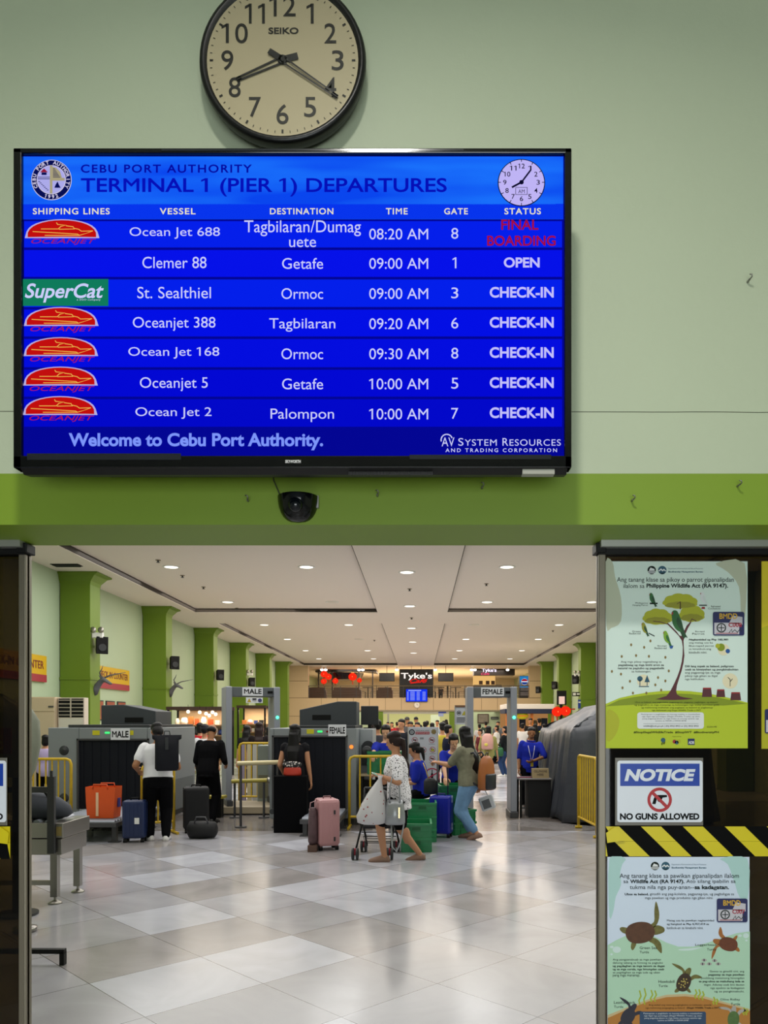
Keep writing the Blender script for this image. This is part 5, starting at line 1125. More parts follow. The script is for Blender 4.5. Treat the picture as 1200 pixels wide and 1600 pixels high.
barrier('yellow push barrier between the blue suitcase and the backpack man', (X(222, 10.75), 10.75, 0), .6, .44, Z(1196, 10.75), 1)
barrier('yellow barrier seen through the MALE metal detector', (X(374, 14.6), 14.6, 0), 0, .8, Z(1153, 14.6) - .1, 6)
def rail(label, x0, x1, y, z, col, loc_y=0):
    r = thing('barrier_rail', label, 'rail', (x0, y, 0)); w = x1 - x0
    MB().cyl((0, 0, z), (w, 0, z + .02), .035, n=12).build('tube', col, r); 
    for x in (0.05, w - .06): MB().cyl((x, .0, 0.0), (x, 0, z), .02, n=8).cyl((x, 0, 0), (x, 0, .015), .09, n=14).build('post', DKSTEEL, r)
    MB().lathe([(0, 0), (.05, 0), (.05, .06), (0, .06)], (w, 0, z + .02), 12, 'x').build('end_cap', M_alu, r)
    return r
rail('pale tubular rail reaching from the MALE detector to the woman with long hair', X(371, 11.6), X(444, 11.6) - .04, 11.6, Z(1193, 11.6), mat('rail_cream', '#c9bd93', .35, .2))
rail('lower yellowish rail beneath the pale rail in front of the MALE detector', X(362, 12.75), X(418, 12.75), 12.75, Z(1221, 12.75), mat('rail_yellowish', '#b5a64a', .4))
# notice panels behind the MALE detector
r = thing('display_partition', 'pale slatted partition behind the MALE metal detector', 'partition', (X(390, 15.2), 15.2, 0))
for k, c in enumerate(('#8a7f92', '#b8ad8a', '#a9a9a4', '#9aa7a8', '#b6b09a')): MB().box(-.16 + k * .11, -.07 + k * .11, 0, .03, .0, Z(1163, 15.2)).build('slat', mat('slat_' + c[1:], c, .5), r)
r = thing('low_counter', 'grey-green counter inside the MALE metal detector opening', 'counter', (X(402, 14.0), 14.0, .0)); MB().box(0, .46, .0, .35, 0, Z(1165, 14.0)).build('front_panel', mat('counter_sage', '#8f978a', .5), r, .01); MB().box(.02, .44, -.006, 0, .2, .62).build('lower_panel', mat('counter_olive', '#77755a', .5), r)

def sign_board():
    D = 13.0; S = Sheet(D, 637, 1240); r = thing('prohibited_items_board', 'white upright board of prohibited items with a red no-bottle sign', 'board', (S.origin[0], D, 0)); z0 = S.origin[2]; off = Matrix.Translation((0, 0, z0))
    a = S.xy((637, 1240)); b = S.xy((685, 1136)); MB().box(0, b[0], 0, .03, z0, z0 + b[1]).build('panel', mat('board_white', '#b9bdc3', .5), r, .004)
    MB().box(0, .02, -.004, .034, 0, z0 + b[1]).box(b[0] - .02, b[0], -.004, .034, 0, z0 + b[1]).build('frame', M_alu, r); MB().box(0, .03, -.2, .25, 0, .03).box(b[0] - .03, b[0], -.2, .25, 0, .03).build('foot', DKSTEEL, r)
    q = lambda x, y: (620 + x / 13.34, 1120 + y / 13.33)
    g = MB(); g.M = off; ms = [SLOT, mat('board_red', '#a02830', .5), mat('board_crimson', '#a8123c', .5), mat('board_yellow', '#a8a020', .5), MATS['board_white'], mat('board_gold', '#7a6a3a', .5), GREY]
    S.ring(g, *q(314, 320), 3.1, 4.6, 3); g.cur = 6; S.disc(g, *q(314, 320), 2.6, 3); g.cur = 5
    c = q(770, 312); S.poly(g, [(c[0] + (4.6 if i % 2 else 3.4) * math.cos(math.pi * i / 8), c[1] + (4.6 if i % 2 else 3.4) * math.sin(math.pi * i / 8)) for i in range(16)], 3); g.cur = 1; S.rect(g, *q(390, 312), *q(684, 366), 3); g.cur = 0; S.text(g, 'PROHIBITED ITEMS AND SUBSTANCES', *q(395, 275), *q(680, 298), 4); g.cur = 4; S.text(g, 'INSIDE THE PASSENGER TERMINAL', *q(400, 325), *q(676, 352), 5)
    for x, y in ((374, 484), (730, 484), (556, 690), (746, 684), (735, 872), (374, 690), (374, 872)):
        g.cur = 2 if False else 1; S.ring(g, *q(x, y), 3.9, 4.6, 4, 24); g.cur = 0; S.rect(g, *q(x - 34, y - 12), *q(x + 34, y + 10), 4); g.cur = 1; c = q(x, y); S.line(g, [(c[0] - 3, c[1] - 3), (c[0] + 3, c[1] + 3)], .8, 5); g.cur = 6; S.rect(g, *q(x - 66, y + 80), *q(x + 66, y + 90), 3)
    g.cur = 3; c = q(746, 684); S.poly(g, [(c[0] - 3, c[1] + 2.4), (c[0] + 3, c[1] + 2.4), (c[0], c[1] - 3)], 6); g.cur = 6; S.rect(g, *q(480, 430), *q(560, 470), 3)
    g.build('pictograms', ms, r)
    g = MB(); g.M = off; c = q(735, 1228); S.ring(g, *c, 10.4, 12.2, 5, 32); S.line(g, [(c[0] - 9.5, c[1] + 5.5), (c[0] + 9.5, c[1] - 5.5)], 1.8, 6); g.build('prohibition_ring', MATS['board_crimson'], r)
    g = MB(); g.M = off; S.poly(g, [(c[0] - 1.8, c[1] + 9.5), (c[0] + 1.8, c[1] + 9.5), (c[0] + 1.8, c[1] - 2), (c[0] + .7, c[1] - 5), (c[0] + .7, c[1] - 9.5), (c[0] - .7, c[1] - 9.5), (c[0] - .7, c[1] - 5), (c[0] - 1.8, c[1] - 2)], 4); S.text(g, 'NO BRINGING OF LIQUOR', c[0] - 9.5, c[1] + 15.5, c[0] + 9.5, c[1] + 17, 4); S.text(g, 'INSIDE THE TERMINAL', c[0] - 9.5, c[1] + 18.5, c[0] + 9.5, c[1] + 20, 4); g.build('bottle_symbol', SLOT, r)
sign_board()
D = 13.9; S = Sheet(D, 711, 1132); r = thing('safety_notice_board', 'white notice board on a post left of the FEMALE metal detector', 'board', (S.origin[0], D, 0)); z0 = S.origin[2]
MB().box(0, 20 * S.k, 0, .03, z0, Z(1103.5, D)).build('panel', MATS['board_white'], r); MB().box(-.01, 0, -.01, .04, 0, Z(1102, D)).box(20 * S.k, 20 * S.k + .015, -.01, .04, 0, Z(1102, D)).build('post', M_alu, r); MB().box(0, 20 * S.k, -.01, 0, Z(1105, D), Z(1102, D)).build('top_strip', mat('strip_brown', '#6a4a30', .5), r)
g = MB(); g.M = Matrix.Translation((0, 0, z0)); S.ring(g, 717, 1114, 2.6, 3.4, 3, 20); S.rect(g, 715, 1113, 719, 1115, 3)
for k in range(4): S.rect(g, 713.5, 1121 + k * 2.2, 729 - k, 1122 + k * 2.2, 3)
g.cur = 1; S.poly(g, [(721.5, 1117.5), (729.5, 1117.5), (725.5, 1110.5)], 3); g.build('pictograms', [SLOT, MATS['board_yellow']], r)

# covered machine on the right
def covered_machine():
    r = thing('covered_scanner', 'bulky machine under a dark grey draped cover, right of the FEMALE detector', 'covered machine', (2.42, 12.0, 0))
    W, L = 2.1, 3.1; N = 240; rings = []; R = random.Random(5)
    def per(s):        # rounded rectangle, s in 0..1
        P = 2 * (W + L); d = s * P
        if d < W: return Vector((d, 0)), Vector((0, -1))
        if d < W + L: return Vector((W, d - W)), Vector((1, 0))
        if d < 2 * W + L: return Vector((W - (d - W - L), L)), Vector((0, 1))
        return Vector((0, L - (d - 2 * W - L))), Vector((-1, 0))
    ph = [R.uniform(0, 6.28) for _ in range(6)]
    def zsh(x, y): return 1.5 + .05 * math.sin(3 * x + 2 * y)
    for j, f in enumerate((0, .12, .3, .5, .7, .85, .94, .99, 1.0)):
        ring = []
        for i in range(N):
            s = i / N; p, nrm = per(s); k = (1 - f)
            fold = (.9 * math.sin(13 * 2 * math.pi * s + ph[3] + 1.5 * f) + .5 * math.sin(38 * 2 * math.pi * s + ph[0]) + .35 * math.sin(23 * 2 * math.pi * s + ph[1] + 2 * f) + .3 * math.sin(61 * 2 * math.pi * s + ph[2]))
            o = .16 * k + .055 * fold * (k ** .6) + (.03 if f < .99 else -.02 * (f == 1))
            ins = 0 if f < .99 else (.0 if f < 1 else .06)
            q = p + nrm * (o - ins); z = f * zsh(p.x, p.y) + (.03 * (1 + math.sin(17 * s * 6.28)) if f == 0 else 0)
            ring.append(Vector((q.x, q.y, max(.005, z))))
        rings.append(ring)
    for t in (.12, .3, .5, .7, .86, 1.0):     # up to the off-centre ridge
        ring = []
        for i in range(N):
            p, nrm = per(i / N); c = Vector((W * .62, L * .5)); e = Vector((c.x + (p.x - c.x) * .35, c.y + (p.y - c.y) * .5))
            q = (p - nrm * .06).lerp(e, t * (.92 if t < 1 else 1)); z = zsh(p.x, p.y) + (1.9 - zsh(p.x, p.y)) * min(1, t * 1.05) ** .9 + .035 * math.sin(9 * q.x + 5 * q.y) * math.sin(math.pi * t) + .02 * math.sin(21 * q.x - 13 * q.y) * math.sin(math.pi * t)
            ring.append(Vector((q.x, q.y, z)))
        rings.append(ring)
    MB().loft(rings).build('draped_cover', mat('cover_slate', '#3c3f45', .42, noise=.12, nscale=2, bump=.5, bscale=7), r)
    for x in (.25, W - .25): MB().cyl((x, .2, .0), (x, .2, .1), .09, n=16).build('caster', M_black, r)
covered_machine()
# small table with the cellphone sign
r = thing('inspection_table', 'small grey-topped table with black skirt right of the FEMALE detector', 'table', (X(836, 12.95), 12.95, 0)); zt = Z(1216, 12.8); w = .3
MB().box(-w, w * .85, -.2, .3, zt - .03, zt).build('table_top', mat('table_grey', '#6f6a68', .35), r, .01); MB().box(-w * .45, w * .8, -.17, .27, .0, zt - .03).build('skirt', mat('black_cloth', '#0c0c0e', .8), r); [MB().box(-w + .02, -w + .06, y, y + .04, 0, zt - .03).build('leg', M_black, r) for y in (-.17, .23)]
r = thing('cellphone_sign', 'small brown CELLPHONE HERE box on the grey-topped table', 'sign', (X(845, 12.88), 12.85, zt)); m = MB().prismx([(-.03, 0), (.1, 0), (.1, .16), (.03, .16)], -.15, .13); m.build('board', mat('cardboard', '#8f7c54', .6), r)
g = MB()
for s, zz in (('CELLPHONE', .095), ('HERE', .04)):
    vs, fs = text_mesh(s, .02); bx = max(v[0] for v in vs); ww = .22 if s != 'HERE' else .11; g.add([(-.12 + (.05 if s == 'HERE' else 0) + v[0] / bx * ww, -.034 + .06 * (zz + v[1] * .05) / .16, zz + v[1] * .05) for v in vs], fs)
g.build('lettering', mat('sign_umber', '#3a2a18', .6), r)
r = thing('lanyard_strap', 'pink-red strap lying on the grey-topped table', 'strap', (X(822, 12.85), 12.85, zt)); MB().tube([(-.16, 0, .008), (-.05, .03, .01), (.06, .02, .012), (.14, .07, .01)], [.008, .01, .01, .008], 6).build('band', mat('strap_pink', '#8a2440', .6), r)

# left foreground
r = thing('steel_roller_table', 'stainless steel roller table at the left edge, in front of the yellow barrier', 'table', (-3.11, 6.7, 0))
MB().box(-1.5, 0, 0, .55, .58, .71).build('top_channel', STEEL, r, .004); MB().box(-1.5, -.02, .02, .53, .43, .57).build('lower_channel', STEEL, r, .004)
for k in range(14): MB().cyl((-1.45 + k * .1, .04, .705), (-1.45 + k * .1, .51, .705), .03, n=10).build('roller', MATS['roller_grey'], r)
for x in (-1.4, -.09):
    for y in (.05, .5): MB().box(x - .03, x + .03, y - .03, y + .03, .06, .43).build('leg', STEEL, r); MB().cyl((x, y, .03), (x, y, .06), .012, n=8).lathe([(.0, 0), (.06, 0), (.055, .012), (.02, .03), (0, .03)], (x, y, 0), 14).build('foot', M_alu, r)
MB().box(-1.4, -.09, .04, .07, .16, .2).build('stretcher', STEEL, r)
MB().box(-.12, -.06, -.035, .0, .45, 1.12).box(-.1, -.08, -.025, -.01, 1.12, 1.17).build('upright', DKSTEEL, r); MB().box(-.6, -.1, -.03, -.005, .98, 1.03).build('guard_rail', DKSTEEL, r)
MB().box(-.055, -.01, -.004, 0, .6, .68).build('maker_plate', mat('plate_brass', '#b09a60', .4, .3), r)
r = thing('duffel_bag', 'dark grey soft bag slumped on the steel roller table', 'bag', (-3.36, 6.95, .735)); m = MB(); m.loft([[Vector((.22 * s * math.cos(a) + dx, .16 * s * math.sin(a), z)) for a in [2 * math.pi * i / 18 for i in range(18)]] for z, s, dx in ((0, .8, 0), (.03, 1, 0), (.1, .98, -.02), (.17, .75, -.06), (.21, .4, -.1), (.22, .1, -.11))]); m.build('body', mat('bag_slate', '#3b3f48', .8), r); MB().tube([(-.15, -.05, .18), (-.1, -.08, .26), (0, -.08, .25), (.05, -.06, .16)], .012, 6).build('handle', M_black, r)
r = thing('covered_terminal', 'grey-green cloth cover hanging over equipment at the left glass edge', 'covered machine', (-3.24, 6.35, .0)); rings = []
for z, hw, dx in ((1.14, .1, -.02), (1.2, .13, -.02), (1.4, .19, -.04), (1.6, .19, -.05), (1.7, .16, -.08), (1.75, .11, -.12), (1.8, .05, -.16), (1.83, .01, -.17)): rings.append([Vector(((hw * 1.0 + .012 * math.sin(5 * a)) * math.cos(a) + dx - .06, (hw * .8 + .012 * math.sin(7 * a)) * math.sin(a), z)) for a in [2 * math.pi * i / 30 for i in range(30)]])
MB().loft(rings).build('cloth_cover', mat('cover_sage', '#8d9281', .7, bump=.3, bscale=10), r); MB().cyl((-.08, 0, 0), (-.08, 0, 1.2), .04, n=10).build('post', DKSTEEL, r); MB().cyl((-.08, 0, 0), (-.08, 0, .02), .16, n=18).build('base', DKSTEEL, r)
r = thing('barrier_post', 'stainless steel post with round floor base behind the left glass edge', 'post', (X(39, 5.85), 5.85, 0)); MB().cyl((0, 0, .03), (0, 0, 1.17), .036, n=18).build('tube', STEEL, r); MB().lathe([(0, .0), (.085, 0), (.085, .035), (.04, .045), (0, .045)], n=24).build('base_plate', STEEL, r); MB().lathe([(0, 1.17), (.036, 1.17), (.02, 1.19), (0, 1.2)], n=16).build('cap', STEEL, r)
r = thing('sign_stand', 'dark sign stand with a red panel behind the left glass', 'stand', (X(-24, 5.05), 5.05, 0)); MB().box(-.55, .53, -.02, .02, .075, .105).build('foot_bar', M_black, r, .003); MB().box(.5, .53, -.02, .02, 0, .085).box(-.55, -.52, -.02, .02, 0, .085).build('foot', M_black, r); MB().box(-.02, .02, -.02, .02, .1, 1.65).build('post', M_black, r)
MB().box(-.45, .19, -.03, -.02, Z(1178, 5.05), Z(1137, 5.05)).build('red_panel', mat('panel_maroon', '#8a2a20', .5), r); g = MB(); vs, fs = text_mesh('MALE', .02); bx = max(v[0] for v in vs); g.add([(-.4 + v[0] / bx * .54, -.034, Z(1170, 5.05) + v[1] * .13) for v in vs], fs); g.build('lettering', mat('panel_cream', '#d9cdb8', .5), r)

# ------------------------------------------------------------------ crates, luggage
CRT = mat('crate_green', '#0a7a45', .4)
def crate(label, loc, rot, f=[None]):
    if f[0] is None:
        r = thing('plastic_crate', label, 'crate', loc, rot, 'green plastic crates'); f[0] = r; a, b, h, t = .18, .25, .178, .012
        m = MB().box(-a, a, -b, b, 0, .012); m.box(-a, a, -b, -b + t, .012, h).box(-a, a, b - t, b, .012, h).box(-a, -a + t, -b + t, b - t, .012, h).box(a - t, a, -b + t, b - t, .012, h); m.build('tub', CRT, r)
        m = MB().box(-a - .012, a + .012, -b - .012, -b, h - .03, h).box(-a - .012, a + .012, b, b + .012, h - .03, h).box(-a - .012, -a, -b, b, h - .03, h).box(a, a + .012, -b, b, h - .03, h); m.build('rim', CRT, r)
        m = MB()
        for k in (-.9, -.35, .35, .9): m.box(k * a - .006, k * a + .006, -b - .01, -b, .0, h - .03).box(k * a - .006, k * a + .006, b, b + .01, 0, h - .03); m.box(-a - .01, -a, k * b - .006, k * b + .006, 0, h - .03).box(a, a + .01, k * b - .006, k * b + .006, 0, h - .03)
        m.box(-a - .006, a + .006, -b - .006, -b, .07, .082).box(a, a + .006, -b, b, .07, .082); m.build('rib', CRT, r)
        MB().box(-.05, .05, -b - .014, -b - .01, .1, .13).build('handle_slot', mat('crate_dark', '#075a30', .5), r)
    else: r = dup(f[0], loc, rot, label)
    return r
for k, lb in enumerate(('lower green crate of the front two-crate stack at the walking woman\'s heel', 'upper green crate of the front two-crate stack, open top')): crate(lb, (X(650.5, 9.37), 9.37 + .25, .001 + k * .172), 0)
for k, lb in enumerate(('bottom green crate of the three-crate stack behind the front pair', 'middle green crate of the three-crate stack behind the front pair', 'top open green crate of the three-crate stack behind the front pair')): crate(lb, (X(660, 9.95), 10.4, .001 + k * .172), 0)
for k, lb in enumerate(('bottom green crate of the tall stack behind the blue suitcase', 'second green crate up in the tall stack behind the blue suitcase', 'third green crate up in the tall stack behind the blue suitcase', 'top green crate of the tall stack under the leaning staff woman\'s hands')): crate(lb, (X(707, 10.95) + (.05 if k < 2 else -.02), 11.05, .001 + k * .172), .5 if k < 2 else .12)
tb = thing('side_table', 'pale-topped narrow table behind the middle yellow barrier', 'table', (X(590, 11.9), 11.9, 0)); zt = Z(1211, 11.6)
MB().box(-.28, .3, -.16, .2, zt - .03, zt).build('table_top', mat('table_tan', '#a89678', .5), tb, .005)
for x in (-.24, .26):
    for y in (-.12, .16): MB().box(x - .02, x + .02, y - .02, y + .02, 0, zt - .03).build('leg', M_black, tb)
MB().box(-.22, .24, -.1, .14, .25, zt - .1).build('storage_box', SLOT, tb)
for k, lb in enumerate(('lower green crate on the pale-topped table', 'upper green crate on the pale-topped table, held by a staff woman')): crate(lb, (X(600, 11.7), 11.93, zt + .001 + k * .172), math.pi / 2)

def suitcase(name, label, loc, rot, w, d, h, m, trim, handle):
    r = thing(name, label, 'suitcase', loc, rot); z0 = .055
    MB().box(-w / 2, w / 2, -d / 2, d / 2, z0, z0 + h).build('shell', m, r, min(w, d) * .14)
    g = MB()
    for k in range(5): x = -w * .36 + k * w * .18; g.box(x - .008, x + .008, -d / 2 - .005, d / 2 + .005, z0 + h * .1, z0 + h * .9)
    g.build('shell_rib', m, r); MB().box(-w / 2 - .002, w / 2 + .002, -.006, .006, z0 + .02, z0 + h - .01).build('zip_band', trim, r)
    for sx in (-1, 1):
        for sy in (-1, 1): MB().cyl((sx * w * .38 - .02, sy * d * .32, .028), (sx * w * .38 + .02, sy * d * .32, .028), .028, n=14).build('wheel', M_black, r); MB().box(sx * w * .38 - .012, sx * w * .38 + .012, sy * d * .32 - .02, sy * d * .32 + .02, .03, .07).build('wheel_mount', trim, r)
    MB().tube([(-w * .18, 0, z0 + h - .002), (-w * .16, 0, z0 + h + .025), (w * .16, 0, z0 + h + .025), (w * .18, 0, z0 + h - .002)], .01, 8).build('carry_handle', trim, r)
    if handle: MB().tube([(-w * .25, d * .35, z0 + h), (-w * .25, d * .35, z0 + h + handle), (w * .25, d * .35, z0 + h + handle), (w * .25, d * .35, z0 + h)], .009, 8).build('telescopic_handle', DKSTEEL, r)
    return r
s_ = suitcase('suitcase', 'dark navy hard-shell suitcase standing by the backpack man', (X(211, 10.2), 10.2, 0), .12, .29, .21, .5, mat('case_navy', '#1c2a52', .35), SLOT, 0); MB().box(.02, .08, -.118, -.112, .25, .33).build('white_tag', WHITE, s_)
sb = suitcase('suitcase', 'bright royal-blue suitcase pulled by the woman in jeans', (X(690, 10.5), 10.62, 0), -.25, .3, .22, .52, mat('case_royal_blue', '#1c22a0', .3), mat('case_blue_trim', '#14186a', .4), .47)
for k in (.1, .2, .85, .95): MB().box(.145, .156, -.02, .02, .06 + k * .5, .1 + k * .5).build('corner_guard', mat('guard_silver', '#b8bcc8', .35), sb)
sp = suitcase('suitcase', 'dusty pink hard-shell suitcase behind the woman with long hair', (X(509, 9.5), 9.62, 0), .35, .27, .3, .58, mat('case_pink', '#c08e90', .35), mat('case_rose_dark', '#7a5456', .5), 0)
MB().box(.05, .07, -.165, -.15, .45, .5).box(.05, .07, -.165, -.15, .12, .17).build('clasp', CHAR, sp)
r = thing('tote_bag', 'striped tote bag hanging on the left of the pink suitcase', 'bag', (X(489, 9.5), 9.5, .0)); m = MB(); m.loft([[Vector((.06 * s * math.cos(a), .1 * s * math.sin(a), z)) for a in [2 * math.pi * i / 14 for i in range(14)]] for z, s in ((.08, .7), (.12, 1), (.35, 1), (.5, .8), (.53, .7))]); m.build('body', mat('tote_plum', '#5a4448', .7, noise=.6, nscale=14), r); MB().tube([(-.03, -.06, .5), (-.02, -.07, .6), (.04, -.05, .62), (.05, -.04, .52)], .008, 6).build('strap', mat('strap_rose', '#b08a8c', .6), r); MB().box(-.05, .06, -.12, .06, .0, .08).build('base_pad', mat('tote_base', '#5b4136', .6), r)
r = thing('shopping_bag', 'orange reusable shopping bag on the male scanner conveyor', 'bag', (X(160, 10.35), 10.4, .302)); m = MB(); hh = Z(1228, 10.3) - .302
def rect(w, d, z, t=0): return [Vector((-w, -d, z)), Vector((w, -d, z)), Vector((w + t, d, z)), Vector((-w - t, d, z))]
m.loft([rect(.175, .12, 0), rect(.19, .125, hh * .5), rect(.2, .12, hh * .97)], smooth=False, caps=False); m.add(rect(.175, .12, .0), [(0, 1, 2, 3)]); m.build('sack', mat('bag_orange', '#e2571a', .5, noise=.1, nscale=5), r)
for y in (-.122, .122): MB().tube([(-.1, y, hh * .9), (-.09, y, hh + .02), (.09, y, hh + .02), (.1, y, hh * .9)], .009, 6).build('handle', MATS['bag_orange'], r)
MB().box(-.055, -.02, -.131, -.126, .03, hh * .8).build('printed_strip', mat('bag_print_cream', '#f2c9a0', .5), r); MB().box(.19, .204, -.02, .06, .14, .26).build('blue_print', mat('bag_print_blue', '#3a3a8a', .5), r)
r = thing('black_box', 'low black box with a yellow-topped lid left of the MALE detector', 'box', (X(335, 12.7), 12.72, 0)); MB().box(-.11, .1, 0, .2, 0, Z(1250, 12.5)).build('body', SLOT, r, .01); MB().box(-.2, .15, -.03, .22, Z(1250, 12.5), Z(1246, 12.5)).build('lid', mat('lid_olive', '#a89a2a', .5), r)
r = thing('draped_stand', 'waist-high stand draped in black cloth in front of the woman with long hair', 'stand', (X(453, 10.97), 11.0, 0)); MB().box(-.24, .235, .0, .2, 0, Z(1213, 10.97)).build('black_cloth', mat('cloth_black', '#07070a', .85, spec=.1), r, .01); MB().cyl((-.27, .05, .3), (-.27, .09, .3), .04, n=14).build('side_wheel', CHAR, r)
r = thing('handbag', 'red and floral handbag on the black draped stand', 'bag', (X(455, 10.97), 11.08, Z(1213, 10.97) + .001)); m = MB(); m.loft([[Vector((.13 * s * math.cos(a), .06 * s * math.sin(a), z)) for a in [2 * math.pi * i / 16 for i in range(16)]] for z, s in ((0, .9), (.03, 1), (.1, .95), (.14, .7))]); m.build('body', mat('bag_scarlet', '#b8341e', .5), r); MB().ell((0, -.01, .16), (.14, .06, .05), 14).build('floral_flap', dots_mat('floral_print', '#2a2a2a', '#d8d0c8', 30, .35), r)

sl_ = suitcase('suitcase', 'black soft suitcase standing beside the right flank of the male scanner', (X(300, 10.9), 11.1, 0), .3, .36, .28, .6, mat('case_black', '#0c0c0f', .7), SLOT, 0)
r = thing('duffel_bag', 'black duffel bag lying on the floor by the black soft suitcase', 'bag', (X(313, 10.4), 10.5, 0)); m = MB(); m.loft([[Vector((x, .12 * s * math.cos(a), .12 + .12 * s * math.sin(a))) for a in [2 * math.pi * i / 14 for i in range(14)]] for x, s in ((-.2, .5), (-.17, .95), (0, 1), (.17, .9), (.2, .5))]); m.build('body', mat('bag_jet', '#0b0b0d', .7), r); MB().tube([(-.1, -.06, .2), (-.06, -.08, .3), (.06, -.08, .3), (.1, -.06, .2)], .01, 6).build('handle', mat('handle_grey', '#4a4a4e', .6), r)
# stroller
def stroller():
    r = thing('stroller', 'black and red folding stroller behind the walking woman\'s plastic bag', 'stroller', (X(592, 9.15), 9.15, 0)); k = M_black; red = mat('stroller_red', '#b01830', .5)
    for sx in (-1, 1):
        MB().tube([(sx * .2 - .06, -.28, .08), (sx * .19, .0, .42), (sx * .19, .24, .72), (sx * .19, .3, .78)], .012, 8).build('push_bar', k, r)
        MB().tube([(sx * .2 + .04, .28, .08), (sx * .19, .08, .35), (sx * .18, -.1, .55)], .012, 8).build('frame_tube', k, r)
        for y in (-.28, .28):
            for q in (-.025, .025): MB().lathe([(.02, -.012), (.05, -.016), (.068, -.012), (.068, .012), (.05, .016), (.02, .012)], (sx * .2 + (.0 if y > 0 else -.06) + q, y, .069), 20, 'x').build('wheel', CHAR, r)
            MB().cyl((sx * .2 + (.0 if y > 0 else -.06) - .03, y, .069), (sx * .2 + (.0 if y > 0 else -.06) + .03, y, .069), .018, n=8).box(sx * .2 + (.0 if y > 0 else -.06) - .012, sx * .2 + (.0 if y > 0 else -.06) + .012, y - .02, y + .02, .07, .13).build('wheel_fork', red, r)
    for z, y in ((.2, -.22), (.3, -.14), (.2, .2)): MB().cyl((-.2, y, z), (.2, y, z), .006, n=6).build('cross_bar', k, r)
    MB().tube([(-.17, -.2, .26), (-.15, -.2, .18), (.15, -.2, .18), (.17, -.2, .26)], .004, 6).tube([(-.17, .15, .26), (-.15, .15, .18), (.15, .15, .18), (.17, .15, .26)], .004, 6).build('basket_wire', k, r)
    m = MB().box(-.18, .18, -.15, .18, .34, .38); m.build('seat', mat('stroller_fabric', '#17161a', .8), r, .015); m = MB(); m.loft([rect(.17, .02, .38), rect(.18, .02, .66)]); m.M = None; o = m.build('seat_back', MATS['stroller_fabric'], r, .01); o.location = (0, .2, 0); o.rotation_euler = (-.25, 0, 0)
    rings = []
    for j in range(7): a = math.radians(10 + 22 * j); rings.append([Vector((.2 * math.cos(t), .12 - .28 * math.cos(a) * math.sin(t), .58 + .2 * math.sin(a) * max(.15, math.sin(t)))) for t in [math.pi * i / 10 for i in range(11)]])
    MB().loft(rings, caps=False, closed=False).build('canopy', MATS['stroller_fabric'], r)
    MB().cyl((-.19, .3, .78), (.19, .3, .78), .014, n=8).build('handle_bar', CHAR, r)
stroller()

# ------------------------------------------------------------------ people
SKINS = [mat('skin_tan', '#b98461', .55), mat('skin_brown', '#96653f', .55), mat('skin_light', '#d0a07c', .55)]
HAIR = mat('hair_black', '#0c0909', .5, spec=.3); HAIR_BR = mat('hair_dark_brown', '#241210', .5, spec=.3); HAIR_GR = mat('hair_greying', '#3a3634', .5)
EYE = mat('eye_white', '#e8e2da', .3); IRIS = mat('eye_dark', '#140c08', .2); LIP = mat('lip', '#8f4a44', .5); BROW = mat('brow', '#1a1210', .6)
def cloth(name, col, **k): return mat('cloth_' + name, col, .88, spec=.2, **k)
BAKE = []
def soft(name, mb, m, parent, voxel, smooth=4, extra=None, mats=None):
    o = mb.build(name, m, parent)
    r = o.modifiers.new('remesh', 'REMESH'); r.mode = 'VOXEL'; r.voxel_size = voxel; r.use_smooth_shade = True
    s = o.modifiers.new('smooth', 'SMOOTH'); s.iterations = smooth; s.factor = .5
    BAKE.append((o, extra, mats or [m])); return o
def bake_all():
    bpy.context.view_layer.update(); dg = bpy.context.evaluated_depsgraph_get()
    for o, extra, mats in BAKE:
        me = bpy.data.meshes.new_from_object(o.evaluated_get(dg))
        if extra and extra.v:
            bm = bmesh.new(); bm.from_mesh(me)
            for f in bm.faces: f.material_index = 0
            ex = bpy.data.meshes.new('extra'); ex.from_pydata(extra.v, [], extra.f); ex.polygons.foreach_set('material_index', extra.mi); ex.polygons.foreach_set('use_smooth', extra.sm)
            bm.from_mesh(ex); bm.to_mesh(me); bm.free(); bpy.data.meshes.remove(ex)
        me.materials.clear()
        for q in mats: me.materials.append(q)
        me.polygons.foreach_set('use_smooth', [True] * len(me.polygons))
        me.update(); o.modifiers.clear(); old = o.data; o.data = me; me.name = o.name; bpy.data.meshes.remove(old)

def ik(a, t, l1, l2, pole):
    d = t - a; L = d.length; L2 = min(max(L, abs(l1 - l2) + .01), (l1 + l2) * .999); d.normalize(); t = a + d * L2
    c = (l1 * l1 + L2 * L2 - l2 * l2) / (2 * l1 * L2); s = math.sqrt(max(0, 1 - c * c)); p = (pole - d * pole.dot(d))
    if p.length < 1e-4: p = Vector((0, 1, 0)) - d * d.y
    p.normalize(); return a + d * (c * l1) + p * (s * l1), t

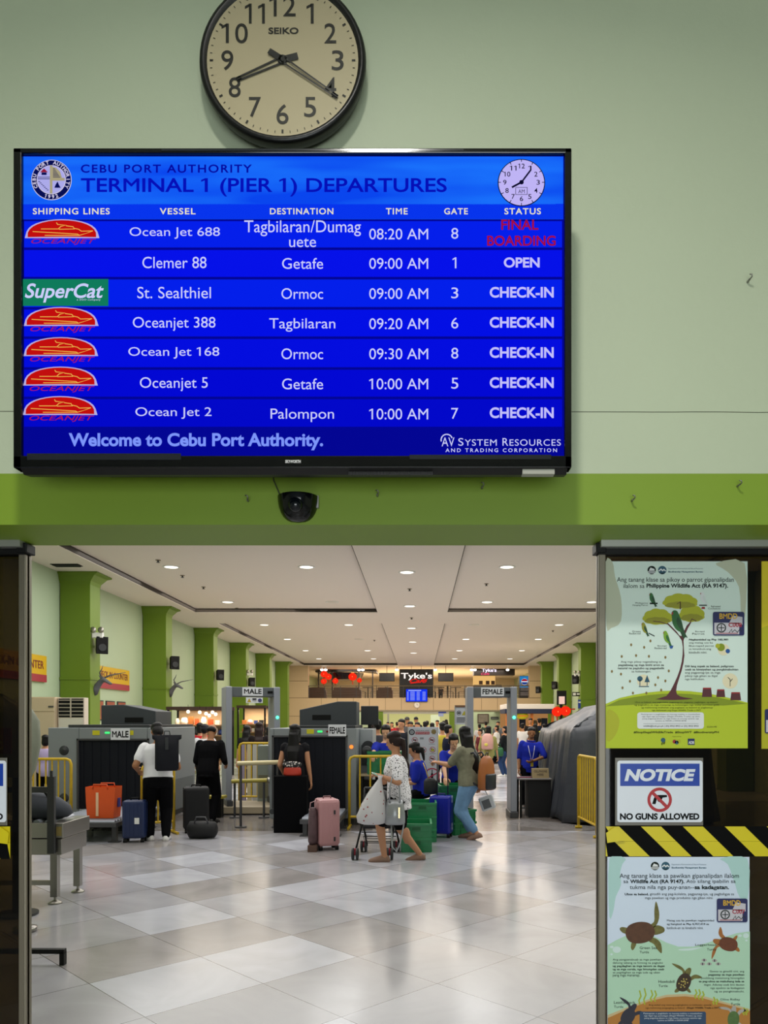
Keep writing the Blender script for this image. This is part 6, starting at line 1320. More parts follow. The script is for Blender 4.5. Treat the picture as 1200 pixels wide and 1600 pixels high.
def hand(mb, w, d, n, th, s, curl, nn=6):
    d = d.normalized(); n = (n - d * n.dot(d)).normalized(); th = (th - d * th.dot(d) - n * th.dot(n))
    if th.length < 1e-4: th = d.cross(n)
    th.normalize(); M = Matrix((th, d, n)).transposed()
    mb.ell(w + d * .048 * s, (.04 * s, .056 * s, .016 * s), 10, M)
    for i, L in enumerate((.07, .078, .072, .056)):
        b = w + d * (.088 - .004 * abs(i - 1.2)) * s + th * (.03 - .02 * i) * s; a1 = curl * .8; a2 = curl * 1.9
        p = b + (d * math.cos(a1) + n * math.sin(a1)) * L * .5 * s; q = p + (d * math.cos(a2) + n * math.sin(a2)) * L * .5 * s
        mb.capsule(b - d * .01 * s, p, .0095 * s, .009 * s, nn); mb.capsule(p, q, .009 * s, .0072 * s, nn)
    b = w + d * .028 * s + th * .03 * s; p = b + (d * .55 + th * .75 + n * .25).normalized() * .036 * s; q = p + (d * .85 + th * .2 + n * (.3 + curl * .5)).normalized() * .03 * s
    mb.capsule(b, p, .0125 * s, .0105 * s, nn); mb.capsule(p, q, .0105 * s, .0082 * s, nn)

def person(label, loc, rot, H=1.55, female=True, skin=0, lean=0, side=0, pelvis=(0, 0, None), feet=None, hands=None, head=(0, 0, 0), hair='short', hair_m=None, hair_len=.3,
           shirt=None, sleeve=.55, hem=.06, trousers=None, leg=1.0, skirt=None, shoes=None, fine=True, group=None, poles=None, curl=.55, apron=None, fat=1.0, cap=None, collar=None):
    """local frame: +y is where the person faces, x to the person's right; hands and feet are (left, right) targets"""
    r = thing('person', label, 'person', (loc[0], loc[1], loc[2] if len(loc) > 2 else 0), rot, group)
    k = H; sk = SKINS[skin]; hm = hair_m or HAIR
    V = Vector; la = math.radians(lean); sa = math.radians(side)
    u = V((math.sin(sa), math.sin(la), math.cos(la) * math.cos(sa))).normalized(); rt = V((1, 0, 0)); rt = (rt - u * rt.dot(u)).normalized(); f = u.cross(rt)
    P = V((pelvis[0], pelvis[1], pelvis[2] if pelvis[2] is not None else .505 * k))
    T = .315 * k; wf = 1.0 if female else 1.06
    def spine(t): return P + u * (T * t)
    secs = [(-.16, .07, .062), (-.03, .098 if female else .09, .07), (.12, .094 if female else .088, .068), (.38, .078 if female else .085, .058), (.62, .09 if female else .098, .07), (.8, .098 if female else .112, .062), (.92, .075, .05), (1.0, .04, .04)]
    def torso(mb, g, t0, t1, fl=1.0):
        S = [(t, (a + g) * fat, (b + g) * fat) for t, a, b in secs if t0 < t < t1]
        def at(t):
            for (a0, w0, d0), (a1, w1, d1) in zip(secs, secs[1:]):
                if a0 <= t <= a1: q = (t - a0) / (a1 - a0); return (t, (w0 + (w1 - w0) * q + g) * fat, (d0 + (d1 - d0) * q + g) * fat)
            return (t, (secs[0][1] + g) * fat, (secs[0][2] + g) * fat) if t < secs[0][0] else (t, secs[-1][1] + g, secs[-1][2] + g)
        S = [at(t0)] + S + [at(t1)]; rings = []; S[0] = (S[0][0], S[0][1] * fl, S[0][2] * fl)
        for t, a, b in S: c = spine(t) if t > -.2 else spine(-.2) + V((0, 0, -1)) * (T * (-.2 - t)); rings.append([c + rt * (a * k * math.cos(q)) + f * (b * k * math.sin(q) + (.012 * k if female and .5 < t < .75 and math.sin(q) > .2 else 0)) for q in [2 * math.pi * i / 16 for i in range(16)]])
        mb.loft(rings)
    sh = [spine(.88) - rt * .102 * k * wf, spine(.88) + rt * .102 * k * wf]; hp = [P - rt * .052 * k, P + rt * .052 * k]
    if feet is None: feet = ((-.09, .03, 0, .12, 0), (.09, -.02, 0, -.12, 0))
    if hands is None: hands = ((-.2 * k * .85, .06, .46 * k), (.2 * k * .85, .06, .46 * k))
    poles = poles or (V((-.35, -1, -.2)), V((.35, -1, -.2)))
    body = MB(); ex = MB(); sx = MB(); tr = MB(); vox = .011 if fine else .02
    torso(body, 0, -.16, 1.0)
    hu = (u * .7 + V((0, 0, .3))).normalized(); yaw, pit, rol = [math.radians(q) for q in head]
    # head frame
    hf = (f * math.cos(yaw) - rt * math.sin(yaw)).normalized(); hf = (hf - hu * hf.dot(hu)).normalized(); hr = hf.cross(hu)
    hf, hu2 = (hf * math.cos(pit) + hu * math.sin(pit)), (hu * math.cos(pit) - hf * math.sin(pit)); hr, hu2 = (hr * math.cos(rol) + hu2 * math.sin(rol)), (hu2 * math.cos(rol) - hr * math.sin(rol))
    hs = k / 1.62; nb = spine(1.0); hc = nb + hu * (.05 * k) + hu2 * .052 * k
    def hd(x, y, z): return hc + (hr * x + hf * y + hu2 * z) * hs
    HM = Matrix((hr, hf, hu2)).transposed()
    body.capsule(nb - u * .03 * k, hd(0, -.015, -.05), .034 * k, .031 * k)
    body.ell(hd(0, -.008, .018), (.072 * hs, .092 * hs, .095 * hs), 16, HM); body.ell(hd(0, .022, -.05), (.052 * hs, .062 * hs, .062 * hs), 14, HM)
    body.ell(hd(0, .06, -.082), (.022 * hs, .022 * hs, .018 * hs), 8, HM)
    body.capsule(hd(0, .082, .008), hd(0, .1, -.028), .008 * hs, .0135 * hs, 8)
    for s in (-1, 1): body.ell(hd(s * .074, -.008, -.012), (.012 * hs, .02 * hs, .032 * hs), 8, HM)
    ex.cur = 0
    for s in (-1, 1):
        ex.cur = 1; ex.ell(hd(s * .032, .078, .006), (.0155 * hs, .007 * hs, .0082 * hs), 8, HM); ex.cur = 2; ex.ell(hd(s * .032, .083, .006), (.0078 * hs, .004 * hs, .0078 * hs), 8, HM)
        ex.cur = 4; ex.capsule(hd(s * .016, .083, .024), hd(s * .05, .074, .026), .0045 * hs, .003 * hs, 6)
    ex.cur = 3; ex.ell(hd(0, .081, -.062), (.021 * hs, .008 * hs, .0065 * hs), 8, HM); ex.cur = 0
    # arms
    l1, l2 = .175 * k, .15 * k
    for i, s in ((0, -1), (1, 1)):
        e, w = ik(sh[i], V(hands[i][:3]), l1, l2, V(poles[i]))
        body.capsule(sh[i], e, .031 * k * fat, .0245 * k * fat); body.capsule(e, w, .0245 * k * fat, .0165 * k)
        d = (w - e).normalized(); inn = V((-s, 0, 0)); n = inn - d * inn.dot(d)
        if len(hands[i]) > 3: n = V(hands[i][3]); n = n - d * n.dot(d)
        if n.length < .2: n = V((0, 0, -1)) - d * -d.z
        n.normalize(); th = V((0, 1, 0)) if abs(d.y) < .75 else V((0, 0, 1))
        if len(hands[i]) > 4: th = V(hands[i][4])
        hand(ex, w - d * .006, d, n, th, k / 1.6, curl, 6 if fine else 5)
        if shirt:
            a = min(1, sleeve); sx.capsule(sh[i] - rt * s * .004 * k, sh[i].lerp(e, a), .044 * k * fat, .039 * k * fat if sleeve <= 1 else .032 * k * fat)
            if sleeve > 1: sx.capsule(e, e.lerp(w, min(1, sleeve - 1)), .031 * k, .024 * k)
    # legs
    t1, t2 = .245 * k, .235 * k
    for i, s in ((0, -1), (1, 1)):
        fx, fy, fz, fyaw, fp = feet[i]; fd = V((-math.sin(fyaw), math.cos(fyaw), 0)); fpr = math.radians(fp); fd2 = fd * math.cos(fpr) + V((0, 0, math.sin(fpr))); fu = V((0, 0, 1)) * math.cos(fpr) - fd * math.sin(fpr)
        ank = V((fx, fy, fz + .05 * k)); kn, ank = ik(hp[i], ank, t1, t2, V((s * .12, 1, 0)))
        body.capsule(hp[i], kn, .054 * k * fat, .034 * k * fat); body.capsule(kn, ank, .034 * k * fat, .022 * k); body.ell(kn.lerp(ank, .3) - V((0, .006, 0)), (.031 * k, .032 * k, .065 * k), 10)
        body.capsule(ank - fu * .022 * k - fd2 * .012 * k, ank + fd2 * .085 * k - fu * .033 * k, .021 * k, .016 * k)
        if shoes:
            sm = MB(); rr = V((fd2.cross(fu)))
            for lo in (0,):
                rings = []
                for q, w_, h_ in ((-.042, .012, .03), (-.03, .024, .046), (.02, .025, .05), (.06, .03, .038), (.1, .026, .026), (.118, .01, .014)):
                    c = ank + fd2 * (q * k) - fu * (.05 * k); rings.append([c + rr * (w_ * k * math.cos(a)) + fu * (h_ * k * max(0, math.sin(a)) ** .7 if math.sin(a) > 0 else -.0 * k) for a in [2 * math.pi * j / 14 for j in range(14)]])
                sm.loft(rings)
            o = sm.build('shoe', shoes, r)
        if trousers:
            tr.capsule(hp[i], kn if leg >= .5 else hp[i].lerp(kn, leg * 2), .064 * k * fat, .05 * k * fat)
            if leg > .5: tr.capsule(kn, kn.lerp(ank, min(1, (leg - .5) * 2)), .05 * k * fat, .036 * k)
    soft('body', body, sk, r, vox if fine else .018, 3, ex, [sk, EYE, IRIS, LIP, BROW])
    if trousers: torso(tr, .014, -.19, .17); soft('trousers', tr, trousers, r, vox, 4)
    if skirt:
        q = MB(); rings = []
        for t, a, b in ((.3, .088, .07), (.1, .105, .08), (-.1, .112, .088), (-skirt[1], .12, .1)):
            c = P + V((0, 0, t * T)); rings.append([c + rt * (a * k * math.cos(z)) + V((0, 1, 0)) * (b * k * math.sin(z)) for z in [2 * math.pi * i / 18 for i in range(18)]])
        q.loft(rings); soft('skirt', q, skirt[0], r, vox, 3)
    if shirt:
        torso(sx, .017, -hem / .315 - .02, .965, 1.08)
        soft('shirt', sx, shirt, r, vox, 3)
    if collar: q = MB(); q.tube([nb + (rt * math.cos(z) + f * math.sin(z)) * .048 * k + u * .004 for z in [2 * math.pi * i / 16 for i in range(16)]], .009 * k, 6, True); q.build('collar', collar, r)
    # hair
    if hair:
        q = MB(); c = hd(0, -.018, .067); q.ell(c, (.081 * hs, .095 * hs, .062 * hs), 16, HM); q.ell(hd(0, -.036, .0), (.08 * hs, .07 * hs, .085 * hs), 12, HM)
        if female and hair in ('bun', 'pony'): [q.ell(hd(e_ * .066, -.012, .012), (.02 * hs, .052 * hs, .055 * hs), 10, HM) for e_ in (-1, 1)]
        if hair == 'bald': q = MB(); q.ell(hd(0, -.03, -.0), (.079 * hs, .08 * hs, .06 * hs), 14, HM)
        if hair in ('long', 'pony'):
            dn = V((0, 0, -1)); back = V((hf.x, hf.y, 0)).normalized() * -1; wd = .095 if hair == 'long' else .03; pts = [hd(0, -.035, .05), hd(0, -.085, -.04)]
            if hair == 'pony': pts = [hd(0, -.08, .03), hd(0, -.125, .0)]
            n = 6
            for j in range(1, n + 1):
                p = pts[1] + dn * (hair_len * j / n) + back * ((.01 if hair == 'long' else .03) * j / n)
                t = (p.z - P.z) / (T * u.z)
                if t < 1.02:                                  # hang over the back, not through it
                    c = spine(max(-.1, min(.95, t))); need = (.075 if hair == 'long' else .085) * k * (.6 if t > .9 else 1); q_ = p - c; dpt = q_.dot(-f)
                    if dpt < need: p = p - f * (need - dpt)
                pts.append(p)
            rings = []
            for j, p in enumerate(pts):
                z = j / (len(pts) - 1)
                if hair == 'long': w_ = (.07, .078, .085, .095, .095, .085, .07, .04)[j] * hs; d_ = (.03, .036, .034, .032, .03, .028, .022, .012)[j] * hs
                else: w_ = (.02, .03, .036, .036, .034, .03, .024, .01)[j] * hs; d_ = w_ * .8
                rings.append([p + hr * (w_ * math.cos(a)) + back * (d_ * math.sin(a)) for a in [2 * math.pi * i / 14 for i in range(14)]])
            q.loft(rings)
        if hair == 'long':
            for s in (-1, 1): q.capsule(hd(s * .066, .0, .05), hd(s * .076, -.035, -.15), .026 * hs, .024 * hs)
        if hair == 'bob': q.ell(hd(0, -.03, -.05), (.085 * hs, .075 * hs, .085 * hs), 12, HM)
        if hair == 'bun': q.ell(hd(0, -.105, .02), (.034 * hs, .032 * hs, .034 * hs), 10, HM)
        soft('hair', q, hm, r, .009 if fine else .014, 3)
    if cap:
        q = MB(); q.ell(hd(0, -.012, .055), (.084 * hs, .1 * hs, .075 * hs), 14, HM); q.build('cap', cap, r); q = MB(); q.ell(hd(0, .1, .045), (.06 * hs, .06 * hs, .008 * hs), 12, HM); q.build('cap_peak', cap, r)
    return r

BLUE = cloth('royal_blue', '#1a2aa0'); BLK = cloth('black', '#0d0d10'); DENIM = cloth('denim', '#6f93b8', noise=.3, nscale=9); DENIM_D = cloth('dark_denim', '#2a3f66', noise=.2, nscale=9); TAN = mat('shoe_tan', '#8c6c5a', .6); WSHOE = mat('shoe_white', '#e4e2de', .5); KSHOE = mat('shoe_black', '#121212', .5)
SPOT = dots_mat('cloth_spotted', '#e9e6ea', '#1c1c22', 48, .31, .85)
hp90 = math.pi / 2
# woman in the spotted blouse, walking left
D = 8.8; wx = X(628, D)
person('woman in white blouse with black spots walking left, holding papers and bags', (wx, D), hp90, 1.53, True, 0, lean=5, pelvis=(0, .03, .735), feet=((-.05, .20, 0, .0, 0), (.07, -.2, .0, 0, -8)), hands=((-.2, .24, .985, (.3, 0, -1), (0, .3, 1)), (.16, .18, .9)),
       head=(-16, -10, 0), hair='pony', hair_m=HAIR_BR, hair_len=.44, shirt=SPOT, sleeve=.8, hem=.09, trousers=BLK, leg=.44, shoes=TAN, curl=.8, fat=1.06)
r = thing('papers', 'white and mint papers held out by the woman in the spotted blouse', 'papers', (X(589, D - .2), D - .2, Z(1212, D - .2))); M = Matrix.Rotation(.5, 4, 'Y'); m = MB(); m.M = M; m.box(-.07, .06, -.02, .06, 0, .004).build('sheet', mat('paper_pale', '#e6ece8', .6), r); m = MB(); m.M = M; m.box(-.05, .02, -.021, .05, .004, .012).build('mint_card', mat('card_mint', '#7fc4ae', .5), r)
def bag_loft(m, secs, n=22, wav=0.0, fx=0):
    m.loft([[Vector((w * math.cos(a) * (1 + wav * math.sin(5 * a + z * 30)) + dx, d * math.sin(a), z)) for a in [2 * math.pi * i / n for i in range(n)]] for z, w, d, dx in secs]); return m
D2 = D - .24
r = thing('plastic_bag', 'translucent white plastic carrier bag with small red prints, held by the walking woman', 'bag', (X(581, D2), D2, Z(1288, D2)))
hb = Z(1214, D2) - r.location.z
bm_ = bag_loft(MB(), [(0, .10, .05, 0), (.02, .165, .1, 0), (.1, .17, .12, .0), (.22, .14, .11, .02), (.36, .085, .07, .05), (.46, .04, .04, .075), (hb - .02, .02, .02, .092), (hb + .015, .03, .02, .095)], 26, .05)
PB = dots_mat('plastic_film', '#d9d6d8', '#a03038', 17, .16, .35); PB.node_tree.nodes['Principled BSDF'].inputs['Transmission Weight'].default_value = .12
bm_.build('film', PB, r); bag_loft(MB(), [(.01, .12, .06, 0), (.06, .13, .08, 0), (.14, .1, .06, .01)]).build('contents', mat('bag_contents', '#7a5a50', .7), r)
r = thing('handbag', 'silver-grey handbag hanging on the walking woman\'s forearm', 'bag', (X(617, D2), D2 - .02, Z(1288, D2)))
bag_loft(MB(), [(0, .1, .05, 0), (.02, .115, .07, 0), (.12, .115, .075, 0), (.22, .1, .06, 0), (.275, .085, .03, 0)]).build('body', mat('leather_silver', '#9a9da0', .3, .35, noise=.15, nscale=9), r)
for y in (-.04, .04): MB().tube([(-.06, y, .25), (-.055, y * .7, .42), (-.02, y * .5, .56), (.02, y * .5, .56), (.05, y * .7, .42), (.06, y, .25)], .008, 8).build('strap', MATS['leather_silver'], r)
MB().box(.04, .06, -.082, -.07, .08, .2).build('buckle', mat('buckle_gold', '#d8c8a0', .25, .8), r); MB().tube([(.08, 0, .25), (.1, -.02, .0), (.06, -.03, -.2), (.02, -.03, -.3), (-.03, -.02, -.24), (-.04, 0, .02)], .009, 8).build('long_strap', MATS['leather_silver'], r)

# woman in jeans pulling the blue suitcase
D = 10.45; wx = X(737, D)
person('woman with long black hair in jeans and grey-green top pulling the blue suitcase', (wx, D), math.radians(62), 1.58, True, 0, lean=7, pelvis=(0, .03, .76), feet=((-.07, -.10, .02, 0, -18), (.06, .04, .0, 0, 0)), hands=((-.05, .5, 1.03, (.2, 0, -1), (0, .2, 1)), (.2, -.02, .72)),
       head=(-28, -4, 0), hair='long', hair_len=.52, shirt=cloth('grey_green', '#7d7c68', noise=.35, nscale=18), sleeve=.75, hem=.02, trousers=DENIM, leg=.93, shoes=TAN, curl=1.0, fat=1.1)
r = thing('backpack', 'tan and black backpack on the back of the woman in jeans', 'backpack', (X(757, D), D - .12, Z(1233, D)), math.radians(52))
m = MB(); m.loft([[Vector((.155 * w * math.cos(a), -.02 + .095 * d * math.sin(a), z)) for a in [2 * math.pi * i / 20 for i in range(20)]] for z, w, d in ((0, .8, .8), (.03, 1, 1), (.2, 1, 1), (.34, .92, .85), (.42, .7, .6), (.46, .3, .3))]); m.build('pack_body', mat('leather_tan', '#a4602e', .45), r)
m = MB(); m.loft([[Vector((.12 * w * math.cos(a), -.085 + .05 * d * math.sin(a), z)) for a in [2 * math.pi * i / 16 for i in range(16)]] for z, w, d in ((.01, .8, .7), (.03, 1, 1), (.2, 1, 1), (.22, .9, .7))]); m.build('front_pocket', mat('leather_black', '#22242a', .4), r)
for s in (-1, 1): MB().tube([(s * .09, .05, .42), (s * .1, .12, .5), (s * .12, .25, .47), (s * .13, .27, .3), (s * .12, .12, .1), (s * .11, .04, .05)], .014, 8).build('strap', MATS['leather_black'], r)
MB().tube([(-.03, -.02, .45), (-.02, -.03, .5), (.02, -.03, .5), (.03, -.02, .45)], .009, 6).build('top_loop', MATS['leather_black'], r)
r = thing('clear_bag', 'white and clear plastic bag swinging behind the woman in jeans', 'bag', (X(765, D + .15), D + .15, Z(1267, D)), 0); m = MB(); m.M = Matrix.Rotation(-.35, 4, 'Y'); m.box(-.1, .1, -.025, .025, 0, .2).build('film', mat('bag_clear', '#c7cbd0', .3), r, .02); m = MB(); m.M = Matrix.Rotation(-.35, 4, 'Y'); m.box(-.07, .04, -.03, -.026, .03, .15).build('dark_contents', mat('contents_grey', '#5a5d62', .5), r); MB().tube([(-.03, 0, .2), (-.08, 0, .3), (-.11, 0, .37)], .008, 6).build('handle', MATS['bag_clear'], r)

# man with the black roll-top backpack
D = 10.3
person('man in white T-shirt and black trousers wearing a black backpack, at the left scanner', (X(247, D), D), .35, 1.62, False, 1, lean=10, pelvis=(0, 0, .8), feet=((-.1, .05, 0, .5, 0), (.1, -.03, 0, -.2, 0)), hands=((-.25, .18, .93), (.2, .32, .95)), head=(15, -28, 0), hair='short',
       shirt=cloth('white', '#e4e4e6'), sleeve=.6, hem=-.03, trousers=BLK, leg=1, shoes=WSHOE, fat=1.12)
r = thing('backpack', 'black roll-top backpack on the man at the left scanner', 'backpack', (X(262, D - .17), D - .2, Z(1204, D - .17)), .3)
m = MB(); m.loft([[Vector((.15 * w * (abs(math.cos(a)) ** .6) * (1 if math.cos(a) > 0 else -1), .08 * d * (abs(math.sin(a)) ** .6) * (1 if math.sin(a) > 0 else -1), z)) for a in [2 * math.pi * i / 24 for i in range(24)]] for z, w, d in ((0, .85, .8), (.03, 1, 1), (.3, 1, 1), (.4, 1.0, .7), (.42, 1.22, .45), (.47, 1.24, .4))]); m.build('pack_body', mat('pack_black', '#10121a', .65, spec=.25), r)
MB().box(-.02, .02, -.09, -.08, .28, .44).build('buckle_strap', CHAR, r); MB().tube([(-.04, .05, .46), (-.03, .06, .52), (.03, .06, .52), (.04, .05, .46)], .008, 6).build('top_loop', CHAR, r)
for s in (-1, 1): MB().tube([(s * .1, .07, .4), (s * .1, .17, .42), (s * .11, .3, .33), (s * .12, .28, .15), (s * .12, .08, .05)], .014, 6).build('strap', CHAR, r)
# woman with long straight hair behind the black stand
D = 11.35
person('woman with very long straight black hair, seen from behind at the middle scanner', (X(461, D), D), -.1, 1.56, True, 0, hair='long', hair_len=.5, shirt=cloth('black_floral', '#17161a'), sleeve=.12, hem=.2, trousers=BLK, leg=.7, shoes=KSHOE, hands=((-.2, .14, .8), (.24, .0, .7)), head=(0, -6, 0))
# man in black, bowed
D = 12.3
person('balding man in black clothes seen from behind, left of the MALE detector', (X(330, D), D - .2), -.1, 1.6, False, 1, lean=14, head=(0, -30, 0), hair='bald', shirt=BLK, sleeve=1.6, hem=.06, trousers=BLK, shoes=KSHOE, hands=((-.15, .25, .85), (.2, .28, .9)), fat=1.0)
# staff women
D = 12.3
person('staff woman in blue shirt behind the green crate, hand on the yellow barrier', (X(603, D), D), math.pi + .12, 1.55, True, 2, head=(-10, -12, 0), hair='bun', shirt=BLUE, sleeve=.9, hem=.06, trousers=BLK, shoes=KSHOE, hands=((-.1, .2, .95), (.24, .5, 1.06, (0, 0, -1))), curl=.6)
D = 11.0
person('staff woman with ponytail in blue shirt facing left before the prohibited items board', (X(657, D), D + .15), hp90, 1.5, True, 0, lean=9, pelvis=(0, -.02, .57), head=(-4, -12, 0), hair='pony', hair_len=.2, shirt=BLUE, sleeve=.85, hem=.03, trousers=BLK, shoes=KSHOE, feet=((-.1, .2, 0, 0, 0), (.1, .2, 0, 0, 0)), hands=((-.12, .3, .7), (.14, .32, .72)))
r = thing('shoulder_bag', 'black shoulder bag with yellow strap at the hip of the ponytailed staff woman', 'bag', (X(672, 10.85), 10.72, Z(1240, 10.8))); bag_loft(MB(), [(0, .07, .05, 0), (.02, .09, .06, 0), (.18, .09, .06, 0), (.22, .06, .04, 0)]).build('body', mat('bag_black', '#101014', .6), r); MB().tube([(-.02, -.02, .2), (-.06, -.03, .34), (-.1, -.02, .44)], .009, 6).build('strap', mat('strap_mustard', '#c0a050', .6), r)
D = 11.75
person('staff woman in blue shirt leaning with both hands on the tall crate stack', (X(708, D), D), math.pi, 1.56, True, 2, lean=30, pelvis=(0, -.12, .72), head=(10, -2, 0), hair='bun', shirt=BLUE, sleeve=.85, hem=.05, trousers=BLK, shoes=KSHOE, feet=((-.1, -.02, 0, 0, 0), (.1, -.06, 0, 0, 0)), hands=((-.13, .52, .735, (0, 0, -1), (1, 0, 0)), (.13, .52, .735, (0, 0, -1), (-1, 0, 0))), curl=.2)
# security man beside the covered machine
D = 14.2
person('security man in blue uniform shirt with lanyard, leaning beside the covered machine', (X(827, D), D), math.pi - .05, 1.5, False, 1, side=-4, head=(0, -4, 0), hair='short', shirt=BLUE, sleeve=.95, hem=.06, trousers=BLK, shoes=KSHOE, hands=((-.06, .2, .88), (.2, .06, .72)), poles=(Vector((-1, -.2, .3)), Vector((.35, -1, -.2))), collar=BLUE, fat=1.04)
r = thing('lanyard', 'yellow badge hanging on a white lanyard on the security man', 'lanyard', (X(829, D), D - .15, Z(1190, D))); MB().tube([(-.06, .04, .3), (-.04, .0, .18), (0, -.022, .0), (.04, .0, .18), (.06, .04, .3)], .004, 6).build('cord', WHITE, r); MB().box(-.025, .025, -.028, -.022, -.08, 0).build('badge', mat('badge_yellow', '#d0b820', .5), r)

# people farther back, each with clothes of their own
def far(label, px, D, py_top, rot, col, female=True, hair='short', skin=0, tr=None, lean=0, **k):
    H = Z(py_top, D) / (1.0 if lean < 10 else .93); key = 'crowd_' + col[1:]
    return person(label, (X(px, D), D), rot, min(1.78, max(1.36, H)), female, skin, lean=lean, hair=hair, shirt=cloth(key, col), trousers=tr or BLK, shoes=k.pop('shoes', KSHOE), fine=False, group='people waiting in the hall', **k)
far('woman with pink backpack in olive shirt, seen from behind right of centre', 763, 19.5, 1134, 0.1, '#8f8a52', hair='bob', sleeve=1.0)
r = thing('backpack', 'pink backpack with a yellow trinket on the woman in olive', 'backpack', (X(762, 19.25), 19.33, Z(1171, 19.3))); m = MB(); m.loft([[Vector((.15 * w * math.cos(a), .09 * d * math.sin(a), z)) for a in [2 * math.pi * i / 16 for i in range(16)]] for z, w, d in ((0, .8, .8), (.03, 1, 1), (.22, 1, 1), (.34, .85, .8), (.4, .4, .4))]); m.build('pack_body', mat('pack_pink', '#c8968a', .6), r); MB().ell((-.04, -.09, .12), (.05, .02, .04), 10).build('trinket', mat('trinket_yellow', '#c8b84a', .5), r)
far('person in black top and blue jeans with green bag, seen through the FEMALE detector', 789, 22.4, 1134, 1.2, '#15181a', hair='bob', tr=DENIM_D, sleeve=1.0, shoes=WSHOE, hands=((-.12, .3, .95), (.12, .34, .9)))
r = thing('tote_bag', 'dark green bag held by the person in blue jeans', 'bag', (X(778, 22.2), 22.2, Z(1182, 22.2))); bag_loft(MB(), [(0, .12, .06, 0), (.03, .16, .09, 0), (.2, .16, .08, 0), (.26, .13, .05, 0)]).build('body', mat('tote_green', '#1f5a38', .6), r); MB().tube([(-.08, 0, .25), (-.06, 0, .36), (.06, 0, .36), (.08, 0, .25)], .008, 6).build('handle', MATS['tote_green'], r)
far('man in navy shirt facing right, left of the white notice board', 701, 16.0, 1132, -1.2, '#11182c', False, sleeve=.8)
far('person in yellow and olive print shirt behind the prohibited items board edge', 691, 17.5, 1128, .3, '#b0a03a', False, sleeve=.7)
far('tall man in dark jacket holding a pale folder, left of the prohibited items board', 627, 17.5, 1123, 2.6, '#1b1d24', False, sleeve=1.7)
far('man in dark cap at the back, above the prohibited items board', 636, 27, 1120, 3.0, '#5a5a5e', False, cap=cloth('grey_cap', '#4a4a4c'))
far('man with round face in grey shirt above the prohibited items board top left', 641, 20, 1127, 3.0, '#cfcac2', False, skin=1)
far('man in dark cap, highest head over the prohibited items board', 650, 31, 1119, 3.1, '#24262c', False, cap=cloth('dark_cap', '#2b2d36'))
far('person in red-brown top above the middle of the prohibited items board', 652, 21.5, 1128, 2.8, '#7a3a34', True, hair='bob')
far('person in black top with dark hair, over the board and left of the white shirts', 664, 26, 1127, .2, '#101216', False)
far('person in white shirt over the prohibited items board, left one of two', 667, 33, 1126, .4, '#d8d8d4', False)
far('person in white top over the prohibited items board, right one of two', 675, 24, 1129, .2, '#e2e0dc', True, hair='bob')
far('person in pale blue shirt over the right corner of the prohibited items board', 683, 34, 1125, 2.6, '#9fb4c8', False)
far('slim person in black at the right end of the far opening', 697, 42, 1124, .6, '#15161a', True, hair='long', hair_len=.25)
far('person in white top under the right green pillar of the far opening', 693, 36, 1126, 1.0, '#d0ccc8', True, hair='bob')
far('person in red shirt left of the tall man in the dark jacket', 612, 34, 1128, 2.9, '#a8282c', True, hair='bob')
far('person in maroon top in the left of the far opening', 620, 40, 1128, .5, '#6a2a30', False)
far('person in black shirt at the left pillar of the far opening', 606, 38, 1128, 3.0, '#1d2024', False)
far('person with tied hair seen over the right end of the middle scanner', 590, 15.2, 1124, .1, '#3a3a40', True, hair='bun')
far('person with brown hair seen over the middle scanner, behind its monitor', 583, 16.4, 1130, .3, '#6a5a52', True, hair='bob', hair_m=HAIR_BR)
far('man in pale grey shirt near the framed picture with the pale scene', 749, 33, 1131, .3, '#c2bfc0', False)
far('person in dark green top under the framed picture', 759, 38, 1127, .2, '#33443a', False)
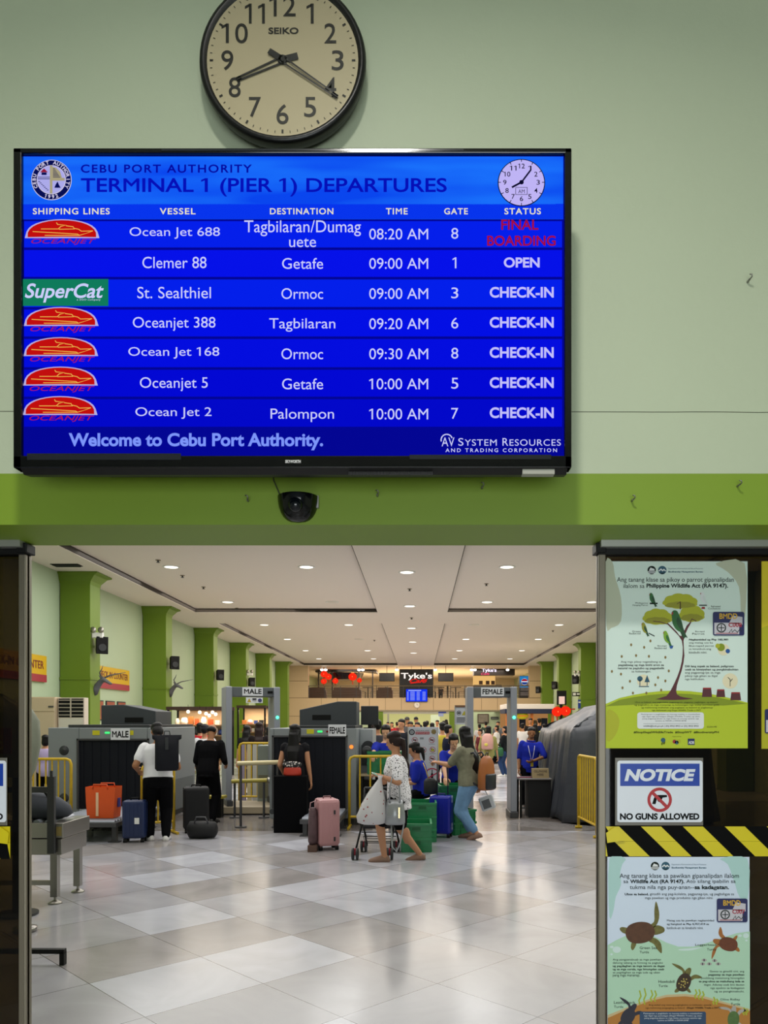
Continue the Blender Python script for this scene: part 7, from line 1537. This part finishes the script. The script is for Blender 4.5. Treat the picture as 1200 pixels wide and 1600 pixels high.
far('person in grey top under the wall plaque', 778, 33.6, 1127, 2.6, '#5e6266', False)
far('person in white shirt between the pink backpack and the blue jeans', 776, 29, 1133, 1.4, '#dcdad8', True, hair='bob')
far('person in maroon shirt left of the pink backpack', 750, 24, 1139, 2.0, '#5c2228', False)
far('person in charcoal at the left kiosk post', 788, 40, 1126, .1, '#2c2c30', True, hair='bob')
far('man in white shirt left of the kiosk counter, behind the security man', 817, 27, 1130, -.6, '#e0dedc', False)
far('kiosk worker in black top with orange print', 829, 31, 1122, 2.9, '#1c1a1a', False)
far('kiosk customer in navy jacket', 842, 33.5, 1122, .4, '#1c2438', False)
far('kiosk customer in bright yellow shirt', 850, 29, 1131, .3, '#d4d41a', False)
far('kiosk customer in black dress near the counter', 836, 25.5, 1131, .2, '#121214', True, hair='long', hair_len=.3)
far('person in red shirt and cap right of the male scanner', 313, 17.5, 1129, -.3, '#b8242c', True, hair='bob')
far('person in white shirt and grey cap right of the male scanner', 320, 15.2, 1131, -.1, '#dcdce0', False, cap=cloth('charcoal_cap', '#3a3c42'))
far('woman with long black hair and dark top seen through the MALE detector, left one', 386, 16.6, 1133, -.2, '#141416', True, hair='long', hair_len=.35)
far('woman with long maroon-tinted hair seen through the MALE detector, right one', 405, 15.9, 1128, .1, '#1a1214', True, hair='long', hair_len=.42, hair_m=HAIR_BR)
far('person in blue shirt at the right post of the MALE detector', 420, 17.5, 1135, .3, '#24307a', True, hair='bob')
far('dark-haired person behind the left end of the male scanner', 115, 14.9, 1136, 0, '#2a2a30', False)
far('person in lilac top left of the male scanner, beyond the yellow barrier', 71, 14.0, 1150, .4, '#b8a8d0', True, hair='bob')
far('guest in dark top seated behind the gallery railing left of the black sign', 603, 49.4, 1073, 0, '#2a2420', False)
far('guest in dark top behind the gallery railing right of the black sign', 689, 49.4, 1072, 0, '#241f1e', False)
for nm in [o for o in COL.objects if o.get('label', '').startswith('guest in dark top')]: nm.location.z = 3.02; nm.scale = (.62, .62, .45)
bake_all()
